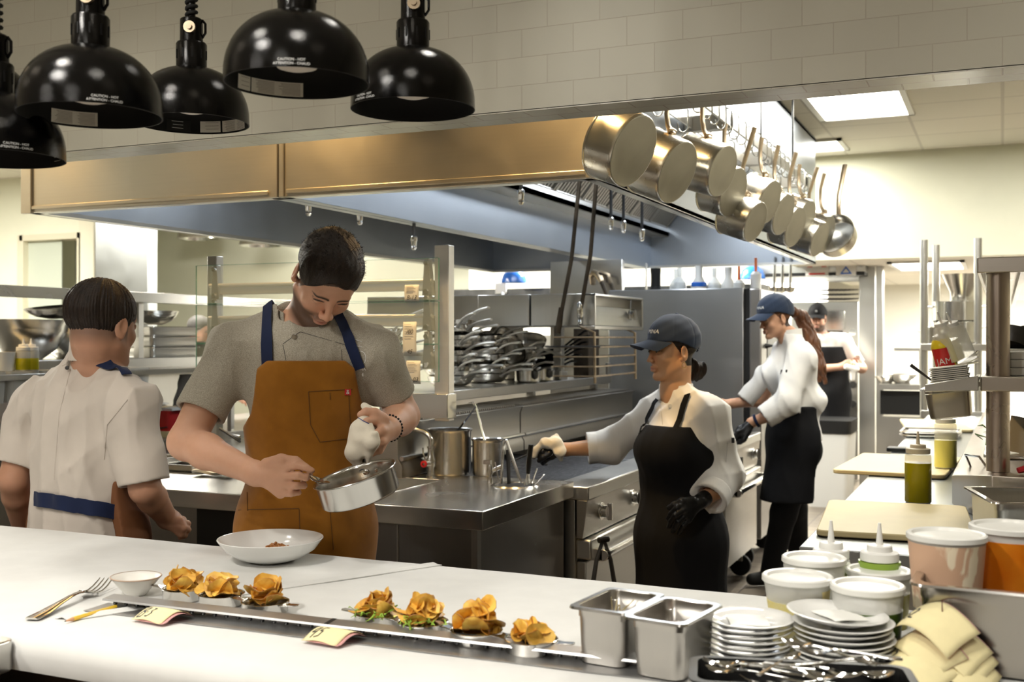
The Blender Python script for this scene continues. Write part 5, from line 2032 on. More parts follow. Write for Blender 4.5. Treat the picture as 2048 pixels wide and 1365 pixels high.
# ------------------------------------------------------------------ far right: wire rack with stock pots
Yr = 8.75
def fy(x, y, Y=Yr):
	return PY(x, y, Y)
t = thing('pot_shelf', 'far steel shelf rack carrying large stock pots under the low ceiling', 'rack', (fy(1848, 700).x + .5, Yr + .3, 0))
B = MB()
for px in (1848, 1956, 1872):
	yy = Yr + (.5 if px == 1872 else 0)
	B.cyl(.028, 0, 2.2, 14, Matrix.Translation((fy(px, 700, yy).x, yy, 0)))
pieces('post', B, STZ, t, 0, True)
zsh = fy(1900, 688).z
for z in (zsh, fy(1900, 822).z, .3):
	obj('shelf_board', MB().box((fy(1842, 700).x, Yr - .04, z - .05), (fy(1990, 700).x, Yr + .6, z)), STY, t, None, .003, True)

def stockpot(px, pyb, Y, R, H, lab, mat=STB, name='stock_pot', up=0):
	c = PY(px, pyb, Y)
	z = c.z if up == 0 else up
	t = thing(name, lab, 'pot', (c.x, Y, z), 0)
	obj('pot_wall', MB().lathe([(0, 0), (R - .01, 0), (R, .01), (R, H), (R + .004, H + .002), (R - .003, H), (R - .003, .012), (R - .012, .004), (0, .004)], 40), mat, t)
	for s in (-1, 1):
		obj('loop_handle', MB().tube([(s * R, -.05, H * .75), (s * (R + .035), -.04, H * .78), (s * (R + .035), .04, H * .78), (s * R, .05, H * .75)], .007, 8), mat, t)
	return t

t1 = stockpot(1912, 690, Yr + .25, .18, .16, 'wide stock pot, lower one of two on the far shelf rack', STB, up=zsh + .001)
t2 = stockpot(1912, 640, Yr + .25, .165, .15, 'tall stock pot stacked on the wide one on the far shelf rack', STB, up=zsh + .165)
t2 = stockpot(1864, 690, Yr + .12, .06, .12, 'small narrow pot left of the stock pots on the far shelf', STB, up=zsh + .001)
c = PY(1925, 600, Yr + .25)
t = thing('strainer', 'conical steel funnel strainer on top of the stock pots', 'strainer', (c.x, Yr + .25, zsh + .320))
obj('cone', MB().lathe([(.09, 0), (.09, .07), (.15, .20), (.155, .202), (.095, .07), (.086, 0)], 40), STB, t)
# table with bowls beyond
t = thing('far_table', 'steel table with a bracketed shelf in the bright room behind', 'table', (fy(1820, 760, 10.8).x, 10.8, 0))
zz = PY(1810, 696, 10.8).z
obj('upper_shelf', MB().box((PY(1790, 690, 10.8).x, 10.7, zz - .03), (PY(1990, 690, 10.8).x, 11.1, zz)), STY, t, None, 0, True)
z3 = PY(1810, 768, 10.8).z
obj('worktop', MB().box((PY(1762, 690, 10.8).x, 10.6, z3 - .05), (PY(1990, 690, 10.8).x, 11.3, z3)), STY, t, None, 0, True)
obj('body', MB().box((PY(1765, 690, 10.8).x, 10.7, .05), (PY(1900, 690, 10.8).x, 11.25, z3 - .3)), STZ, t, None, 0, True)
obj('dark_front', MB().box((PY(1763, 690, 10.8).x, 10.68, z3 - .28), (PY(1900, 690, 10.8).x, 10.70, z3 - .06)), BLACKP, t, None, 0, True)
B = MB()
B.box((PY(1838, 690, 10.8).x, 10.8, z3), (PY(1843, 690, 10.8).x, 10.85, zz))
obj('shelf_post', B, STY, t, None, 0, True)
for px, r in ((1772, .10), (1806, .14)):
	c = PY(px, 768, 10.85)
	single('mixing_bowl', MB().lathe([(0, 0), (r * .5, .0), (r * .85, r * .35), (r, r * .62), (r * .98, r * .62), (r * .8, r * .34), (0, .01)], 30), STB, ['small', 'larger'][r > .12] + ' steel mixing bowl on the far table in the bright room', 'bowl', (c.x, 10.85, z3 + .001))
# added fill light that brightens the back room, no fixture built for it
area_light('back_room_fill_light', (.1, 12.0, LOW - .05), (1.6, .8), 190, NEUT)

# ------------------------------------------------------------------ far middle: oven, panels, bin
Yo = 11.1
x0, x1 = PY(1582, 700, Yo).x, PY(1716, 700, Yo).x
t = thing('deck_oven', 'steel deck oven with a dark opening behind the blurred cook', 'oven', ((x0 + x1) / 2, Yo + .4, 0))
zt = PY(1650, 604, Yo).z
zs = lambda y: PY(1650, y, Yo).z
obj('cabinet', MB().box((x0, Yo, .1), (x1, Yo + .9, zt)), STZ, t, None, .006, True)
obj('dark_opening', MB().box((x0 + .1, Yo - .006, zs(735)), (x1 - .14, Yo, zs(662))), BLACKP, t, None, 0, True)
obj('upper_panel', MB().box((x0 + .3, Yo - .012, zs(660)), (x1 - .12, Yo, zs(622))), STB, t, None, .004, True)
obj('lower_panel', MB().box((x0, Yo - .008, .12), (x1 - .1, Yo, zs(868))), STB, t, None, .004, True)
for yy in (665, 770, 808):
	p = PY(1706, yy, Yo)
	obj('dial', MB().cyl(.035, 0, .03, 16, Matrix.Translation((p.x, Yo, p.z)) @ Matrix.Rotation(PI / 2, 4, 'X')), CHROME if yy < 700 else DARKST, t, None, 0, True)
obj('red_socket', MB().box((PY(1680, 890, Yo).x, Yo - .03, zs(906)), (PY(1693, 890, Yo).x + .02, Yo - .008, zs(884))), REDP, t, None, .003, True)
B = MB()
for k in range(9):
	for j in range(3):
		a = PY(1622 + k * 8, 600 - j * 9, Yo + .3)
		B.tube([a, a + Vector((.15, 0, .01))], .007, 5)
obj('wire_racks_on_top', B, DARKST, t, None, 0, True)
# exhaust canopy over the oven
obj('canopy', MB().box((x0 - .3, Yo - .35, PY(1650, 556, Yo).z + .03), (x1 + .1, Yo + .9, PY(1650, 556, Yo).z + .30)), STY, t, None, .004, True)
obj('canopy_dark_edge', MB().box((x0 - .3, Yo - .36, PY(1650, 556, Yo).z), (x1 + .1, Yo + .9, PY(1650, 556, Yo).z + .03)), BLACKP, t, None, 0, True)
for px, w, mat, lab in ((1634, 46, 'r', 'white safety notice with red bars taped to the canopy'), (1692, 40, 'b', 'white notice with a pale blue triangle on the canopy')):
	a = PY(px - w / 2, 552, Yo - .37)
	b_ = PY(px + w / 2, 530, Yo - .37)
	t = thing('safety_notice', lab, 'notice', a, 0, 'notices on the canopy')
	obj('sheet', MB().box((0, 0, 0), (b_.x - a.x, .004, b_.z - a.z)), WHITEP, t)
	W_, H_ = b_.x - a.x, b_.z - a.z
	if mat == 'r':
		obj('red_bars', MB().box((.02, -.002, H_ * .8), (W_ * .3, 0, H_ * .95)).box((W_ * .7, -.002, H_ * .8), (W_ - .02, 0, H_ * .95)).box((W_ * .15, -.002, H_ * .1), (W_ * .85, 0, H_ * .25)), REDP, t)
	else:
		obj('blue_triangle', MB().prism([(W_ * .2, H_ * .15), (W_ * .8, H_ * .15), (W_ * .5, H_ * .9), (W_ * .5, H_ * .7), (W_ * .68, H_ * .28), (W_ * .32, H_ * .28), (W_ * .5, H_ * .7), (W_ * .5, H_ * .9)], 0, .003, Matrix.Rotation(PI / 2, 4, 'X')), BLUEP, t)
# tall steel corner panels right of the oven
for px0, px1, Y_, lb in ((1718, 1750, 11.0, 'tall narrow steel panel right of the deck oven'), (1752, 1766, 10.9, 'second tall steel corner panel beside the bright opening')):
	single('corner_panel', MB().box((PY(px0, 600, Y_).x, Y_, 0), (PY(px1, 600, Y_).x, Y_ + .12, PY(px0, 552, Y_).z + .1)), STZ, lb, 'panel', bevel=.004)
# white bin with black liner
c = PZ(1655, 1016, 0)
t = thing('trash_bin', 'white square bin with a black liner behind the woman with the ponytail', 'bin', (c.x, c.y + .25, 0))
zb = CAMZ - (845 - HY) / FPX * (c.y * FW.y + c.x * FW.x)
obj('bin_body', MB().loft([rrect(-.16, -.25, .16, .25, .04, z) if z < .1 else rrect(-.19, -.27, .19, .27, .05, z) for z in (0.0, zb)]), WHITEP, t)
obj('black_liner', MB().loft([rrect(-.195, -.275, .195, .275, .05, zb - .10), rrect(-.20, -.28, .20, .28, .05, zb + .015), rrect(-.18, -.26, .18, .26, .05, zb + .01)]), BLACKP, t)

# ------------------------------------------------------------------ glass ticket shelf on the station
GY = 3.95
xl, xr = PY(425, 600, GY).x, PY(884, 600, GY).x
t = thing('ticket_shelf', 'steel ticket holder with three rails and glass panes behind the tall cook', 'shelf', ((xl + xr) / 2, GY, SZ))
zt = 1.845
zb = PY(884, 838, GY).z
PW = .035
obj('right_post', MB().box((xr - PW, GY, zb - .01), (xr + .03, GY + .05, zt)), STL, t, None, .003, True)
obj('left_post', MB().box((xl - .03, GY, SZ), (xl + .02, GY + .05, zt - .01)), STZ, t, None, .003, True)
obj('foot_bar', MB().box((xr - .28, GY - .02, zb), (xr + .035, GY + .06, zb + .10)), STB, t, None, .003, True)
obj('foot_post', MB().box((xr - .25, GY + .01, SZ), (xr - .20, GY + .05, zb)), STB, t, None, .003, True)
for k, (py, pyg0, pyg1) in enumerate(((567, 516, 600), (637, 604, 688), (713, 690, 764))):
	z = PY(852, py, GY).z
	obj('ticket_rail', MB().box((xl, GY - .02, z - .030), (xr - PW, GY + .03, z + .012)).tube([(xl, GY - .022, z + .010), (xr - PW, GY - .022, z + .010)], .008, 10), STL, t, None, .002, True)
	for xx in (xr - .075, xl + .015):
		B = MB().loft([[(xx, GY - .03, z - .05), (xx + .045, GY - .03, z - .05), (xx + .03, GY - .03, z + .10), (xx + .01, GY - .03, z + .10)], [(xx, GY, z - .05), (xx + .045, GY, z - .05), (xx + .03, GY, z + .10), (xx + .01, GY, z + .10)]])
		pl = obj('hinge_plate', B, STD, t, None, .002, True, fix=True)
		B = MB()
		for zz in (z - .035, z + .08):
			B.cyl(.010, 0, .012, 12, Matrix.Translation((xx + .022, GY - .03, zz)) @ Matrix.Rotation(PI / 2, 4, 'X'))
		pieces('bolt', B, CHROME, pl, 0, True)
	g0, g1 = PY(880, pyg0, GY - .05).z, PY(880, pyg1, GY - .05).z
	B = MB().box((xl - .05, GY - .050, g1), (xr + .01, GY - .044, g0))
	gp = obj('glass_pane', B, GLASS, t, None, 0, True)
	e = .0012
	B = MB()
	B.box((xl - .05, GY - .050, g0), (xr + .01, GY - .044, g0 + e)).box((xl - .05, GY - .050, g1 - e), (xr + .01, GY - .044, g1)).box((xr + .01, GY - .050, g1), (xr + .01 + e, GY - .044, g0)).box((xl - .05 - e, GY - .050, g1), (xl - .05, GY - .044, g0))
	obj('glass_edge', B, GLASSE, gp, None, 0, True)
for (px, py0, py1, w, words, lb) in ((824, 570, 603, .065, (('B-13', .78),), 'pale receipt marked B-13 hanging from the top rail'), (820, 644, 712, .062, (('/00', .30), ('45', .88)), 'long pale receipt marked 00 and 45 hanging from the middle rail'), (827, 722, 768, .066, (('B-03', .82),), 'pale receipt marked B-03 hanging from the lowest rail')):
	a = PY(px, py0, GY - .056)
	h = a.z - PY(px, py1, GY - .056).z
	t = thing('receipt', lb, 'receipt', (a.x, GY - .056, a.z - h), 0, 'receipts on the ticket shelf')
	o = obj('paper', MB().sheet([[(w * (i / 4 - .5), -.004 * math.sin(PI * j / 6), h * j / 6) for i in range(5)] for j in range(7)], .0004), PAPERT, t, angle=0)
	B = MB()
	for word, f in words:
		vs, fs = text2d(word, .024, 'CENTER', .3)
		B.add([(x, -.0062, h * (1 - f) + y) for x, y, _ in vs], fs)
	obj('handwriting', B, INK, o, angle=0)
	B = MB()
	for k in range(7):
		B.box((-w * .38, -.0055, h * (.92 - .07 * k)), (w * (.1 + .25 * ((k * 7) % 3) / 3), -.0050, h * (.92 - .07 * k) + .0012))
	obj('printed_lines', B, INKG, o, angle=0)

# clear bin with red writing on the foot bar
t = thing('clear_bin', 'clear plastic bin with red wax pencil marks beside the braceleted wrist', 'bin', (-2.32, 4.16, 1.143))
hh = .07
obj('bin_wall', MB().loft([rrect(-.10, -.06, .09, .06, .02, z) for z in (0, hh)], None, True, False), pmat('clear_plastic', (.75, .76, .72), .15, 0, .5, alpha=.45), t)
obj('bin_lid', MB().rbox((-.105, -.065, hh - .006), (.095, .065, hh + .006), .02), pmat('clear_lid', (.8, .82, .8), .15, 0, .5, alpha=.5), t, None, .002)
obj('red_marks', MB().tube([(-.03, -.0625, hh - .02), (-.01, -.0625, hh - .03), (-.02, -.0625, hh - .05)], .0015, 5).tube([(.07, -.0625, hh - .012), (.072, -.0625, hh - .06), (.078, -.0625, hh - .09)], .0022, 5), REDP, t)

# ------------------------------------------------------------------ things on the station
def cyl_pot(px, pyt, pyb, wpx, label, dents=0):
	c = PZ(px, pyb, SZ + .001)
	d = c.x * FW.x + c.y * FW.y
	R = wpx / 2 * d / FPX
	H = (pyb - pyt) * d / FPX
	t = thing('bain_marie', label, 'pot', (c.x, c.y, SZ + .001), 0, 'tall steel inserts on the counter')
	obj('pot_wall', MB().lathe([(0, 0), (R * .93, 0), (R * .98, .008), (R * .98, H - .012), (R * 1.0, H - .010), (R * 1.06, H - .003), (R * 1.06, H), (R * .97, H - .004), (R * .96, .008), (0, .004)], 48), steel('insert_pot', (.50, .49, .47), .24, 2, .05, .05, .03), t, angle=45)
	return t, c, R, H

tA, cA, RA, HA = cyl_pot(900, 858, 948, 86, 'larger tall steel pot left of two on the counter, a ladle in it')
tB, cB, RB, HB_ = cyl_pot(975, 878, 950, 62, 'smaller tall steel pot right of two on the counter')
g = PZ(880, 852, SZ + HA)

def ladle(p0, p1, p2, label, w=.012, mat=CHROME):
	t = thing('ladle', label, 'ladle', p0, 0, 'ladles in the steel pots')
	p0, p1, p2 = Vector(p0), Vector(p1), Vector(p2)
	obj('handle', MB().tube([p0, p1, p1 + (p2 - p1) * .5 + Vector((0, 0, .012)), p2], [w, w, w * .95, w * .8], 6, None, False, (.14, 1)), mat, t, None, 0, True)
	b_ = obj('ladle_cup', MB().lathe([(0, -.03), (.02, -.024), (.03, 0), (.029, 0), (.019, -.022), (0, -.028)], 20), mat, t, (0, 0, 0))
	return t

ladle(cA + Vector((-.03, 0, .10)), PY(951, 815, cA.y), PY(938, 806, cA.y), 'ladle with a hooked end leaning out of the larger steel pot')
ladle(cB + Vector((.01, 0, .05)), PY(954, 822, cB.y), PY(944, 808, cB.y), 'flat handled ladle standing in the smaller steel pot')
# faucet at the sink
c = PZ(862, 958, SZ)
t = thing('faucet', 'steel swing faucet with a red button valve at the sink', 'faucet', (c.x, c.y, SZ))
S = .00187
obj('faucet_body', MB().lathe([(0, 0), (.026, 0), (.026, .004), (.016, .012), (.012, .04), (.019, .055), (.020, .075), (.014, .09), (.013, .12), (.016, .122), (.016, .130), (0, .13)], 24), STB, t)
P = [(0, 0, .13), (0, 0, .155), (-.010, -.0, .172), (-.03, 0, .185), (-.09, -.0, .198), (-.125, 0, .200), (-.145, 0, .192), (-.153, 0, .172), (-.154, 0, .155)]
obj('spout', MB().tube(P, [.010, .010, .010, .010, .009, .009, .009, .010, .011], 12), STB, t)
obj('valve', MB().cyl(.013, 0, .025, 16, Matrix.Translation((0, -.012, .062)) @ Matrix.Rotation(PI / 2, 4, 'X') @ Matrix.Rotation(-.5, 4, 'Y')), STB, t)
obj('red_button', MB().lathe([(.005, 0), (.014, 0), (.014, .006), (.005, .007)], 20, Matrix.Translation((-.010, -.038, .062)) @ Matrix.Rotation(PI / 2, 4, 'X')), REDP, t)
obj('lever', MB().tube([(-.012, -.02, .07), (-.022, -.024, .10), (-.024, -.025, .125)], [.004, .003, .004], 8), STB, t)
c2 = PZ(968, 962, SZ)
t = thing('tap_stub', 'small steel valve stub beside the utensil well', 'valve', (c2.x + .05, c2.y - .05, SZ))
obj('stub_body', MB().lathe([(0, 0), (.012, 0), (.010, .01), (.006, .03), (.012, .045), (.008, .07), (.006, .075), (0, .076)], 16), STB, t)
obj('stub_head', MB().box((-.025, -.010, .072), (.005, .006, .088)).tube([(.0, 0, .045), (.05, .01, .065)], [.007, .010], 8), STB, t)
# utensil well
cw = PZ(1030, 972, SZ)
t = thing('utensil_well', 'round steel utensil well sunk in the counter corner', 'utensil holder', (cw.x, cw.y, SZ))
R = .088
obj('well_rim', MB().lathe([(R - .012, -.0), (R - .010, .005), (R, .006), (R + .006, .0), (R + .004, 0), (R - .004, .001), (R - .012, -.0)], 48), STB, t)
obj('well_floor', MB().lathe([(0, .0012), (R - .011, .0012)], 40), BLACKP, t)

def W(px, py, dy=0):
	return PY(px, py, cw.y + dy)

def util(nm, lb, cat, P, w, mat, flat=(.25, 1), n=6, tip=None):
	P = [Vector(p) for p in P]
	t = thing(nm, lb, cat, P[0], 0, None)
	obj('handle', MB().tube(P, w, n, None, False, flat), mat, t, None, 0, True)
	if tip:
		obj('blade', MB().tube([Vector(p) for p in tip[0]], tip[1], 6, None, False, (.12, 1)), STB, t, None, 0, True)
	return t

util('tongs', 'bright V shaped kitchen tongs standing upright in the utensil well', 'tongs', [W(1003, 968), W(1006, 905), W(1010, 884), W(1013, 880)], [.011, .012, .012, .010], STB, (.35, 1))
util('tongs', 'leaning steel tong arm beside the upright one in the utensil well', 'tongs', [W(1042, 966, .01), W(1026, 920, .01), W(1013, 882, .0)], [.010, .012, .010], STB, (.35, 1))
util('turner', 'dark slotted turner between the tong arms in the utensil well', 'turner', [W(1018, 968, .03), W(1016, 900, .03)], [.014, .016], BLACKP, (.3, 1))
util('offset_spatula', 'spatula with a worn black handle standing in the utensil well', 'spatula', [W(1056, 948, -.02), W(1058, 925, -.02), W(1060, 905, -.02), W(1062, 890, -.02)], [.012, .016, .015, .014], BLACKP, (.6, 1), 10, ([W(1054, 970, -.02), W(1057, 946, -.02)], [.030, .012]))
util('spoon', 'thin spoon handle leaning right in the utensil well, upper one', 'spoon', [W(1062, 972), W(1074, 938)], [.006, .008], STB)
util('spoon', 'thin spoon handle leaning far right in the utensil well, lower one', 'spoon', [W(1066, 974), W(1088, 950)], [.006, .008], STB)
util('whisk', 'thin steel handle leaning left in the utensil well', 'whisk', [W(998, 966), W(990, 925)], [.006, .006], STB)
# tray and folded cloth left on the station
c = PZ(372, 942, SZ)
o = gastro(.22, .15, .012, .008, .003, 'small steel tray on the counter left of the orange apron', 'tray', 'small_tray')
o.location = (c.x + .02, c.y + .06, SZ + .001)
c = PZ(420, 955, SZ)
B = MB().sheet([[(-.09 + .18 * i / 10, -.03 + .06 * j / 5, .012 + .005 * math.sin(i * .8 + j)) for i in range(11)] for j in range(6)], .011)
single('kitchen_towel', B, pmat('towel_cream', (.80, .76, .66), .9), 'folded cream towel on the counter left of the orange apron', 'towel', (c.x, c.y + .03, SZ))
c = PZ(455, 885, SZ)
for k in range(3):
	a, b_ = PY(440 + 10 * k, 858 + 6 * k, 3.9), PY(480, 884 - 5 * k, 3.85)
	B = MB().tube([a, b_], .006, 6)
	single('knife', B, DARKST if k < 2 else STB, ['upper', 'middle', 'lower'][k] + ' thin dark handle pointing left behind the cook in the orange apron', 'knife', tuple(b_), world=True)
for k in range(2):
	c = PY(330 + 60 * k, 905, 3.85)
	o = gastro(.30, .30, .03, .010, .01, ['left', 'right'][k] + ' one of two steel pans sunk at the back of the counter', 'pan', 'counter_pan')
	o.location = (c.x, 3.82, SZ + .001)

# ------------------------------------------------------------------ pile of saute pans on the riser shelf
SAUTE = steel('saute_pan_steel', (.50, .47, .42), .26, 2, .06, .2, .06)
sp0 = None

def sautepan(loc, rz, tilt, lab, s=1.0, dark=False, roll=0):
	global sp0
	if sp0 is None:
		R, H = .125, .05
		t = thing('saute_pan', lab, 'pan', loc, rz, 'saute pans piled on the long shelf')
		obj('pan_bowl', MB().lathe([(0, 0), (R * .72, 0), (R * .86, .010), (R * .97, H * .6), (R, H), (R + .003, H + .001), (R * .95, H * .6), (R * .84, .012), (R * .70, .003), (0, .003)], 32), SAUTE, t)
		obj('handle', MB().tube([(R - .004, 0, H - .015), (R + .02, 0, H), (R + .07, 0, H + .018), (R + .15, 0, H + .028), (R + .225, 0, H + .026), (R + .232, 0, H + .024)], [.011, .010, .010, .011, .012, .010], 8, None, False, (.6, 1)), STL, t)
		B = MB()
		for dy in (-.014, .014):
			B.lathe([(0, .006), (.006, .003), (.007, 0)], 8, Matrix.Translation((R * .97, dy, H - .014)) @ Matrix.Rotation(PI / 2, 4, 'Y'))
		pieces('rivet', B, STB, t)
		sp0 = t
		t.rotation_euler = (roll, tilt, rz)
		t.scale = (s,) * 3
		return t
	return dup(sp0, loc, None, lab, None, (roll, tilt, rz), s)

k = 0
pos = ['near the glass ticket shelf', 'second stack from the ticket shelf', 'third stack from the ticket shelf', 'far end stack before the black pans']
for ci, (px, n) in enumerate(((915, 12), (985, 10), (1050, 6))):
	b0 = PX(px, 770, -2.58)
	for j in range(n):
		yy = b0.y + .02 * math.sin(j * 2.3)
		lvl = ['bottom', 'second', 'third', 'fourth', 'fifth', 'sixth', 'seventh', 'eighth', 'ninth', 'tenth', 'eleventh', 'top'][j] if j < n - 1 else 'top'
		sautepan((-2.62 + .015 * math.sin(j * 1.9), yy, 1.225 + .025 * j), -.50 + .22 * math.sin(j * 1.7 + ci), -.02 - .012 * j, '%s saute pan of the %s' % (lvl, pos[ci]), .95)
for j in range(7):
	b0 = PX(880 - 8 * j, 740, -2.55)
	sautepan((-2.80, b0.y - .10 + .03 * j, 1.225 + .036 * j), -.25 + .1 * math.sin(j), -.10 - .03 * j, '%s saute pan of the rear stack half behind the ticket shelf' % ['bottom', 'second', 'third', 'fourth', 'fifth', 'sixth', 'top'][j], .95)
for j in range(4):
	b0 = PX(835, 770, -2.6)
	sautepan((-2.60, 4.42 + .01 * j, 1.225 + .034 * j), -.7 + .2 * j, -.05, '%s saute pan of the stack seen through the lowest glass pane' % ['bottom', 'second', 'third', 'top'][j], .9)
c = PX(1004, 690, -2.6)
sautepan((c.x, c.y, c.z - .03), 2.2, -.9, 'saute pan lying on its side on top of the pile, ribbed wall to the left', 1.05, roll=.5)
c = PX(1045, 692, -2.6)
sautepan((c.x, c.y + .05, c.z - .02), -.5, .32, 'shiny fry pan with its inside showing on top of the pile', 1.0, roll=.35)
for j, px in enumerate((1048, 1078)):
	c = PX(px, 768, -2.43)
	t = thing('saucepot', ['left', 'right'][j] + ' one of two small steel saucepots at the front of the pan shelf', 'pot', (-2.43, c.y + .05, 1.2255), -.6, 'saucepots on the pan shelf')
	obj('pot_wall', MB().lathe([(0, 0), (.066, 0), (.072, .006), (.072, .07), (.075, .072), (.07, .07), (.07, .006), (0, .004)], 32), STB, t)
	obj('handle', MB().tube([(.07, 0, .05), (.10, 0, .06), (.16, 0, .082), (.25, 0, .09)], [.012, .009, .010, .009], 8, None, False, (.55, 1)), CHROME, t)
	obj('handle_socket', MB().lathe([(0, -.03), (.018, -.02), (.022, 0), (.018, .02), (0, .03)], 12, Matrix.Translation((.075, 0, .045))), DARKST, t)
for j in range(6):
	c = PX(1112, 752, -2.5)
	t = thing('black_fry_pan', ['bottom', 'second', 'third', 'fourth', 'fifth', 'top'][j] + ' black fry pan of the nested stack at the end of the shelf', 'pan', (-2.58, c.y - .05 + .02 * j, 1.2255 + .022 * j), 0, 'black fry pans on the shelf', (0, -.08 - .05 * j, -.5 + .09 * j))
	obj('pan_bowl', MB().lathe([(0, 0), (.09, 0), (.125, .045), (.127, .045), (.09, .003), (0, .003)], 28), BLACKM, t)
	obj('handle', MB().tube([(.12, 0, .035), (.20, 0, .062), (.30, 0, .085), (.34, 0, .082)], [.012, .012, .015, .012], 8, None, False, (.5, 1)), BLACKM, t)

# ------------------------------------------------------------------ far band under the hood: white sign light, blue lamps, tools on the oven
def bluelamp(px, py, Y, lb):
	c = PY(px, py, Y)
	t = thing('blue_heat_lamp', lb, 'lamp', c, 0, 'blue enamel heat lamps')
	obj('lamp_shade', MB().lathe([(.12, 0), (.118, .03), (.10, .08), (.06, .115), (.02, .125), (0, .126), (.018, .122), (.056, .11), (.095, .078), (.114, .03), (.117, 0)], 40), BLUEP, t)
	obj('cord', MB().cyl(.006, .12, CEIL - c.z - .001 if c.y < 9.9 or c.x < -1.75 else LOW - c.z, 8), DARKST, t)

bluelamp(1028, 566, 9.4, 'blue enamel heat lamp seen under the hood above the steel broiler')
bluelamp(1505, 558, 10.6, 'blue enamel heat lamp above the tall oven near the red topped bottles')
wp = PY(1000, 575, 9.6)
t = thing('far_pass_counter', 'far pass with a dark shelf edge below the blue lamps', 'counter', (-2.6, 9.8, 0))
obj('shelf_edge', MB().box((-5.0, 9.6, PY(1000, 588, 9.6).z - .1), (-1.9, 10.0, PY(1000, 578, 9.6).z)), DARKST, t, None, .003, True)
obj('body', MB().box((-5.0, 9.7, .02), (-1.9, 9.98, 1.5)), STZ, t, None, .003, True)
obj('menu_card', MB().box((PY(990, 580, 9.58).x, 9.585, PY(990, 588, 9.58).z), (PY(1012, 580, 9.58).x, 9.595, PY(1012, 566, 9.58).z)), WHITEP, t, None, 0, True)
# small things standing on the tall oven
q = random.Random(8)
kinds = [(1196 + 118, 'b'), (1345, 'g'), (1377, 'r'), (1400, 'w'), (1422, 'g'), (1442, 'w'), (1480, 'r'), (1506, 'r2'), (1296, 's'), (1362, 'g')]
for i, (px, kd) in enumerate(kinds):
	z = 1.7915
	c = PY(px, 577, 7.25)
	loc = (min(max(c.x, -2.36), -1.45), 7.22 + .12 * (i % 3), z)
	if kd in ('r', 'r2'):
		t = thing('red_tipped_bottle', 'white bottle with a tall red orange nozzle on the tall oven, ' + ['first', 'second', 'third'][[2, 6, 7].index(i)] + ' from the left', 'bottle', loc, 0, 'bottles on the tall oven')
		hh = .04 if kd == 'r' else .10
		obj('bottle_body', MB().lathe([(0, 0), (.036, 0), (.036, hh), (.02, hh + .02), (0, hh + .02)], 20), WHITEP, t)
		obj('red_nozzle', MB().lathe([(.010, hh + .018), (.009, hh + .11), (0, hh + .11)], 12), ORNG, t)
	elif kd == 'b':
		t = thing('pepper_mill', 'black cylinder standing at the left on the tall oven', 'mill', loc)
		obj('mill_body', MB().lathe([(0, 0), (.038, 0), (.038, .02), (.034, .025), (.034, .115), (.036, .12), (.036, .15), (0, .152)], 24), BLACKP, t)
	elif kd == 's':
		t = thing('steel_canister', 'thin steel canister leftmost on the tall oven', 'canister', loc)
		obj('canister_body', MB().lathe([(0, 0), (.025, 0), (.025, .06), (.012, .08), (.012, .17), (0, .17)], 16), CHROME, t)
	elif kd == 'w':
		t = thing('white_jug', ['white jug with a blue lid on the tall oven', 'white funnel shaped jug on the tall oven'][i == 5], 'jug', loc)
		obj('jug_body', MB().lathe([(0, 0), (.05, 0), (.05, .04), (.022, .09), (.026, .16), (0, .16)], 20), WHITEP, t)
		if i == 3:
			obj('blue_lid', MB().lathe([(.05, .02), (.052, .022), (.052, .045), (.046, .05)], 20), BLUEP, t)
	else:
		t = thing('glass_carafe', 'clear glass carafe on the tall oven, %s' % {1: 'right of the black cylinder', 4: 'in the middle', 9: 'left of the first red nozzle'}[i], 'carafe', loc)
		obj('glass_body', MB().lathe([(0, 0), (.045, 0), (.045, .05), (.015, .09), (.018, .15), (.015, .15), (.012, .09), (.04, .05), (.04, .006), (0, .006)], 20), pmat('carafe_glass', (.85, .88, .88), .1, 0, .5, alpha=.5), t)
# ladles hanging beyond, under the far hood edge
for k, px in enumerate((1550, 1566, 1582)):
	a, b_ = PY(px, 522, 8.86), PY(px - 2, 575, 8.86)
	t = thing('hanging_ladle', ['left', 'middle', 'right'][k] + ' one of three pale ladles hanging behind the ponytail cap', 'ladle', b_, 0, 'ladles hanging behind the cap')
	obj('handle', MB().tube([a + Vector((0, 0, .03)), b_], [.008, .012], 8), STB, t, None, 0, True)
	obj('ladle_cup', MB().lathe([(0, -.05), (.035, -.035), (.045, 0), (.04, 0), (0, -.045)], 20), STB, t)

# ------------------------------------------------------------------ left line: shelving with bowls
LX = -4.62
def lp(x, y):
	return PX(x, y, LX)
zu = lp(100, 576).z
zm = lp(330, 612).z
t = thing('left_shelving', 'stainless double overshelf unit beyond the cook with slicked hair', 'shelf', (LX - .3, 5.2, 0))
zl = PX(30, 745, LX).z
ZU, ZM, ZL = 1.74, 1.40, 0.905
ZM = PX(320, 716, LX).z
for z, nm in ((ZU, 'top_shelf'), (ZM, 'middle_shelf')):
	obj(nm, MB().box((LX - .5, 3.2, z - .02), (LX, 7.3, z)).box((LX - .012, 3.2, z - .060), (LX + .004, 7.3, z + .001)), ST if nm[0] == 't' else STY, t, None, .003, True)
B = MB()
for y in (3.3, 5.1, 7.2):
	B.box((LX - .10, y, ZL), (LX - .06, y + .04, ZM - .021)).box((LX - .10, y, ZM + .001), (LX - .06, y + .04, ZU - .021))
pieces('shelf_post', B, STZ, t, 0, True)
obj('worktop', MB().box((LX - .6, 3.2, ZL - .05), (LX + .35, 7.3, ZL)), STY, t, None, .004, True)
obj('body', MB().box((LX - .55, 3.25, .02), (LX + .30, 7.25, ZL - .05)), STD, t, None, .003, True)
obj('dark_panel', MB().box((LX - .49, 3.3, ZL + .001), (LX - .47, 6.2, ZM - .03)), STZ, t, None, 0, True)

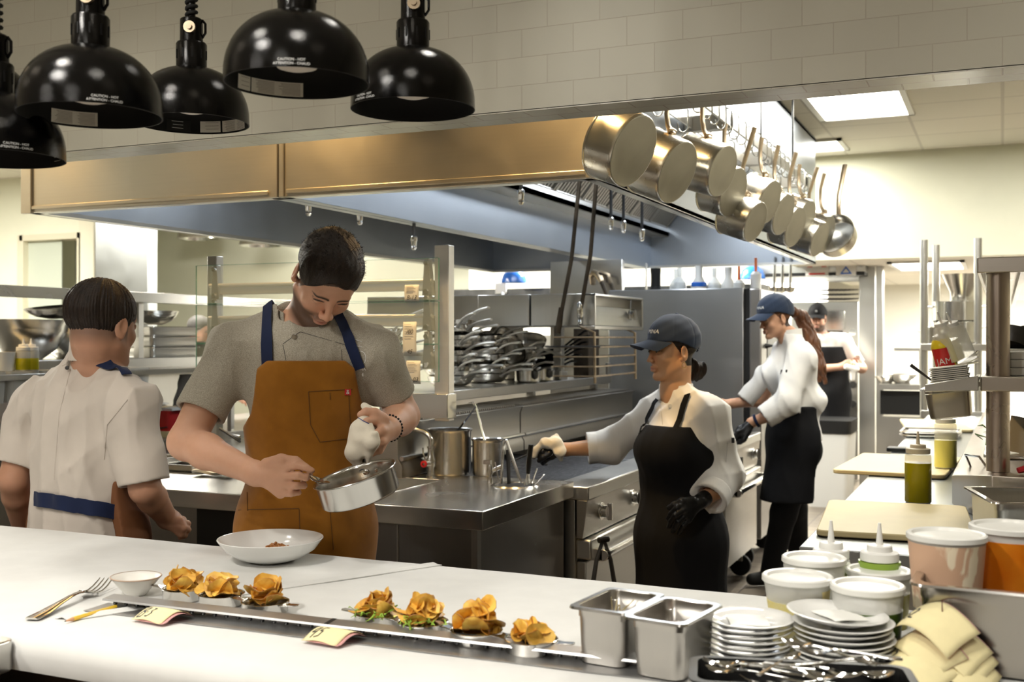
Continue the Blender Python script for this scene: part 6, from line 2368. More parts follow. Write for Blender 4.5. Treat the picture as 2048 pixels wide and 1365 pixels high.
def bowl(px, py, X, R, lb, h=.42, z=None, tilt=0):
	c = PX(px, py, X)
	zz = ZM + .001 if z is None else z
	o = single('mixing_bowl', MB().lathe([(0, 0), (R * .42, 0), (R * .75, R * h * .35), (R * .95, R * h * .85), (R, R * h * 1.2), (R * 1.03, R * h * 1.2), (R * .93, R * h * .8), (R * .72, R * h * .36), (0, .006)], 40), STB, lb, 'bowl', (X, c.y, zz), 'mixing bowls on the left shelving')
	o.rotation_euler = (tilt, 0, 0)
	return o

bowl(45, 690, LX - .24, .24, 'large steel bowl at the far left edge of the shelf', .75)
bowl(150, 690, LX - .24, .23, 'large steel bowl left of the cook with slicked hair', .75)
bowl(130, 650, LX - .24, .21, 'wide flat bowl tilted on top of the large one left of the slicked hair', .25, ZM + .235, .12)
bowl(300, 650, LX - .22, .17, 'steel bowl on top of the stacked pans right of the slicked hair', .42, ZM + .20)
for j in range(3):
	c = PX(315, 700, LX - .22)
	o = gastro(.26, .42, .062, .010, .006, ['lowest', 'middle', 'top'][j] + ' steel pan of the stack right of the slicked hair', 'pan', 'stacked_pan', 'stacked pans on the left shelving', .03)
	o.location = (LX - .2, c.y, ZM + .001 + .063 * j)
for j in range(4):
	c = PX(368, 700, LX - .2)
	single('dark_bowl', MB().lathe([(0, 0), (.05, 0), (.085, .035), (.083, .035), (0, .004)], 28), DARKST, ['lowest', 'second', 'third', 'top'][j] + ' dark bowl of the nested stack near the glass', 'bowl', (LX - .2, c.y + .1, ZM + .001 + .02 * j), 'dark bowls on the left shelving')
# bottles and inserts in front (tray rail) at the far left
RLX = -4.25
c0_, c1_ = PX(0, 745, RLX), PX(120, 745, RLX)
zr = PX(60, 748, RLX).z
t = thing('topping_rail', 'steel topping rail with hanging clear inserts at the far left', 'rail', (RLX, 4.3, ZL))
obj('rail_plate', MB().box((RLX - .18, 3.3, zr - .03), (RLX, 5.6, zr)), STY, t, None, .003, True)
B = MB()
for y in (3.35, 4.5, 5.5):
	B.box((RLX - .10, y, ZL), (RLX - .07, y + .03, zr - .03))
pieces('rail_post', B, STZ, t, 0, True)
for k in range(6):
	y = 3.62 + k * .19
	obj('clear_insert', MB().loft([rrect(RLX - .165, y, RLX - .012, y + .15, .02, zr - .135), rrect(RLX - .175, y - .01, RLX - .005, y + .16, .02, zr + .012)]), pmat('clear_insert', (.80, .82, .78), .15, 0, .5, alpha=.5), t, None, 0, True)
for k, (px, X) in enumerate(((47, RLX - .04), (62, RLX - .03))):
	c = PX(px, 728, X)
	squeeze(px, 690, c.x * FW.x + c.y * FW.y, .036, .155, ['left', 'right'][k] + ' one of two squeeze bottles of yellow oil at the far left', OIL1, .06, None, .03, 'oil bottles at the far left', zr + .014)
c = PX(20, 700, RLX - .1)
single('white_tub', MB().lathe([(0, 0), (.05, 0), (.06, .09), (.056, .09), (0, .01)], 24), WHITEP, 'white plastic tub at the far left edge of the topping rail', 'tub', (RLX - .09, c.y - .05, zr + .014))
# red bucket
RBX = -4.0
c = PX(335, 838, LX + .2)
t = thing('red_bucket', 'red square bucket with a black wire handle between the two men', 'bucket', (LX + .20, c.y, ZL + .001))
obj('bucket_body', MB().loft([rrect(-.09, -.09, .09, .09, .02, .035), rrect(-.10, -.10, .10, .10, .02, .15)]), REDP, t)
obj('bucket_base', MB().rbox((-.10, -.10, 0), (.10, .10, .034), .02), BOARD, t)
obj('wire_handle', MB().tube([(-.08, -.105, .14), (-.04, -.12, .07), (.02, -.12, .05), (.09, -.105, .06)], .004, 6), BLACKP, t)
obj('paper_lid', MB().box((-.09, -.09, .151), (.11, .11, .165)), WHITEP, t)
obj('chrome_clip', MB().tube([(-.02, -.11, .16), (-.01, -.12, .20), (.03, -.11, .205), (.045, -.10, .15)], .007, 8), CHROME, t)
# white plates stack and bag under the middle shelf
c = PX(320, 790, LX - .1)
for j in range(6):
	single('white_plate', MB().lathe([(0, 0), (.09, 0), (.13, .014), (.13, .017), (.09, .006), (0, .006)], 32), PORC, ['lowest', 'second', 'third', 'fourth', 'fifth', 'top'][j] + ' white plate of the stack under the middle shelf', 'plate', (LX - .2, c.y, ZL + .06 + .017 * j), 'white plates under the middle shelf')
single('plate_stand', MB().rbox((-.14, -.14, 0), (.14, .14, .058), .02), STB, 'low steel stand under the white plates', 'stand', (LX - .2, c.y, ZL + .001))
c = PX(375, 790, LX - .1)
B = MB()
rings = []
for j in range(7):
	rings.append([((.13 - .05 * (j / 6) ** 2 + .012 * math.sin(5 * a + j)) * math.cos(a), (.13 - .05 * (j / 6) ** 2 + .012 * math.sin(4 * a + 2 * j)) * math.sin(a), .055 * j) for a in [2 * PI * i / 28 for i in range(28)]])
single('plastic_bag', MB().loft(rings), pmat('white_bag', (.85, .85, .83), .45, bump=.6, bscale=30), 'crumpled white plastic bag under the middle shelf', 'bag', (LX - .18, c.y + .15, ZL + .001))
# ducts hanging beyond the hood at the left
for k, (px, py) in enumerate(((280, 455), (395, 478), (520, 492), (820, 500), (950, 520))):
	c = PY(px, py, 9.6)
	R_ = .22
	single('dome_lamp', MB().lathe([(R_, 0), (R_ * .9, .10), (R_ * .5, .22), (.04, .27), (.04, CEIL - c.z - .001), (0, CEIL - c.z - .001)], 28), STB, ['leftmost', 'second from left', 'third from left', 'fourth from left', 'rightmost'][k] + ' steel dome lamp seen under the hood edge', 'lamp', (c.x, 9.6, c.z), 'steel dome lamps in the far room')
# pale cabinets on the far wall
obj_ = thing('wall_cabinet', 'white shelf band on the far wall right of the steel column', 'cabinet', (-6.0, 11.9, 1.4))
for y0_, y1_ in ((560, 585), (612, 640)):
	obj('shelf_band', MB().box((PY(290, 600, 11.9).x, 11.9, PY(300, y1_, 11.9).z), (PY(560, 600, 11.9).x, 12.38, PY(300, y0_, 11.9).z)), WHITEP, obj_, None, .003, True)
obj('cabinet_back', MB().box((PY(290, 600, 11.9).x, 12.30, .9), (PY(560, 600, 11.9).x, 12.38, 2.0)), pmat('beige_clutter', (.50, .47, .36), .6, noise=.5, nscale=6), obj_, None, 0, True)

# ------------------------------------------------------------------ smooth bodies: distance fields turned into meshes
F4 = np.float32

def A3(p):
	return np.array(tuple(p), F4)

def cone(a, b, ra, rb):
	a, b = A3(a), A3(b)
	ba = b - a
	l2 = max(float(ba @ ba), 1e-9)

	def f(P):
		q = P - a
		h = np.clip((q @ ba) / l2, 0, 1)
		return np.sqrt(((q - h[:, None] * ba) ** 2).sum(1)) - (ra + (rb - ra) * h)
	return f, (a + b) / 2, math.sqrt(l2) / 2 + max(ra, rb)

def ell(c, r, M=None):
	c, r = A3(c), np.array(r, F4)
	m = None if M is None else np.array(M.to_3x3(), F4)

	def f(P):
		q = P - c
		if m is not None:
			q = q @ m
		k0 = np.sqrt(((q / r) ** 2).sum(1))
		k1 = np.sqrt(((q / (r * r)) ** 2).sum(1)) + 1e-9
		return k0 * (k0 - 1) / k1
	return f, c, float(max(r))

class Sdf:
	def __init__(s):
		s.it = []
		s.post = []

	def add(s, prim, k=.02, op=1):
		f, c, R = prim
		s.it.append((op, f, np.array(c, F4), R, k))
		return s

	def sub(s, prim, k=.01):
		return s.add(prim, k, -1)

	def ev(s, P, sel=None):
		d = None
		for i, (op, f, c, R, k) in enumerate(s.it):
			if sel is not None and not sel[i]:
				continue
			e = f(P)
			if op > 0:
				if d is None:
					d = e
				else:
					h = np.maximum(k - np.abs(d - e), 0) / k
					d = np.minimum(d, e) - h * h * k * .25
			elif d is not None:
				h = np.maximum(k - np.abs(d + e), 0) / k
				d = np.maximum(d, -e) + h * h * k * .25
		if d is None:
			return np.full(len(P), 1.0, F4)
		for g in s.post:
			d = g(P, d)
		return d

	def sel(s, c, rad):
		return [bool(np.linalg.norm(c - it[2]) < it[3] + rad + it[4] + .03) for it in s.it]

class Der:
	"""derived field: any function of points"""
	def __init__(s, f):
		s.f = f

	def ev(s, P, sel=None):
		return s.f(P)

	def sel(s, c, rad):
		return None

def nets(S, lo, hi, h, N=16, skip=None):
	lo, hi = np.array(lo, float), np.array(hi, float)
	nb = np.ceil((hi - lo) / (h * N)).astype(int)
	C = np.stack(np.meshgrid(*[np.arange(n) for n in nb], indexing='ij'), -1).reshape(-1, 3)
	cen = (lo + (C + .5) * h * N).astype(F4)
	rad = h * N * .87
	d = S.ev(cen)
	act = np.abs(d) < rad * 1.45 + .02
	dim = (nb * N + 3)
	keys, pos, quads = [], [], []
	g = np.arange(N + 1)
	G = np.stack(np.meshgrid(g, g, g, indexing='ij'), -1).reshape(-1, 3)
	cor = np.array([[i, j, k] for i in (0, 1) for j in (0, 1) for k in (0, 1)])
	edges = [(a, b) for a in range(8) for b in range(a + 1, 8) if abs(cor[a] - cor[b]).sum() == 1]

	def gid(I):
		I = I + 1
		return (I[..., 0] * dim[1] + I[..., 1]) * dim[2] + I[..., 2]
	for bi in np.nonzero(act)[0]:
		c = cen[bi]
		if skip is not None and skip(c):
			continue
		base = C[bi] * N
		P = (lo + (base + G) * h).astype(F4)
		v = S.ev(P, S.sel(c, rad)).reshape(N + 1, N + 1, N + 1)
		if v.min() > 0 or v.max() < 0:
			continue
		ins = v < 0
		cnt = sum(ins[a:a + N, b:b + N, e:e + N].astype(np.int8) for a, b, e in cor)
		cell = np.argwhere((cnt > 0) & (cnt < 8))
		if not len(cell):
			continue
		V = np.stack([v[cell[:, 0] + a, cell[:, 1] + b, cell[:, 2] + e] for a, b, e in cor], 1)
		acc = np.zeros((len(cell), 3))
		n = np.zeros(len(cell))
		for a, b in edges:
			va, vb = V[:, a], V[:, b]
			m = (va < 0) != (vb < 0)
			t = np.where(m, va / np.where(m, va - vb, 1), 0)
			acc += np.where(m[:, None], cor[a] + t[:, None] * (cor[b] - cor[a]), 0)
			n += m
		pos.append(lo + (base + cell + acc / n[:, None]) * h)
		keys.append(gid(base + cell))
		for ax in range(3):
			sl0 = ins[:N, :N, :N]
			sh = [slice(0, N)] * 3
			sh[ax] = slice(1, N + 1)
			E = np.argwhere(sl0 != ins[tuple(sh)])
			if not len(E):
				continue
			flip = sl0[E[:, 0], E[:, 1], E[:, 2]]
			u, w = [(1, 2), (2, 0), (0, 1)][ax]
			eu, ew = np.zeros(3, int), np.zeros(3, int)
			eu[u] = 1
			ew[w] = 1
			I = base + E
			q = np.stack([gid(I), gid(I - eu), gid(I - eu - ew), gid(I - ew)], 1)
			q[~flip] = q[~flip][:, ::-1]
			quads.append(q)
	if not pos:
		return np.zeros((0, 3)), np.zeros((0, 4), int)
	keys, pos, quads = np.concatenate(keys), np.concatenate(pos), np.concatenate(quads)
	keys, ix = np.unique(keys, return_index=True)
	pos = pos[ix]
	j = np.searchsorted(keys, quads).clip(0, len(keys) - 1)
	ok = (keys[j] == quads).all(1)
	return pos, j[ok]

def npmesh(name, V, Q, mat, parent, tint=None, relax=1):
	V = V.copy()
	for _ in range(relax):
		acc = np.zeros_like(V)
		cn = np.zeros(len(V))
		for a in range(4):
			b = (a + 1) % 4
			np.add.at(acc, Q[:, a], V[Q[:, b]])
			np.add.at(acc, Q[:, b], V[Q[:, a]])
			np.add.at(cn, Q[:, a], 1)
			np.add.at(cn, Q[:, b], 1)
		V = V * .5 + .5 * acc / np.maximum(cn, 1)[:, None]
	o0 = np.zeros(3)
	p = parent
	while p is not None:
		o0 += np.array(p.location)
		p = p.parent
	me = bpy.data.meshes.new(name)
	me.vertices.add(len(V))
	me.vertices.foreach_set('co', (V - o0).astype(F4).ravel())
	me.loops.add(len(Q) * 4)
	me.loops.foreach_set('vertex_index', Q.astype(np.int32).ravel())
	me.polygons.add(len(Q))
	me.polygons.foreach_set('loop_start', np.arange(0, len(Q) * 4, 4, dtype=np.int32))
	me.update(calc_edges=True)
	me.validate()
	me.polygons.foreach_set('use_smooth', [True] * len(me.polygons))
	me.materials.append(mat)
	if tint is not None:
		c = tint(V)
		at = me.color_attributes.new('tint', 'FLOAT_COLOR', 'POINT')
		at.data.foreach_set('color', np.concatenate([c, np.ones((len(V), 1))], 1).astype(F4).ravel())
	o = bpy.data.objects.new(name, me)
	COL.objects.link(o)
	o.parent = parent
	return o

def sdfobj(name, S, lo, hi, h, mat, parent, tint=None, relax=1, fine=None, fh=None, N=16):
	if fine:
		Vs, Qs, n = [], [], 0
		bx = [(np.array(a), np.array(b)) for a, b in fine]
		skip = lambda c: any((c > a + .5 * h).all() and (c < b - .5 * h).all() for a, b in bx)
		for (a, b, hh, sk) in [(lo, hi, h, skip)] + [(a, b, fh, None) for a, b in fine]:
			V, Q = nets(S, a, b, hh, N, sk)
			Vs.append(V)
			Qs.append(Q + n)
			n += len(V)
		V, Q = np.concatenate(Vs), np.concatenate(Qs)
	else:
		V, Q = nets(S, lo, hi, h, N)
	return npmesh(name, V, Q, mat, parent, tint, relax)

def hit(S, px, py, off=.0, d0=1.5, d1=12):
	"""the point of a surface seen at a pixel of the photograph, lifted by off"""
	a = np.array(U(px, py, 1.0)) - np.array([0, 0, CAMZ])
	t = d0
	for _ in range(90):
		p = np.array([0, 0, CAMZ]) + a * t
		d = float(S.ev(np.array([p], F4))[0]) - off
		if d < .0006:
			break
		t += min(max(d * .7, .0005), .06)
		if t > d1:
			return None
	return Vector(p)

def grad(S, p, e=.004):
	P = np.array([p] * 6, F4) + np.array([[e, 0, 0], [-e, 0, 0], [0, e, 0], [0, -e, 0], [0, 0, e], [0, 0, -e]], F4)
	v = S.ev(P)
	g = Vector((float(v[0] - v[1]), float(v[2] - v[3]), float(v[4] - v[5])))
	return g.normalized() if g.length > 1e-9 else Vector(TC)

def snap(S, p, off):
	p = Vector(p)
	for _ in range(5):
		d = float(S.ev(np.array([p], F4))[0]) - off
		p = p - grad(S, p) * d * .9
	return p

def ribbon(S, pts, w, th=.002, off=.002, n=24):
	"""strip of cloth lying on a surface through the given points"""
	P = [Vector(p) for p in pts]
	L = [0]
	for a, b in zip(P, P[1:]):
		L.append(L[-1] + (b - a).length)
	rows = []
	C = []
	for i in range(n + 1):
		s = L[-1] * i / n
		k = max(j for j in range(len(L)) if L[j] <= s + 1e-9)
		k = min(k, len(P) - 2)
		u = (s - L[k]) / max(1e-9, L[k + 1] - L[k])
		C.append(snap(S, P[k].lerp(P[k + 1], u), off))
	for i in range(n + 1):
		t = (C[min(i + 1, n)] - C[max(i - 1, 0)]).normalized()
		g = grad(S, C[i])
		b = t.cross(g).normalized()
		rows.append([snap(S, C[i] + b * w * q, off) for q in (-.5, -.25, 0, .25, .5)])
	m = MB().sheet(rows, 0)
	m2 = MB().sheet([[q + grad(S, q) * th for q in r] for r in rows], 0)
	m.add(m2.v, m2.f)
	k = (n + 1) * 5
	ring = [i * 5 for i in range(n + 1)] + [n * 5 + j for j in range(1, 5)] + [i * 5 + 4 for i in range(n - 1, -1, -1)] + [j for j in range(3, 0, -1)]
	for a, b in zip(ring, ring[1:] + ring[:1]):
		m.f.append((a, b, b + k, a + k))
	return m

def seam(S, pix, r=.0012, off=.0008, n=6):
	"""stitched line on a surface through photograph pixels"""
	pts = []
	for a, b in zip(pix, pix[1:]):
		for i in range(n):
			u = i / n
			p = hit(S, a[0] + (b[0] - a[0]) * u, a[1] + (b[1] - a[1]) * u, off)
			if p is not None:
				pts.append(p)
	p = hit(S, *pix[-1], off)
	if p is not None:
		pts.append(p)
	return pts

def folds(amp, seed, f=22, dirv=(0, 0, 1), fade=()):
	"""cloth folds as a gentle displacement, running mostly along dirv"""
	r = np.random.RandomState(seed)
	d = A3(Vector(dirv).normalized())
	W = []
	for i in range(5):
		v = r.normal(size=3)
		v = v - d * (v @ d) * .82
		v = v / np.linalg.norm(v) * f * r.uniform(.6, 1.7)
		W.append((v.astype(F4), r.uniform(0, 6.28), r.uniform(.5, 1)))
	w2 = r.normal(size=(2, 3)).astype(F4) * 5

	def g(P, dd):
		warp = np.sin(P @ w2[0]) * 1.3 + np.sin(P @ w2[1] + 1) * .9
		s = 0
		for v, ph, a in W:
			s = s + a * (1 - 2 * np.abs(np.sin((P @ v + ph + warp) * .5)) ** .8)
		near = np.clip(1 - np.abs(dd) / .05, 0, 1)
		for q in fade:
			near = near * np.clip((np.sqrt(((P - A3(q)) ** 2).sum(1)) - .085) / .07, .08, 1)
		return dd - amp * s / 2.2 * near
	return g

# ------------------------------------------------------------------ head
def head_prims(S, T, m=1.0, fem=0.0, look=None):
	"""adds a head in local axes (x right, y face, z up) placed by the matrix T"""
	R3 = T.to_3x3()

	def p(x, y, z):
		return T @ Vector((x * m, y * m, z * m))

	def E(c, r, k=.012, rot=None, sub=False):
		M = R3 if rot is None else R3 @ rot
		(S.sub if sub else S.add)(ell(p(*c), [q * m for q in r], M), k * m)

	def Cn(a, b, ra, rb, k=.01, sub=False):
		(S.sub if sub else S.add)(cone(p(*a), p(*b), ra * m, rb * m), k * m)
	E((0, -.008, .042), (.074, .096, .080), .02)
	E((0, .028, -.012), (.060, .062, .082), .03)
	E((0, .020, -.052), (.052, .050, .045), .03)
	for s in (-1, 1):
		Cn((s * .050, .0, -.050), (s * .018, .064, -.096), .016, .015 - .002 * fem, .02)
		E((s * .036, .062, -.024), (.022, .018, .020), .018)
	E((0, .072, -.094), (.019 - .003 * fem, .015, .016), .014)
	Cn((-.034, .080, .026), (.034, .080, .026), .010 - .002 * fem, .010 - .002 * fem, .016)
	for s in (-1, 1):
		E((s * .031, .103, .004), (.017, .016, .010), .012, None, True)
		E((s * .031, .079, .004), (.0135, .0125, .0115), .003)
		Cn((s * .020, .0885, .0095), (s * .043, .0815, .0085), .0035, .0035, .003)
	Cn((0, .086, .016), (0, .110 - .004 * fem, -.027), .0075, .0090 - .001 * fem, .010)
	for s in (-1, 1):
		E((s * .0115, .100, -.0315), (.0075, .011, .0075), .006)
		E((s * .0065, .106, -.0395), (.003, .005, .003), .003, None, True)
	E((0, .086, -.058), (.023, .0110, .0070), .007)
	E((0, .0865, -.069), (.019, .0105, .0075), .007)
	Cn((-.020, .094, -.0635), (.020, .094, -.0635), .0022, .0022, .004, True)
	for s in (-1, 1):
		r = Matrix.Rotation(s * -.35, 3, 'Z') @ Matrix.Rotation(-.22, 3, 'X')
		E((s * .077, -.008, .000), (.0065, .019, .031), .005, r)
		E((s * .0835, -.004, .004), (.0055, .011, .018), .004, r, True)
		E((s * .073, -.003, -.024), (.008, .009, .010), .006)

def head_tint(T, m, skin, lip, hair, stub=0.0, brow=1.0, scalp=None):
	Ti = np.array(T.inverted(), float)
	skin, lip, hair = np.array(skin), np.array(lip), np.array(hair)

	def f(V):
		q = (V @ Ti[:3, :3].T + Ti[:3, 3]) / m
		x, y, z = np.abs(q[:, 0]), q[:, 1], q[:, 2]
		c = np.tile(skin, (len(V), 1)).astype(float)
		r = np.sqrt((q ** 2).sum(1))
		inh = r < .17

		def mix(w, col):
			w = np.clip(w, 0, 1)[:, None] * inh[:, None]
			c[:] = c * (1 - w) + np.array(col) * w
		mix(1.3 - np.sqrt(((x) / .024) ** 2 + ((z + .0635) / .011) ** 2) * 1.25 - (y < .075) * 3, lip)
		mix(.55 * np.exp(-((x / .03) ** 2 + ((z + .02) / .03) ** 2 + ((y - .09) / .03) ** 2)), np.array(skin) * (1.02, .80, .72))
		by = .0245 - 2.5 * (x - .028) ** 2 * 4
		mix(brow * (1.5 - np.abs(z - by) / .0042 - np.clip((x - .046) / .004, 0, 9) - np.clip((.012 - x) / .003, 0, 9) - (y < .045) * 5), hair)
		mix((y > .06) * (1.4 - np.abs(z - .0105 + 12 * (x - .031) ** 2) / .0022 - np.clip((x - .044) / .002, 0, 9) - np.clip((.018 - x) / .002, 0, 9)), hair * .5)
		if stub:
			e = (np.clip((-.036 - z) / .02, 0, 1)) * np.clip((y + .02) / .03, 0, 1) * np.clip((z + .125) / .02, 0, 1)
			lipz = np.exp(-((x / .024) ** 2 + ((z + .0635) / .010) ** 2) ** 2)
			mix(stub * e * (1 - lipz), hair)
		if scalp:
			mix(scalp(x, y, z) * (x < .0715), hair)
		return c
	return f

def cap_parts(par, T, m, mat, txt, matw, ox=0, hs=1.0):
	"""baseball cap: crown, brim, lettering"""
	R3 = T.to_3x3()
	c = T @ Vector((0, -.006 * m, .054 * m))
	M2 = R3 @ Matrix.Rotation(.10, 3, 'X')
	o = ell(c, (.084 * m, .108 * m, .094 * m * hs), M2)
	i_ = ell(c - Vector(R3 @ Vector((0, 0, .010 * m))), (.076 * m, .100 * m, .092 * m * hs), M2)
	Ti = np.array(T.inverted(), F4)
	S = Sdf().add(o)

	def cut(P, d):
		q = (P @ Ti[:3, :3].T + Ti[:3, 3]) / m
		pl = (.036 + .36 * np.clip(q[:, 1], -.2, .02)) - q[:, 2]
		d = d + .0012 * np.exp(-(np.sin(np.arctan2(q[:, 0], q[:, 1] + .006) * 3) / .10) ** 2) - .0012 * np.sin(q[:, 1] * 70 + q[:, 2] * 60) * np.sin(q[:, 2] * 110 + 3 * q[:, 0] * 20)
		return np.maximum(d, pl * m)
	S.post.append(cut)
	S.sub(i_, .002)
	cc = np.array(c)
	sdfobj('cap_crown', S, cc - .14 * m, cc + .14 * m, .0032, mat, par)
	rows = []
	for j in range(9):
		v = j / 8
		r = []
		for i in range(17):
			a = math.radians(-62 + 124 * i / 16)
			x = .080 * math.sin(a)
			y0 = .100 * math.cos(a) - .004
			out = .082 * math.cos(a * .85) ** .7 * v
			z = .049 - .012 * math.sin(v * 1.2) - 4.2 * x * x * (.5 + .5 * v) - .010 * v
			r.append(T @ Vector((x * m * (1 - .12 * v), (y0 + out) * m, z * m)))
		rows.append(r)
	obj('cap_brim', MB().sheet(rows, .003), mat, par, None, 0, True, 60, fix=True)
	if txt:
		vs, fs = text2d(txt, .021 * m, 'CENTER')
		P = []
		for x, y, _ in vs:
			p = T @ Vector(((ox - x), .14, .080 * m + y))
			for _ in range(30):
				dd = float(o[0](np.array([p], F4))[0])
				p = p - Vector(R3 @ Vector((0, 1, 0))) * (dd - .0030) * .7
			P.append(p)
		obj('cap_lettering', MB().add(P, fs), matw, par, None, 0, True, 0)
	obj('cap_button', MB().lathe([(0, .006), (.007, .002), (.008, -.003)], 12, Matrix.Translation(c) @ M2.to_4x4() @ Matrix.Translation((0, 0, .0935 * m * hs))), mat, par, None, 0, True)

def hand_prims(S, wrist, knuckles, fingers, thumb, rw=.026, rk=.0125, rf=.0085, k=.012, inf=0.0):
	"""wrist point, four knuckle points, four finger polylines, thumb polyline (world points)"""
	W = Vector(wrist)
	mid = sum((Vector(q) for q in knuckles), Vector()) / 4
	S.add(cone(W, W.lerp(mid, .35), rw + inf, rw * .85 + inf), .02)
	for q in knuckles:
		S.add(cone(W.lerp(mid, .15), q, rk * 1.35 + inf, rk + inf), k)
	for i, fl in enumerate(fingers):
		pl = [knuckles[i]] + [Vector(q) for q in fl]
		r0 = rf * (1.06, 1.08, 1.0, .88)[i]
		for j, (a, b) in enumerate(zip(pl, pl[1:])):
			S.add(cone(a, b, r0 * (1.08 - .10 * j) + inf, r0 * (.98 - .10 * j) + inf), .0028)
	for j, (a, b) in enumerate(zip(thumb, thumb[1:])):
		S.add(cone(a, b, rf * (1.5 - .22 * j) + inf, rf * (1.28 - .18 * j) + inf), .006 if j else .012)
	return S

# ------------------------------------------------------------------ people
SKINM = vcmat('skin', .48, .12, .12, 400, .05, .35)
HAIRM = pmat('dark_brown_hair', (.010, .006, .004), .5, 0, .3, col2=(.022, .013, .008), nscale=14, stretch=(5, 5, 1), bump=.8, bscale=90)
GREYC = clothmat('grey_chambray', (.28, .255, .20), (.46, .42, .345), heather=1, weave=1500, bump=.35)
WHITEC = clothmat('white_coat_cotton', (.82, .80, .76), weave=1000, bump=.12, mottle=.015)
PINKW = clothmat('warm_white_cotton', (.56, .50, .44), weave=1000, bump=.12, mottle=.02)
OCHRE = clothmat('ochre_canvas', (.27, .102, .005), (.31, .120, .008), weave=800, bump=.35, sheen=.15)
NAVY = clothmat('navy_webbing', (.008, .015, .050), weave=900, bump=.3)
BLACKC = clothmat('black_apron_cloth', (.005, .005, .006), weave=900, bump=.2, sheen=0)
BLACKT = clothmat('black_trouser_cloth', (.008, .008, .009), weave=900, bump=.2, sheen=0)
CAPM = clothmat('navy_cap_cotton', (.022, .036, .070), weave=900, bump=.25, sheen=.2)
GLOVEM = pmat('black_nitrile', (.008, .008, .009), .32, 0, .5, bump=.5, bscale=60)
TOWELM = clothmat('cream_towel', (.78, .72, .60), weave=500, bump=.5, mottle=.04)

def FR(F, Uv):
	"""matrix of a head or torso: x to the person's right, y to the front, z up, from right-up-camera triples"""
	f, u = rut(*F).normalized(), rut(*Uv)
	u = (u - f * u.dot(f)).normalized()
	x = f.cross(u)
	return Matrix((x, f, u)).transposed()

def T4(R3, c):
	m = R3.to_4x4()
	m.translation = Vector(c)
	return m

def sleeve(a, b, ra, rb, hollow=True, depth=.05):
	"""tube of cloth from a to the open hem b"""
	A, Bv = A3(a), A3(b)
	dr = (Bv - A) / np.linalg.norm(Bv - A)
	f0 = cone(a, Vector(a) + (Vector(b) - Vector(a)) * 1.25, ra, ra + (rb - ra) * 1.25)[0]
	fi = cone(Vector(Bv - dr * depth), Vector(Bv + dr * .2), rb - .015, rb - .011)[0]

	def f(P):
		d = np.maximum(f0(P), (P - Bv) @ dr)
		return np.maximum(d, -fi(P)) if hollow else d
	return f, (A + Bv) / 2, float(np.linalg.norm(Bv - A)) / 2 + max(ra, rb)

def torso(S, R, chest, waist, hip, sl, sr, neck, i=0.0, ws=1.0, fem=0):
	M = R.to_4x4()
	S.add(ell(chest, (.158 * ws + i, .105 * ws + i, .19 + i), M), .06)
	S.add(ell(waist, (.140 * ws + i, .100 * ws + i, .17 + i), M), .08)
	S.add(ell(hip, (.158 * ws + i, .115 * ws + i, .14 + i), M), .08)
	for q in (sl, sr):
		S.add(cone(Vector(neck) - UP * .02, Vector(q) - UP * (.005), .050 + i * .6, .046 + i), .05)
	S.add(cone(Vector(sl).lerp(Vector(sr), .2), Vector(sl).lerp(Vector(sr), .8), .055 + i, .055 + i), .05)
	return S

def collar_part(par, a, b, ra, rb, mat, R, gap=.35, h=.0028, th=.0022):
	"""stand up collar: a ring of cloth with a gap at the front"""
	a, b = Vector(a), Vector(b)
	ax = (b - a).normalized()
	y = (R.col[1] - ax * ax.dot(R.col[1])).normalized()
	x = y.cross(ax)
	rows = []
	for j in range(6):
		v = j / 5
		r = ra + (rb - ra) * v
		rows.append([a + (b - a) * v * (1 - .18 * max(0, math.cos(an))) + (x * math.sin(an) * r + y * math.cos(an) * r * 1.05) for an in [gap * (1 + .7 * v) + (2 * PI - 2 * gap * (1 + .7 * v)) * i / 36 for i in range(37)]])
	return obj('collar', MB().sheet(rows, th * 1.4), mat, par, None, 0, True, 60)

def apron_field(base, R, cen, prof, off=.007, th=.0025, back=-.02):
	"""cloth shell over a base field, cut to the outline prof = rows of (z, left, right)"""
	c = A3(cen)
	x, y = A3(-R.col[0]), A3(R.col[1])
	zs = np.array([p[0] for p in prof], F4)
	l_ = np.array([p[1] for p in prof], F4)
	r_ = np.array([p[2] for p in prof], F4)

	def f(P):
		d = base.ev(P)
		q = P - c
		s, fr, z = q @ x, q @ y, P[:, 2]
		m = np.maximum(np.interp(z, zs, l_) - s, s - np.interp(z, zs, r_))
		m = np.maximum(m, np.maximum(zs[0] - z, z - zs[-1]))
		m = np.maximum(m, back - fr)
		return np.maximum(np.maximum(d - off - th, -.02 - d), m).astype(F4)
	return Der(f)

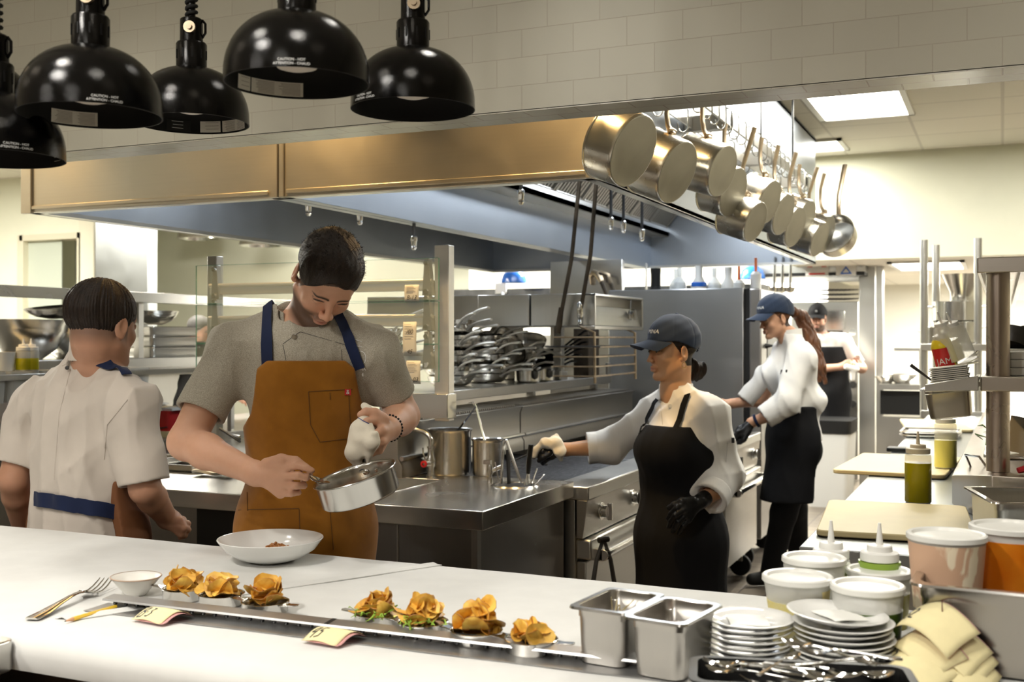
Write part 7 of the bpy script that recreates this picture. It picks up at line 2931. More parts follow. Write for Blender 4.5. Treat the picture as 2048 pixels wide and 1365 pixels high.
def legs(par, hipc, R, feet, mat, r=(.085, .062, .05), top=None, shoes=BLACKR, h=.012, sep=.085):
	S = Sdf()
	S.add(ell(hipc, (.165, .12, .13), R.to_4x4()), .05)
	x = R.col[0]
	lo, hi = None, None
	for s, ft in zip((-1, 1), feet):
		hp = Vector(hipc) + x * s * sep - UP * .03
		ft = Vector(ft)
		kn = hp.lerp(ft + UP * .09, .5) + R.col[1] * .02
		S.add(cone(hp, kn, r[0], r[1]), .04)
		S.add(cone(kn, ft + UP * .06, r[1], r[2]), .03)
	S.post.append(folds(.004, 3, 45))
	P = [Vector(hipc)] + [Vector(f) for f in feet]
	lo = [min(p[k] for p in P) - .30 for k in range(3)]
	hi = [max(p[k] for p in P) + .30 for k in range(3)]
	lo[2] = .04
	sdfobj('trousers', S, lo, hi, h, mat, par)
	y = R.col[1]
	for ft in feet:
		ft = Vector(ft)
		S = Sdf().add(cone(ft + UP * .05 - y * .02, ft + UP * .045 + y * .12, .046, .036), .02).add(cone(ft + UP * .10 - y * .02, ft + UP * .06, .042, .045), .02)
		c = A3(ft + UP * 0)
		S.post.append(lambda P, d: np.maximum(d, .004 - P[:, 2]))
		sdfobj('shoe', S, c - .25, c + .25, .008, shoes, par)

def bbox(pts, pad):
	return [min(p[k] for p in pts) - pad for k in range(3)], [max(p[k] for p in pts) + pad for k in range(3)]

def hair_strands(par, S, T, m, n, ln, mat, region, seed=1, wid=.0007, flow=(0, -.4, -.3)):
	"""short separate hairs standing off the hair surface for a soft outline"""
	r = random.Random(seed)
	B = MB()
	R3 = T.to_3x3()
	k = 0
	fl = R3 @ Vector(flow)
	while k < n:
		d = Vector((r.gauss(0, 1), r.gauss(0, 1), r.gauss(0, 1))).normalized()
		if not region(d):
			continue
		k += 1
		p = T @ (Vector((0, -.008, .042)) * m + d * .13 * m)
		p = snap(S, p, 0)
		g = grad(S, p)
		dr = (g * .35 + fl * 1.1 + Vector((r.gauss(0, .3), r.gauss(0, .3), r.gauss(0, .3)))).normalized()
		sd = dr.cross(g).normalized() * wid
		L = ln * r.uniform(.5, 1.2)
		a, b_, c = p - g * .002, p + dr * L * .6 + g * .0006, p + dr * L - g * L * .06
		B.add([a - sd, a + sd, b_ + sd * .7, b_ - sd * .7, c], [(0, 1, 2, 3), (3, 2, 4)])
	obj('hair_strands', B, mat, par, None, 0, True, 0)

# ============ the tall cook in the ochre apron
D = 3.06
g = U(612, 1100, D + .06)
P1 = thing('person', 'tall man in grey shirt and ochre apron bending over a pan', 'person', (g.x, g.y, 0))
R = FR((.12, 0, 1), (-.02, 1, .05))
neck = U(608, 646, 3.11)
chest, waist, hip = U(612, 752, 3.08), U(612, 905, 3.08), U(612, 1055, 3.08)
sR, sL = U(462, 700, 3.10), U(752, 706, 3.06)      # his right is left in the photograph
eR, eL = U(372, 885, 2.98), U(806, 832, 3.17)
wR, wL = U(512, 948, 2.82), U(777, 858, 2.95)
hc = U(652, 556, 3.00)
T = T4(FR((.20, -.78, .58), (.45, .60, .66)), hc)
HM1 = 1.08

def body1(i=0.0):
	S = Sdf()
	torso(S, R, chest, waist, hip, sR, sL, neck, -.008)
	S.add(cone(neck - UP * .03, T @ Vector((0, -.025, -.045)), .060, .056), .03)
	S.add(cone(neck - UP * .01 + TC * .02, T @ Vector((0, .02, -.06)), .045, .040), .03)
	head_prims(S, T, HM1)
	S.add(cone(sR, eR, .056, .047), .03)
	S.add(cone(eR, eR.lerp(wR, .3), .046, .046), .02)
	S.add(cone(eR.lerp(wR, .3), wR, .046, .029), .02)
	S.add(cone(sL, eL, .055, .045), .03)
	S.add(cone(eL, eL.lerp(wL, .3), .045, .045), .02)
	S.add(cone(eL.lerp(wL, .3), wL, .045, .029), .02)
	# right hand pinching the spoon
	kn = [U(569, 937, 2.775), U(572, 954, 2.765), U(569, 972, 2.77), U(561, 988, 2.78)]
	fg = [[U(592, 932, 2.755), U(612, 936, 2.75), U(624, 942, 2.75)], [U(596, 952, 2.745), U(612, 956, 2.75), U(620, 951, 2.765)],
          [U(592, 972, 2.745), U(608, 972, 2.76), U(606, 964, 2.785)], [U(582, 988, 2.755), U(597, 986, 2.77), U(594, 976, 2.79)]]
	hand_prims(S, wR, kn, fg, [U(532, 928, 2.80), U(562, 918, 2.775), U(592, 922, 2.77), U(614, 936, 2.765)], .029, .0135, .0098)
	# left hand closing on the towel
	kn = [U(752, 842, 2.875), U(763, 862, 2.86), U(763, 884, 2.86), U(758, 900, 2.87)]
	fg = [[U(735, 843, 2.85), U(718, 850, 2.86), U(712, 858, 2.89)], [U(744, 872, 2.84), U(724, 878, 2.845), U(712, 880, 2.88)],
          [U(746, 893, 2.845), U(728, 898, 2.85), U(715, 896, 2.88)], [U(745, 908, 2.86), U(731, 912, 2.865), U(719, 908, 2.885)]]
	hand_prims(S, wL, kn, fg, [U(768, 838, 2.90), U(750, 826, 2.88), U(732, 824, 2.87), U(720, 830, 2.87)], .029, .0135, .0098)
	return S

S1 = body1()
allp = [hip, sR, sL, eR, eL, wR, wL, hc, neck, U(625, 950, 2.74)]
lo, hi = bbox(allp, .16)
hairc = (.030, .018, .012)
ti1 = head_tint(T, HM1, (.60, .335, .22), (.47, .20, .15), hairc, .85, .9, lambda x, y, z: ((.8 * y - .6 * z) < .030) * (z > -.035) * .9 * np.clip((z + .045) / .04, .2, 1))
fb = []
for c, r in ((hc, .17), (U(570, 955, 2.78), .13), (U(745, 875, 2.88), .12)):
	fb.append(([c[k] - r for k in range(3)], [c[k] + r for k in range(3)]))
# keep the two finely meshed hand boxes apart
sdfobj('body', S1, lo, hi, .0042, SKINM, P1, ti1, 1, fb[:1], .0024)
Sh = Sdf().add(ell(T @ Vector((0, -.008, .044)), (.081 * HM1, .103 * HM1, .089 * HM1), T.to_3x3()), .02)
Sh.add(ell(T @ Vector((.0, .055, .098)), (.050, .040, .028), T.to_3x3() @ Matrix.Rotation(-.5, 3, 'X')), .03)
Ti = np.array(T.inverted(), F4)

def hcut(P, d):
	q = (P @ Ti[:3, :3].T + Ti[:3, 3]) / HM1
	wv = .0016 * np.sin(q[:, 0] * 420 + 9 * np.sin(q[:, 1] * 40)) * np.sin(q[:, 1] * 160 + q[:, 2] * 90) + .002 * np.sin(q[:, 1] * 95 + 3 * np.sin(q[:, 0] * 60))
	fc = .8 * q[:, 1] - .6 * q[:, 2] - .029 + .004 * np.sin(q[:, 0] * 90)
	ear = (.030 - np.sqrt((q[:, 1] + .006) ** 2 + (q[:, 2] + .004) ** 2)) * (np.abs(q[:, 0]) > .058)
	fc = np.maximum(fc, np.where(np.abs(q[:, 0]) > .058, ear, -1))
	side = np.clip((-q[:, 2]) / .03, 0, 1) * .0075
	return np.maximum(np.maximum(d + wv * .6 + side, fc * .8), -(q[:, 2] + .030))

Sh.post.append(hcut)
c = A3(hc)
sdfobj('hair', Sh, c - .18, c + .18, .0028, HAIRM, P1, None, 0)
hair_strands(P1, Sh, T, HM1, 1500, .010, HAIRM, lambda d: d.z > .05 and (.8 * d.y - .6 * d.z) < .25, 3, .0005, (.2, .35, .15))
# shirt
hR, hL = sR.lerp(eR, .70), sL.lerp(eL, .66)

def tors1(i):
	S = Sdf()
	torso(S, R, chest, waist, hip, sR, sL, neck, i)
	return S

SJ = tors1(.014)
SJ.add(cone(U(588, 634, 3.13), U(480, 680, 3.12), .052, .05), .05)
SJ.add(cone(U(650, 636, 3.12), U(735, 682, 3.10), .050, .05), .05)
SJ.add(sleeve(sR, hR, .066, .071), .05)
SJ.add(sleeve(sL, hL, .062, .064), .05)
SJ.sub(cone(neck - UP * .045 + TC * .022, neck + UP * .2 + TC * .05, .066, .086), .008)
SJ.post.append(folds(.011, 11, 56, (.1, -.2, 1), (hR, hL)))
zh = U(612, 1075, D).z
SJ.post.append(lambda P, d: np.maximum(d, zh - P[:, 2]))
lo2, hi2 = bbox([hip, sR, sL, hR, hL, neck], .16)
sdfobj('shirt', SJ, lo2, hi2, .0050, GREYC, P1)
collar_part(P1, neck - UP * .040 + TC * .014, neck + UP * .034 + TC * .016 + RT * .006, .084, .074, GREYC, R, .50)
for a, b_, r in ((sR, hR, .0745), (sL, hL, .0695)):
	pass
# apron
B1 = tors1(.021)
B1.add(cone(hip - UP * .02, U(612, 1240, D + .02), .17, .19), .08)
B1.post.append(folds(.0055, 5, 34))
cen = U(612, 900, 3.08)
zz = lambda y: CAMZ - (y - HY) / FPX * 2.96
AP = apron_field(B1, R, cen, [(.50, -.235, .235), (zz(1100), -.222, .215), (zz(1000), -.21, .205), (zz(884), -.190, .195), (zz(830), -.140, .165), (zz(790), -.128, .152), (zz(738), -.118, .142), (zz(722), -.090, .118)])
lo3, hi3 = bbox([U(612, 700, 3.0), U(612, 1250, 3.0)], .28)
ap = sdfobj('apron', AP, lo3, hi3, .0050, OCHRE, P1, None, 1)

def seams(par, S, lines, mat, r=.0010, nm='stitched_seam'):
	B = MB()
	for ln in lines:
		q = seam(S, ln, r, .0004)
		if len(q) > 1:
			B.tube(q, r, 5)
	if B.v:
		return obj(nm, B, mat, par, None, 0, True)

DKO = pmat('dark_ochre_thread', (.12, .05, .008), .7)
seams(ap, AP, [[(617, 784), (621, 850), (640, 885), (706, 877)], [(617, 784), (705, 779)], [(660, 786), (661, 800)], [(697, 780), (703, 874)], [(452, 1021), (598, 1018), (600, 1068)], [(660, 1022), (667, 1100)], [(495, 1022), (494, 985)]], DKO)
tg = [hit(AP, x, y, .0012) for x, y in ((690, 779), (702, 779), (690, 791), (702, 791))]
if all(tg):
	o = obj('red_tag', MB().sheet([[tg[0], tg[1]], [tg[2], tg[3]]], .0012), REDC, ap, None, 0, True)
	vs, fs = text2d('&', .017, 'CENTER')
	ctr = sum(tg, Vector()) / 4
	xd = (tg[1] - tg[0]).normalized()
	obj('tag_lettering', MB().add([ctr + xd * x + UP * y + TC * .0026 for x, y, _ in vs], fs), INKW, o, None, 0, True, 0)
for pix, w in (([(537, 742), (536, 715), (535, 685), (535, 655), (537, 632), (540, 615), (546, 603)], .033), ([(722, 737), (706, 700), (690, 665), (672, 628)], .030)):
	q = [hit(SJ, x, y, .003) for x, y in pix]
	q = [a for a in q if a is not None]
	obj('strap', ribbon(SJ, q, w, .002, .010, 40), NAVY, P1, None, 0, True)
q = [hit(AP, x, y, .002) for x, y in ((452, 1016), (464, 1032))]
for x, y in ((589, 674),):
	p = hit(SJ, x, y, .002)
	if p:
		obj('button', MB().lathe([(0, .003), (.0075, .002), (.008, 0)], 16, T4(Matrix((RT, FW.cross(RT) * -1, TC)).transposed(), p)), CHROME, P1, None, 0, True)
seams(P1, SJ, [[(566, 690), (572, 722)], [(566, 688), (600, 664), (690, 690)], [(683, 700), (684, 722)]], pmat('grey_thread', (.13, .12, .11), .8), .0009, 'placket_seam')
# embroidery beside the strap
B = MB()
for ln in ([(688, 682), (700, 676), (724, 684)], [(692, 690), (724, 694)]):
	B.tube(seam(SJ, ln, .001, .001), .0008, 5)
ctr = hit(SJ, 722, 716, .001)
B.tube([snap(SJ, ctr + RT * .014 * math.cos(a) + UP * .018 * math.sin(a), .001) for a in [2 * PI * k / 20 for k in range(20)]], .0008, 5, closed=True)
for wd, yy in (('NA', 739), ('E', 750)):
	p = hit(SJ, 726, yy, .001)
	if p:
		vs, fs = text2d(wd, .011, 'CENTER')
		B.add([p + RT * x + UP * y + TC * .003 for x, y, _ in vs], fs)
obj('embroidery', B, INKW, P1, None, 0, True)
# bracelet
dr = (wL - eL).normalized()
cb = wL - dr * .010
xa = dr.orthogonal().normalized()
ya = dr.cross(xa)
B = MB()
for k in range(26):
	a = 2 * PI * k / 26
	B.lathe([(0, -.004), (.0035, -.002), (.0035, .002), (0, .004)], 6, Matrix.Translation(cb + (xa * math.cos(a) + ya * math.sin(a)) * .035))
obj('bead_bracelet', B, BLACKR, P1, None, 0, True, label='black bead bracelet')
legs(P1, hip - UP * .02, R, [U(545, 1700, 3.12) * 1, U(680, 1700, 3.12) * 1] if False else [Vector((*(U(555, 900, 3.12).xy), 0)), Vector((*(U(675, 900, 3.12).xy), 0))], BLACKT)

# towel, pan, spoon and food
tw = U(722, 880, 2.87)
TP = thing('towel', 'cream side towel wrapped round the pan handle in his hand', 'towel', tw)
S = Sdf()
for a, b_, ra, rb in (((735, 822, 2.885), (722, 858, 2.86), .016, .024), ((722, 858, 2.86), (708, 908, 2.85), .026, .024), ((706, 905, 2.845), (716, 928, 2.85), .019, .014), ((735, 850, 2.855), (744, 886, 2.83), .018, .020), ((744, 886, 2.83), (736, 928, 2.84), .020, .006), ((750, 868, 2.82), (752, 880, 2.825), .012, .010), ((712, 905, 2.85), (702, 906, 2.855), .020, .014), ((728, 812, 2.90), (742, 826, 2.91), .009, .013), ((724, 880, 2.845), (728, 905, 2.845), .022, .016)):
	S.add(cone(U(*a), U(*b_), ra, rb), .012)
S.post.append(folds(.0045, 4, 85, (-.25, 0, 1)))
c = A3(tw)
sdfobj('towel_cloth', S, c - .15, c + .15, .0026, TOWELM, TP)
q = [hit(S, x, y, .001) for x, y in ((716, 836), (726, 842), (738, 848))]
q = [a for a in q if a]
if len(q) > 1:
	obj('blue_stripe', MB().tube(q, .0012, 5), pmat('blue_thread', (.08, .10, .25), .8), TP, None, 0, True)
pc = U(709, 950, 2.74)
up_ = rut(-.27, .95, .13).normalized()
xr_ = (RT - up_ * RT.dot(up_)).normalized()
Mp = Matrix((xr_, up_.cross(xr_), up_)).transposed()
PN = thing('saucepan_in_hand', 'shiny low saute pan tilted over the white bowl in his hand', 'pan', pc, rot=Mp.to_euler())
R0, H0 = .103, .062
obj('pan_wall', MB().lathe([(0, -H0), (R0 * .90, -H0), (R0 * .955, -H0 + .006), (R0 * .965, -.004), (R0 * .99, -.001), (R0 + .003, .001), (R0 + .002, .0025), (R0 * .97, .000), (R0 * .945, -.006), (R0 * .93, -H0 + .008), (R0 * .86, -H0 + .003), (0, -H0 + .003)], 72), steel('saute_pan_polished', (.66, .65, .62), .20, 2, .05, .06, .02), PN, angle=50)
hpts = [U(727, 942, 2.84), U(722, 922, 2.865), U(721, 900, 2.875), U(727, 875, 2.89), U(737, 845, 2.905)]
Mi = T4(Mp, pc).inverted()
h = obj('handle', MB().tube([Mi @ q for q in hpts], [.012, .012, .010, .011, .011], 8, None, False, (.5, 1)), DARKST, PN)
B = MB()
for k in (-1, 1):
	B.lathe([(0, .007), (.007, .004), (.008, 0)], 10, Matrix.Translation((k * .015 - .01 + .035, R0 * .90, -.022)) @ Matrix.Rotation(PI / 2, 4, 'X'))
pieces('rivet', B, CHROME, PN)
B = MB()
q = random.Random(2)
for k in range(90):
	a, r_ = q.random() * 6.28, q.random() ** .5 * .075
	B.lathe([(0, -.005), (.004, -.003), (.005, 0), (.003, .003), (0, .004)], 6, Matrix.Translation((r_ * math.cos(a) + .01, r_ * math.sin(a) + .008, -H0 + .010 + .012 * q.random())) @ Euler((q.random() * 3, q.random() * 3, 0)).to_matrix().to_4x4())
f = single('pan_food', B, FOOD, 'brown ragout grains inside the tilted pan', 'food', pc, kind='stuff')
f.rotation_euler = Mp.to_euler()
A_, C_ = U(546, 926, 2.79), U(662, 966, 2.73)
sp = cutlery('tasting_spoon', 'spoon', A_, C_, 'steel spoon held in the fingers and dipping into the tilted pan', 'spoon', -.010)

# ============ the man with slicked hair, seen from behind
D = 3.45
R = FR((.45, 0, -.89), (0, 1, 0))
neck = U(198, 705, 3.46)
chest, waist, hip = U(172, 850, 3.48), U(165, 975, 3.48), U(165, 1080, 3.48)
sR, sL = U(262, 812, 3.36), U(68, 806, 3.60)
eR, eL = U(290, 978, 3.34), U(28, 960, 3.56)
wR, wL = U(335, 1038, 3.52), U(48, 1065, 3.72)
hc = U(206, 655, 3.42)
T = T4(FR((.42, -.03, -.91), (.03, 1, -.02)), hc)
g = U(165, 1100, D)
P2 = thing('person', 'man with slicked dark hair and warm white coat seen from behind', 'person', (g.x, g.y, 0))
m = 1.08
S = Sdf()
torso(S, R, chest, waist, hip, sR, sL, neck, -.004, 1.12)
S.add(cone(neck - UP * .03, T @ Vector((0, -.030, -.04)), .074, .070), .03)
S.add(cone(neck + UP * .0, T @ Vector((0, -.055, -.01)), .055, .050), .03)
head_prims(S, T, m)
for a, e, w in ((sR, eR, wR), (sL, eL, wL)):
	S.add(cone(a, e, .058, .047), .01).add(cone(e, e.lerp(w, .3), .047, .046), .01).add(cone(e.lerp(w, .3), w, .046, .031), .01)
kn = [U(352, 1035, 3.52), U(362, 1045, 3.50), U(366, 1056, 3.49), U(362, 1068, 3.50)]
fg = [[U(366, 1040, 3.55), U(364, 1052, 3.57)], [U(375, 1048, 3.54), U(372, 1060, 3.56)], [U(376, 1060, 3.53), U(368, 1070, 3.55)], [U(370, 1072, 3.53), U(360, 1076, 3.55)]]
hand_prims(S, wR, kn, fg, [U(338, 1042, 3.55), U(350, 1052, 3.60), U(358, 1064, 3.60)], .031, .015, .0105)
allp = [hip, sR, sL, eR, eL, wR, wL, hc, neck]
lo, hi = bbox(allp, .17)
hairc = (.022, .014, .010)
ti = head_tint(T, m, (.46, .24, .15), (.4, .2, .16), (.16, .10, .075), 0, 0, lambda x, y, z: (y < .03) * np.clip((z + .055) / .035, 0, 1) * .75)
sdfobj('body', S, lo, hi, .0045, SKINM, P2, ti, 1, [([hc[k] - .17 for k in range(3)], [hc[k] + .17 for k in range(3)])], .0028)
Sh = Sdf().add(ell(T @ Vector((0, -.014, .052)), (.0835 * m, .111 * m, .093 * m), T.to_3x3()), .02)
Ti = np.array(T.inverted(), F4)

def hcut2(P, d):
	q = (P @ Ti[:3, :3].T + Ti[:3, 3]) / m
	an = np.arctan2(q[:, 0], -q[:, 1] - .0)
	wv = .0016 * np.sin(an * 34 + 5 * np.sin(an * 7) + 2 * np.sin(q[:, 2] * 30)) + .0012 * np.sin(an * 91 + 1.3)
	bot = -.022 + .007 * np.sin(an * 9 + 1) + .005 * np.sin(an * 57) + .55 * np.clip(q[:, 1] - .00, 0, 1)
	tuck = np.clip((.035 - q[:, 2]) / .05, 0, 1) * .000
	return np.maximum(d + wv + tuck, bot - q[:, 2])

Sh.post.append(hcut2)
c = A3(hc)
sdfobj('hair', Sh, c - .19, c + .19, .0028, HAIRM, P2, None, 0)
hR, hL = sR.lerp(eR, .93), sL.lerp(eL, .80)

def tors2(i):
	S = Sdf()
	torso(S, R, chest, waist, hip, sR, sL, neck, i, 1.12)
	return S

SJ = tors2(.018)
SJ.add(sleeve(sR, hR, .086, .076), .05)
SJ.add(sleeve(sL, hL, .078, .068), .05)
SJ.sub(cone(neck + UP * .015, neck + UP * .2, .064, .078), .008)
SJ.post.append(folds(.013, 21, 48, (.1, 0, 1), (hR, hL)))
lo2, hi2 = bbox([hip, sR, sL, hR, hL, neck], .18)
sdfobj('coat', SJ, lo2, hi2, .0052, PINKW, P2)
collar_part(P2, neck - UP * .025, neck + UP * .046, .088, .083, PINKW, R, .5)
q = [hit(SJ, x, y, .003) for x, y in ((72, 997), (120, 1005), (190, 1018), (262, 1030))]
q = [a for a in q if a]
obj('waist_strap', ribbon(SJ, q, .045, .003, .010, 40), NAVY, P2, None, 0, True)
q = [hit(SJ, x, y, .003) for x, y in ((138, 712), (160, 716), (200, 724), (235, 738), (252, 752))]
q = [a for a in q if a]
if len(q) > 1:
	obj('neck_strap', ribbon(SJ, q, .034, .003, .009, 30), NAVY, P2, None, 0, True)
q = [hit(SJ, x, y, .003) for x, y in ((150, 706), (141, 722), (138, 736))]
q = [a for a in q if a]
if len(q) > 1:
	lp_ = obj('coat_loop', ribbon(SJ, q, .020, .003, .018, 10), PINKW, P2, None, 0, True)
	obj('snap_button', MB().lathe([(0, .004), (.006, .003), (.0065, 0)], 14, T4(Matrix((RT, FW.cross(RT) * -1, TC)).transposed(), q[-1] + TC * .014)), DARKST, lp_, None, 0, True)
seams(P2, SJ, [[(140, 740), (118, 830), (108, 960)], [(255, 800), (214, 850), (208, 920)]], PINKW, .0016, 'coat_seam')
B2 = tors2(.018)
B2.add(cone(hip - UP * .02, hip - UP * .30, .18, .19), .08)
AP = apron_field(B2, R, U(165, 1000, 3.48), [(.50, -.26, .26), (zz(1030), -.26, .26), (zz(1000), -.24, .24)], .010, .003, -.04)
lo3, hi3 = bbox([hip - UP * .2, hip], .32)
sdfobj('apron', AP, lo3, hi3, .006, pmat('brown_canvas', (.16, .06, .02), .8), P2)
legs(P2, hip - UP * .02, R, [Vector((*(U(110, 900, 3.5).xy), 0)), Vector((*(U(225, 900, 3.42).xy), 0))], BLACKT)

# ============ the woman in the navy cap at the griddle
D = 4.36
R = FR((-.66, 0, .75), (0, 1, 0))
neck = U(1352, 776, 4.42)
chest, waist, hip = U(1362, 890, 4.40), U(1358, 985, 4.40), U(1362, 1078, 4.40)
sR, sL = U(1312, 822, 4.52), U(1424, 828, 4.30)
eR, eL = U(1222, 893, 4.62), U(1452, 968, 4.32)
wR, wL = U(1128, 900, 4.60), U(1400, 1004, 4.20)
hc = U(1346, 706, 4.40)
T = T4(FR((-.93, .0, .36), (.04, 1, 0)), hc)
g = U(1360, 1100, D)
P3 = thing('person', 'woman in navy cap, white coat and black apron reaching to the griddle', 'person', (g.x, g.y, 0))
m = 1.0
S = Sdf()
torso(S, R, chest, waist, hip, sR, sL, neck, -.012, .98)
S.add(ell(U(1338, 900, 4.34), (.12, .08, .08), R.to_4x4()), .05)
S.add(cone(neck - UP * .04, T @ Vector((0, -.022, -.04)), .056, .054), .03)
S.add(cone(neck - UP * .02 + R.col[1] * .02, T @ Vector((0, .012, -.06)), .042, .036), .03)
head_prims(S, T, m, 1.0)
for a, e, w in ((sR, eR, wR), (sL, eL, wL)):
	S.add(cone(a, e, .048, .042), .03).add(cone(e, w, .042, .026), .02)
knL = [U(1372, 1008, 4.16), U(1368, 1020, 4.15), U(1370, 1031, 4.16), U(1377, 1040, 4.17)]
fgL = [[U(1354, 1016, 4.15), U(1342, 1028, 4.17), U(1336, 1038, 4.19)], [U(1351, 1031, 4.14), U(1342, 1044, 4.17), U(1338, 1054, 4.19)], [U(1357, 1044, 4.15), U(1350, 1056, 4.17), U(1346, 1064, 4.19)], [U(1367, 1052, 4.16), U(1361, 1062, 4.18), U(1358, 1068, 4.19)]]
thL = [U(1386, 1000, 4.17), U(1364, 1002, 4.16), U(1348, 1010, 4.17), U(1338, 1016, 4.18)]
knR = [U(1103, 884, 4.60), U(1099, 895, 4.58), U(1099, 906, 4.58), U(1103, 915, 4.59)]
fgR = [[U(1090, 890, 4.56), U(1082, 900, 4.57), U(1080, 908, 4.59)], [U(1086, 903, 4.55), U(1078, 912, 4.57), U(1080, 919, 4.59)], [U(1086, 914, 4.55), U(1080, 922, 4.58), U(1086, 926, 4.60)], [U(1092, 922, 4.57), U(1086, 928, 4.59), U(1092, 929, 4.61)]]
thR = [U(1112, 894, 4.57), U(1098, 908, 4.55), U(1086, 916, 4.55), U(1078, 922, 4.56)]
hand_prims(S, wL, knL, fgL, thL, .025, .0115, .0080)
hand_prims(S, wR, knR, fgR, thR, .025, .0115, .0080)
allp = [hip, sR, sL, eR, eL, wR, wL, hc, neck]
lo, hi = bbox(allp, .16)
hairb = (.020, .012, .009)
ti = head_tint(T, m, (.60, .33, .18), (.44, .16, .11), hairb, 0, 1.0, lambda x, y, z: ((.8 * y - .6 * z) < .004) * (z > -.05) * 1.0)
sdfobj('body', S, lo, hi, .0048, SKINM, P3, ti, 1, [([hc[k] - .16 for k in range(3)], [hc[k] + .16 for k in range(3)])], .0026)
for s in (-1, 1):
	ec = T @ Vector((s * .031 * m, .0805 * m, .005 * m))
	e = obj('eye', MB().lathe([(0, -.0112)] + [(.0112 * math.sin(a), -.0112 * math.cos(a)) for a in [PI * k / 12 for k in range(1, 12)]] + [(0, .0112)], 20, T4(T.to_3x3() @ Matrix.Rotation(-PI / 2, 3, 'X'), ec)), PORC, P3, None, 0, True)
	obj('iris', MB().lathe([(0, .0118), (.003, .0117), (.0052, .0106)], 16, T4(T.to_3x3() @ Matrix.Rotation(-PI / 2, 3, 'X'), ec)), pmat('dark_iris', (.02, .012, .008), .1), e, None, 0, True)
# hair under the cap and bun
Ti = np.array(T.inverted(), F4)

def hairunder(par, T, m, bun, mat, h=.003):
	Sh = Sdf().add(ell(T @ Vector((0, -.012 * m, .036 * m)), (.079 * m, .101 * m, .084 * m), T.to_3x3()), .02)
	Ti = np.array(T.inverted(), F4)

	def cut(P, d):
		q = (P @ Ti[:3, :3].T + Ti[:3, 3]) / m
		wv = .0012 * np.sin(q[:, 2] * 330 + 60 * q[:, 1])
		face = (.8 * q[:, 1] - .6 * q[:, 2]) - .006
		ear = .026 - np.sqrt((q[:, 1] + .004) ** 2 + (q[:, 2] + .004) ** 2)
		return np.maximum(np.maximum(np.maximum(d + wv, face), -(q[:, 2] + .048 + .6 * np.clip(q[:, 1] + .03, -.08, .3))), ear * (np.abs(q[:, 0]) > .06))
	Sh.post.append(cut)
	Sb = Sdf()
	for a in bun:
		Sb.add(cone(*a), .014)
	if bun:
		def wavy(P, d):
			return d + .0035 * np.sin(P @ np.array([60, 75, 22], F4) * 2 + 3 * np.sin(P[:, 2] * 45)) + .0018 * np.sin(P @ np.array([300, 220, 40], F4))
		Sb.post.append(wavy)
		c = [Vector(a[0]) for a in bun] + [Vector(a[1]) for a in bun]
		lo, hi = bbox(c, .08)
		sdfobj('tied_hair', Sb, lo, hi, h, mat, par, None, 0)
	c = A3(T @ Vector((0, 0, 0)))
	sdfobj('hair', Sh, c - .16, c + .16, h, mat, par, None, 0)
	return Sb

bn = U(1398, 738, 4.46)
hairunder(P3, T, m, [(U(1383, 728, 4.45), U(1400, 745, 4.46), .024, .026), (U(1388, 752, 4.46), U(1404, 735, 4.45), .018, .020), (U(1378, 740, 4.44), U(1388, 755, 4.46), .018, .016)], HAIRM)
cap_parts(P3, T, m * 1.05, CAPM, 'MINA', INKW, -.020)
ee = T @ Vector((-.082 * m, -.002 * m, -.038 * m))
obj('hoop_earring', MB().tube([ee + TC * .006 + T.to_3x3() @ Vector((0, .009 * math.sin(a), .011 * math.cos(a) - .008)) for a in [2 * PI * k / 16 for k in range(16)]], .0013, 6, closed=True), pmat('gold', (.75, .55, .22), .2, 1), P3, None, 0, True, label='small gold hoop earring')

def tors3(i, b=.0):
	S = Sdf()
	torso(S, R, chest, waist, hip, sR, sL, neck, i, .98)
	S.add(ell(U(1338, 900, 4.34), (.125 + i, .085 + i, .085 + i), R.to_4x4()), .06)
	return S

SJ = tors3(.012)
hR = U(1176, 897, 4.62)
SJ.add(cone(sR, eR, .068, .064), .06)
SJ.add(sleeve(eR, hR, .068, .060), .05)
SJ.add(cone(sL, U(1448, 945, 4.34), .070, .076), .06)
hLp = U(1418, 998, 4.23)
SJ.add(sleeve(U(1450, 950, 4.33), hLp, .078, .066, True, .03), .05)
SJ.sub(cone(neck - UP * .02, neck + UP * .2, .050, .062), .008)
SJ.sub(cone(neck - UP * .05 + R.col[1] * .08, neck + UP * .12 + R.col[1] * .06, .012, .05), .008)
SJ.post.append(folds(.014, 31, 52, (-.2, .1, 1), (hR, hLp)))
lo2, hi2 = bbox([hip, sR, sL, eR, hR, hLp, neck, U(1450, 950, 4.33)], .17)
sdfobj('chef_coat', SJ, lo2, hi2, .0055, WHITEC, P3)
collar_part(P3, neck - UP * .045 - R.col[1] * .0, neck + UP * .018, .072, .066, WHITEC, R, .45)
for (a, b_, r) in ((eR, hR, .064), (U(1450, 950, 4.33), hLp, .070)):
	d = (b_ - a).normalized()
	S_ = Sdf().add(sleeve(b_ - d * .055, b_ + d * .003, r + .002, r + .003), .01)
	# folded back cuff: a short thicker sleeve
	fx = d
	cc = A3(b_)
	S_.post.append(lambda P, dd, cc=cc, fx=A3(d): np.maximum(dd, -(P - cc) @ fx - .055))
	sdfobj('rolled_cuff', S_, cc - .12, cc + .12, .0045, WHITEC, P3)
B3 = tors3(.014)
B3.add(cone(hip - UP * .02, U(1362, 1230, 4.40), .165, .175), .08)
B3.post.append(folds(.006, 7, 36))
zc = lambda y: CAMZ - (y - HY) / FPX * 4.25
AP = apron_field(B3, R, U(1362, 950, 4.40), [(.30, -.34, .34), (zc(1060), -.30, .30), (zc(1000), -.27, .27), (zc(950), -.22, .24), (zc(915), -.17, .19), (zc(875), -.125, .125), (zc(856), -.10, .10)], .008, .003, -.13)
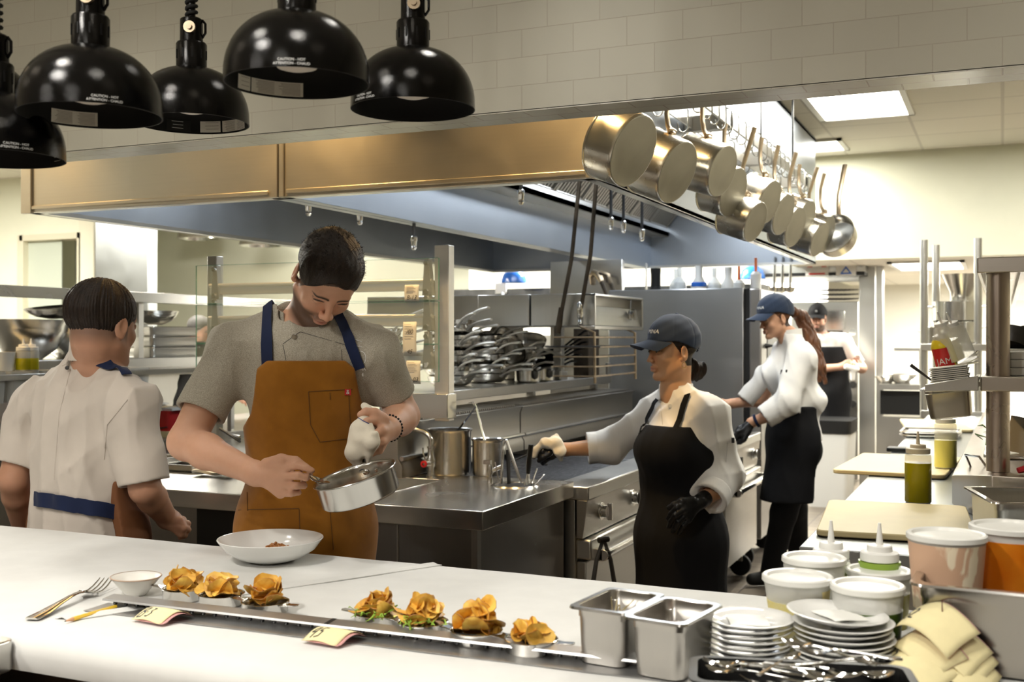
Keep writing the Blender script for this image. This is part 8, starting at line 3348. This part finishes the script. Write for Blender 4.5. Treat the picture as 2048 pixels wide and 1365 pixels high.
lo3, hi3 = bbox([hip - UP * .5, chest], .34)
sdfobj('apron', AP, lo3, hi3, .0065, BLACKC, P3)
for pix in ([(1284, 868), (1296, 840), (1308, 815), (1318, 800)], [(1350, 862), (1362, 830), (1376, 795), (1386, 765)]):
	q = [hit(SJ, x, y, .003) for x, y in pix]
	q = [a for a in q if a]
	if len(q) > 1:
		obj('strap', ribbon(SJ, q, .024, .002, .011, 34), BLACKC, P3, None, 0, True)
for x, y in ((1340, 812), (1296, 845)):
	p = hit(SJ, x, y, .002)
	if p:
		obj('button', MB().lathe([(0, .004), (.008, .003), (.009, 0)], 14, T4(Matrix((RT, FW.cross(RT) * -1, TC)).transposed(), p)), WHITEP, P3, None, 0, True)
seams(P3, SJ, [[(1455, 885), (1452, 925)], [(1320, 800), (1325, 850)], [(1364, 880), (1382, 882), (1384, 898)]], pmat('white_thread', (.60, .58, .55), .8), .0013, 'coat_seam')
a = hit(SJ, 1466, 876, .003)
if a:
	obj('pen_clip', MB().tube([a, a - UP * .02], .006, 6), BLACKP, P3, None, 0, True)
Sg = hand_prims(Sdf(), wL, knL, fgL, thL, .025, .0115, .0080, .012, .0025)
Sg.add(cone(wL, wL.lerp(eL, .18), .0285, .031), .01)
lo_, hi_ = bbox([wL] + knL + [f[-1] for f in fgL], .06)
sdfobj('black_glove', Sg, lo_, hi_, .0032, GLOVEM, P3)
Sg = hand_prims(Sdf(), wR, knR, fgR, thR, .025, .0115, .0080, .012, .0025)
lo_, hi_ = bbox([wR] + knR + [f[-1] for f in fgR], .06)
sdfobj('black_glove', Sg, lo_, hi_, .0032, GLOVEM, P3)
legs(P3, hip - UP * .03, R, [Vector((*(U(1330, 900, 4.46).xy), 0)), Vector((*(U(1400, 900, 4.34).xy), 0))], BLACKT)
# towel in her hand
tw = U(1105, 898, 4.58)
TP = thing('towel', 'cream towel bunched in the black glove over the griddle', 'towel', tw)
S = Sdf()
for a, b_, ra, rb in (((1088, 888, 4.55), (1110, 886, 4.55), .020, .026), ((1110, 886, 4.55), (1120, 905, 4.55), .026, .024), ((1118, 905, 4.54), (1122, 920, 4.55), .022, .014), ((1078, 895, 4.55), (1070, 912, 4.56), .014, .012), ((1072, 900, 4.56), (1066, 915, 4.58), .016, .012), ((1104, 876, 4.57), (1112, 872, 4.57), .012, .008), ((1090, 884, 4.56), (1074, 897, 4.56), .016, .012)):
	S.add(cone(U(*a), U(*b_), ra, rb), .014)
S.post.append(folds(.006, 14, 70, (-.6, 0, .6)))
c = A3(tw)
sdfobj('towel_cloth', S, c - .14, c + .14, .003, TOWELM, TP)
pl = U(1040, 920, 4.62)
single('pan_handle', MB().tube([U(1078, 905, 4.6), U(1050, 912, 4.62), U(1020, 925, 4.62)], [.008, .007, .008], 8, None, False, (.5, 1)), DARKST, 'thin dark pan handle gripped in the cream towel over the griddle', 'handle', tuple(pl), world=True)
bpy.data.objects['pan_handle'].name = 'griddle_tool'

# ============ the woman with the long ponytail
D = 6.40
R = FR((-.90, 0, .42), (0, 1, 0))
neck = U(1580, 668, 6.42)
chest, waist, hip = U(1588, 745, 6.42), U(1588, 815, 6.42), U(1596, 880, 6.42)
sR, sL = U(1566, 712, 6.58), U(1606, 716, 6.28)
eR, eL = U(1520, 800, 6.62), U(1566, 820, 6.20)
wR, wL = U(1462, 808, 6.62), U(1503, 846, 6.26)
hc = U(1552, 640, 6.42)
T = T4(FR((-.95, -.16, .26), (-.12, 1, 0)), hc)
g = U(1590, 1100, D)
P4 = thing('person', 'woman with a long reddish ponytail in navy cap and white coat', 'person', (g.x, g.y, 0))
m = .95
S = Sdf()
torso(S, R, chest, waist, hip, sR, sL, neck, -.012, 1.02)
S.add(cone(neck - UP * .04, T @ Vector((0, -.022, -.04)), .052, .050), .03)
head_prims(S, T, m, 1.0)
for a, e, w in ((sR, eR, wR), (sL, eL, wL)):
	S.add(cone(a, e, .050, .044), .03).add(cone(e, w, .043, .027), .02)
knL = [U(1489, 852, 6.26), U(1486, 860, 6.25), U(1486, 868, 6.25), U(1489, 875, 6.26)]
fgL = [[q + rut(-.03, -.012, .0), q + rut(-.045, -.035, .0)] for q in knL]
thL = [U(1498, 862, 6.24), U(1488, 880, 6.24), U(1480, 886, 6.25)]
hand_prims(S, wL, knL, fgL, thL, .026, .013, .009)
hand_prims(S, wR, [wR + rut(-.055, .02 - .014 * k, 0) for k in range(4)], [[wR + rut(-.09, .015 - .016 * k, 0), wR + rut(-.11, -.0 - .016 * k, 0)] for k in range(4)], [wR + rut(-.02, .0, .02), wR + rut(-.06, -.03, .03), wR + rut(-.08, -.04, .03)], .026, .012, .009)
lo, hi = bbox([hip, sR, sL, eR, eL, wR, wL, hc, neck], .17)
ti = head_tint(T, m, (.58, .32, .20), (.42, .16, .13), (.035, .018, .012), 0, 1.0, lambda x, y, z: ((.8 * y - .6 * z) < .004) * (z > -.05) * 1.0)
sdfobj('body', S, lo, hi, .0065, SKINM, P4, ti, 1, [([hc[k] - .16 for k in range(3)], [hc[k] + .16 for k in range(3)])], .0035)
REDH = pmat('reddish_brown_hair', (.07, .026, .012), .4, 0, .5, col2=(.18, .07, .028), nscale=12, stretch=(4, 4, 1), bump=.8, bscale=60)
hairunder(P4, T, m, [(U(1584, 622, 6.50), U(1604, 635, 6.52), .026, .038), (U(1604, 635, 6.52), U(1622, 685, 6.50), .040, .046), (U(1622, 685, 6.50), U(1640, 735, 6.46), .046, .034), (U(1640, 735, 6.46), U(1650, 765, 6.46), .030, .012), (U(1632, 730, 6.46), U(1638, 762, 6.46), .022, .008)], REDH, .0045)
cap_parts(P4, T, m * 1.10, CAPM, 'MINA', INKW, -.02)

def tors4(i):
	S = Sdf()
	torso(S, R, chest, waist, hip, sR, sL, neck, i, 1.02)
	S.add(ell(U(1562, 750, 6.38), (.12 + i, .09 + i, .09 + i), R.to_4x4()), .06)
	return S

SJ = tors4(.014)
SJ.add(ell(U(1608, 800, 6.42), (.17, .13, .10), R.to_4x4()), .06)
SJ.add(cone(sL, U(1574, 800, 6.20), .074, .072), .06)
hLp = U(1528, 836, 6.22)
SJ.add(sleeve(U(1574, 805, 6.20), hLp, .078, .068, True, .03), .05)
hRp = U(1490, 802, 6.62)
SJ.add(sleeve(sR, hRp, .074, .060), .05)
SJ.sub(cone(neck - UP * .01, neck + UP * .2, .050, .060), .008)
SJ.post.append(folds(.015, 41, 44, (-.2, .1, 1), (hRp, hLp)))
zb_ = U(1600, 880, 6.42).z
SJ.post.append(lambda P, d: np.maximum(d, zb_ - P[:, 2]))
lo2, hi2 = bbox([hip, sR, sL, eR, hRp, hLp, neck, U(1574, 800, 6.20)], .19)
sdfobj('chef_coat', SJ, lo2, hi2, .0075, WHITEC, P4)
collar_part(P4, neck - UP * .035, neck + UP * .03, .072, .064, WHITEC, R, .35)
B4 = tors4(.018)
B4.add(cone(hip + UP * .0, U(1575, 1020, 6.42), .155, .15), .08)
B4.post.append(folds(.006, 9, 36))
zd = lambda y: CAMZ - (y - HY) / FPX * 6.35
AP = apron_field(B4, R, U(1590, 900, 6.42), [(zd(1005), -.20, .24), (zd(900), -.22, .26), (zd(812), -.22, .26)], .010, .004, -.02)
lo3, hi3 = bbox([hip - UP * .45, chest], .30)
sdfobj('apron', AP, lo3, hi3, .0085, BLACKC, P4)
B = MB()
for x in (1563, 1573):
	p = hit(SJ, x, 740, .003)
	if p:
		B.tube([p, p - UP * .03], [.004, .009], 6)
pieces('pen_tip', B, BLACKP, P4, 0, True)
Sg = hand_prims(Sdf(), wL, knL, fgL, thL, .026, .013, .009, .012, .003)
lo_, hi_ = bbox([wL] + knL + [f[-1] for f in fgL], .06)
sdfobj('black_glove', Sg, lo_, hi_, .005, GLOVEM, P4)
dw = (wL - eL).normalized()
xa = dw.orthogonal().normalized()
ya = dw.cross(xa)
obj('wrist_watch', MB().tube([wL - dw * .03 + (xa * math.cos(a) + ya * math.sin(a)) * .032 for a in [2 * PI * k / 16 for k in range(16)]], .009, 6, closed=True), NAVY, P4, None, 0, True)
f1, f2 = PZ(1540, 1172, 0), PZ(1600, 1150, 0)
R5 = FR((-.95, 0, .3), (0, 1, 0))
legs(P4, hip - UP * .04, R5, [f1, f2], BLACKT, (.105, .078, .062), sep=.05, shoes=BLACKR)
single('wadded_towel', MB().loft([[((.05 + .02 * math.sin(3 * a + j)) * (1 - .12 * j) * math.cos(a), .05 * (1 - .1 * j) * math.sin(a), .022 * j) for a in [2 * PI * k / 20 for k in range(20)]] for j in range(6)]), TOWELM, 'crumpled pale towel under the gloved hand of the ponytailed woman', 'towel', (RX - .05, U(1468, 870, 6.35).y, .89))

# ============ blurred cook at the far oven, and the grey haired man far left
for nm, lab, Dd, cx, ys, Fh, capc, apr, hm, arms in (
		('a', 'bearded cook in a black cap and black apron at the far oven', 10.3, 1652, 1.0, (-.35, -.1, .93), BLACKC, True, 1.0, True),
		('b', 'grey haired man in a white coat far behind the glass ticket shelf', 8.9, 398, 1.0, (.75, -.15, .2), None, False, 1.0, False)):
	s_ = FPX / Dd
	yt = 612 if nm == 'a' else 632
	def Q(dx, dz, dd=0):      # metres from the crown
		return U(cx, yt, Dd) + rut(dx, -dz, dd)
	cyl_ = Vector((*(U(cx, 700, Dd).xy), 0))
	PP = thing('person', lab, 'person', cyl_)
	hcx = Q(-.08 if nm == 'a' else -.0, .125)
	R = FR((-.25, 0, .97) if nm == 'a' else (.7, 0, .6), (0, 1, 0))
	T = T4(FR(Fh, (0, 1, 0)), hcx)
	nk, ch, wa, hp_ = Q(-.03 if nm == 'a' else 0, .28), Q(.02, .46), Q(.03, .66), Q(.03, .84)
	a1, a2 = nk + R.col[0] * .19 - UP * .05, nk - R.col[0] * .19 - UP * .05
	S = Sdf()
	torso(S, R, ch, wa, hp_, a1, a2, nk, -.01)
	S.add(cone(nk - UP * .03, T @ Vector((0, -.02, -.04)), .055, .052), .03)
	head_prims(S, T, hm)
	if arms:
		e1, e2, w1_, w2_ = Q(-.20, .60, .05), Q(.30, .58, .1), Q(.06, .56, .28), Q(.18, .56, .30)
	else:
		e1, e2, w1_, w2_ = a1 - UP * .28, a2 - UP * .28, a1 - UP * .32 + R.col[1] * .24, a2 - UP * .32 + R.col[1] * .24
	for a, e, w in ((a1, e1, w1_), (a2, e2, w2_)):
		S.add(cone(a, e, .052, .046), .03).add(cone(e, w, .045, .03), .02)
		dd = (w - e).normalized()
		kk = [w + dd * .08 + UP * (.03 - .02 * k) for k in range(4)]
		hand_prims(S, w, kk, [[q + dd * .035, q + dd * .05 - UP * .02] for q in kk], [w + UP * .02, w + dd * .05 + UP * .045, w + dd * .08 + UP * .05], .028, .013, .010)
	lo, hi = bbox([hp_, a1, a2, e1, e2, w1_, w2_, hcx], .17)
	hcl = (.02, .015, .012) if nm == 'a' else (.28, .26, .24)
	sdfobj('body', S, lo, hi, .009, SKINM, PP, head_tint(T, hm, (.52, .29, .20), (.42, .18, .15), hcl, .9 if nm == 'a' else 0, 1.0, lambda x, y, z: ((.8 * y - .6 * z) < .026) * (z > -.03) * .9), 1)
	if capc:
		cap_parts(PP, T, 1.04, capc, 'M', INKW, 0)
	else:
		Sh = Sdf().add(ell(T @ Vector((0, -.008, .044)), (.079, .100, .086), T.to_3x3()), .02)
		Ti = np.array(T.inverted(), F4)
		Sh.post.append(lambda P, d, Ti=Ti: np.maximum(np.maximum(d, .8 * (P @ Ti[:3, :3].T + Ti[:3, 3])[:, 1] - .6 * (P @ Ti[:3, :3].T + Ti[:3, 3])[:, 2] - .024), -((P @ Ti[:3, :3].T + Ti[:3, 3])[:, 2] + .03)))
		c = A3(hcx)
		sdfobj('hair', Sh, c - .15, c + .15, .006, pmat('grey_hair', (.06, .055, .05), .7, noise=.3, bump=.6), PP, None, 0)
	SJ = Sdf()
	torso(SJ, R, ch, wa, hp_, a1, a2, nk, .014)
	for a, e in ((a1, e1), (a2, e2)):
		SJ.add(sleeve(a, a.lerp(e, .85), .072, .068), .05)
	SJ.sub(cone(nk, nk + UP * .2, .055, .066), .008)
	SJ.post.append(folds(.006, 6, 45))
	sdfobj('shirt', SJ, lo, hi, .010, WHITEC, PP)
	if apr:
		Bx = Sdf()
		torso(Bx, R, ch, wa, hp_, a1, a2, nk, .016)
		Bx.add(cone(hp_, hp_ - UP * .35, .165, .175), .08)
		AP = apron_field(Bx, R, wa, [(hp_.z - .40, -.25, .25), (wa.z, -.22, .22), (ch.z + .02, -.14, .14), (ch.z + .08, -.12, .12)], .010, .005, -.03)
		lo3, hi3 = bbox([hp_ - UP * .42, ch], .30)
		sdfobj('apron', AP, lo3, hi3, .011, BLACKC, PP)
		t = thing('towel', 'small white towel between the hands of the far bearded cook', 'towel', Q(.12, .58, .40))
		c = Q(.12, .58, .40)
		S = Sdf().add(cone(c + rut(-.05, .02, 0), c + rut(.05, .0, 0), .03, .025), .02).add(cone(c, c - UP * .09, .03, .02), .02)
		S.post.append(folds(.008, 3, 40))
		sdfobj('towel_cloth', S, A3(c) - .18, A3(c) + .18, .008, WHITEC, t)
	legs(PP, hp_ - UP * .03, R, [cyl_ + R.col[0] * -.10, cyl_ + R.col[0] * .10], BLACKT, h=.02)
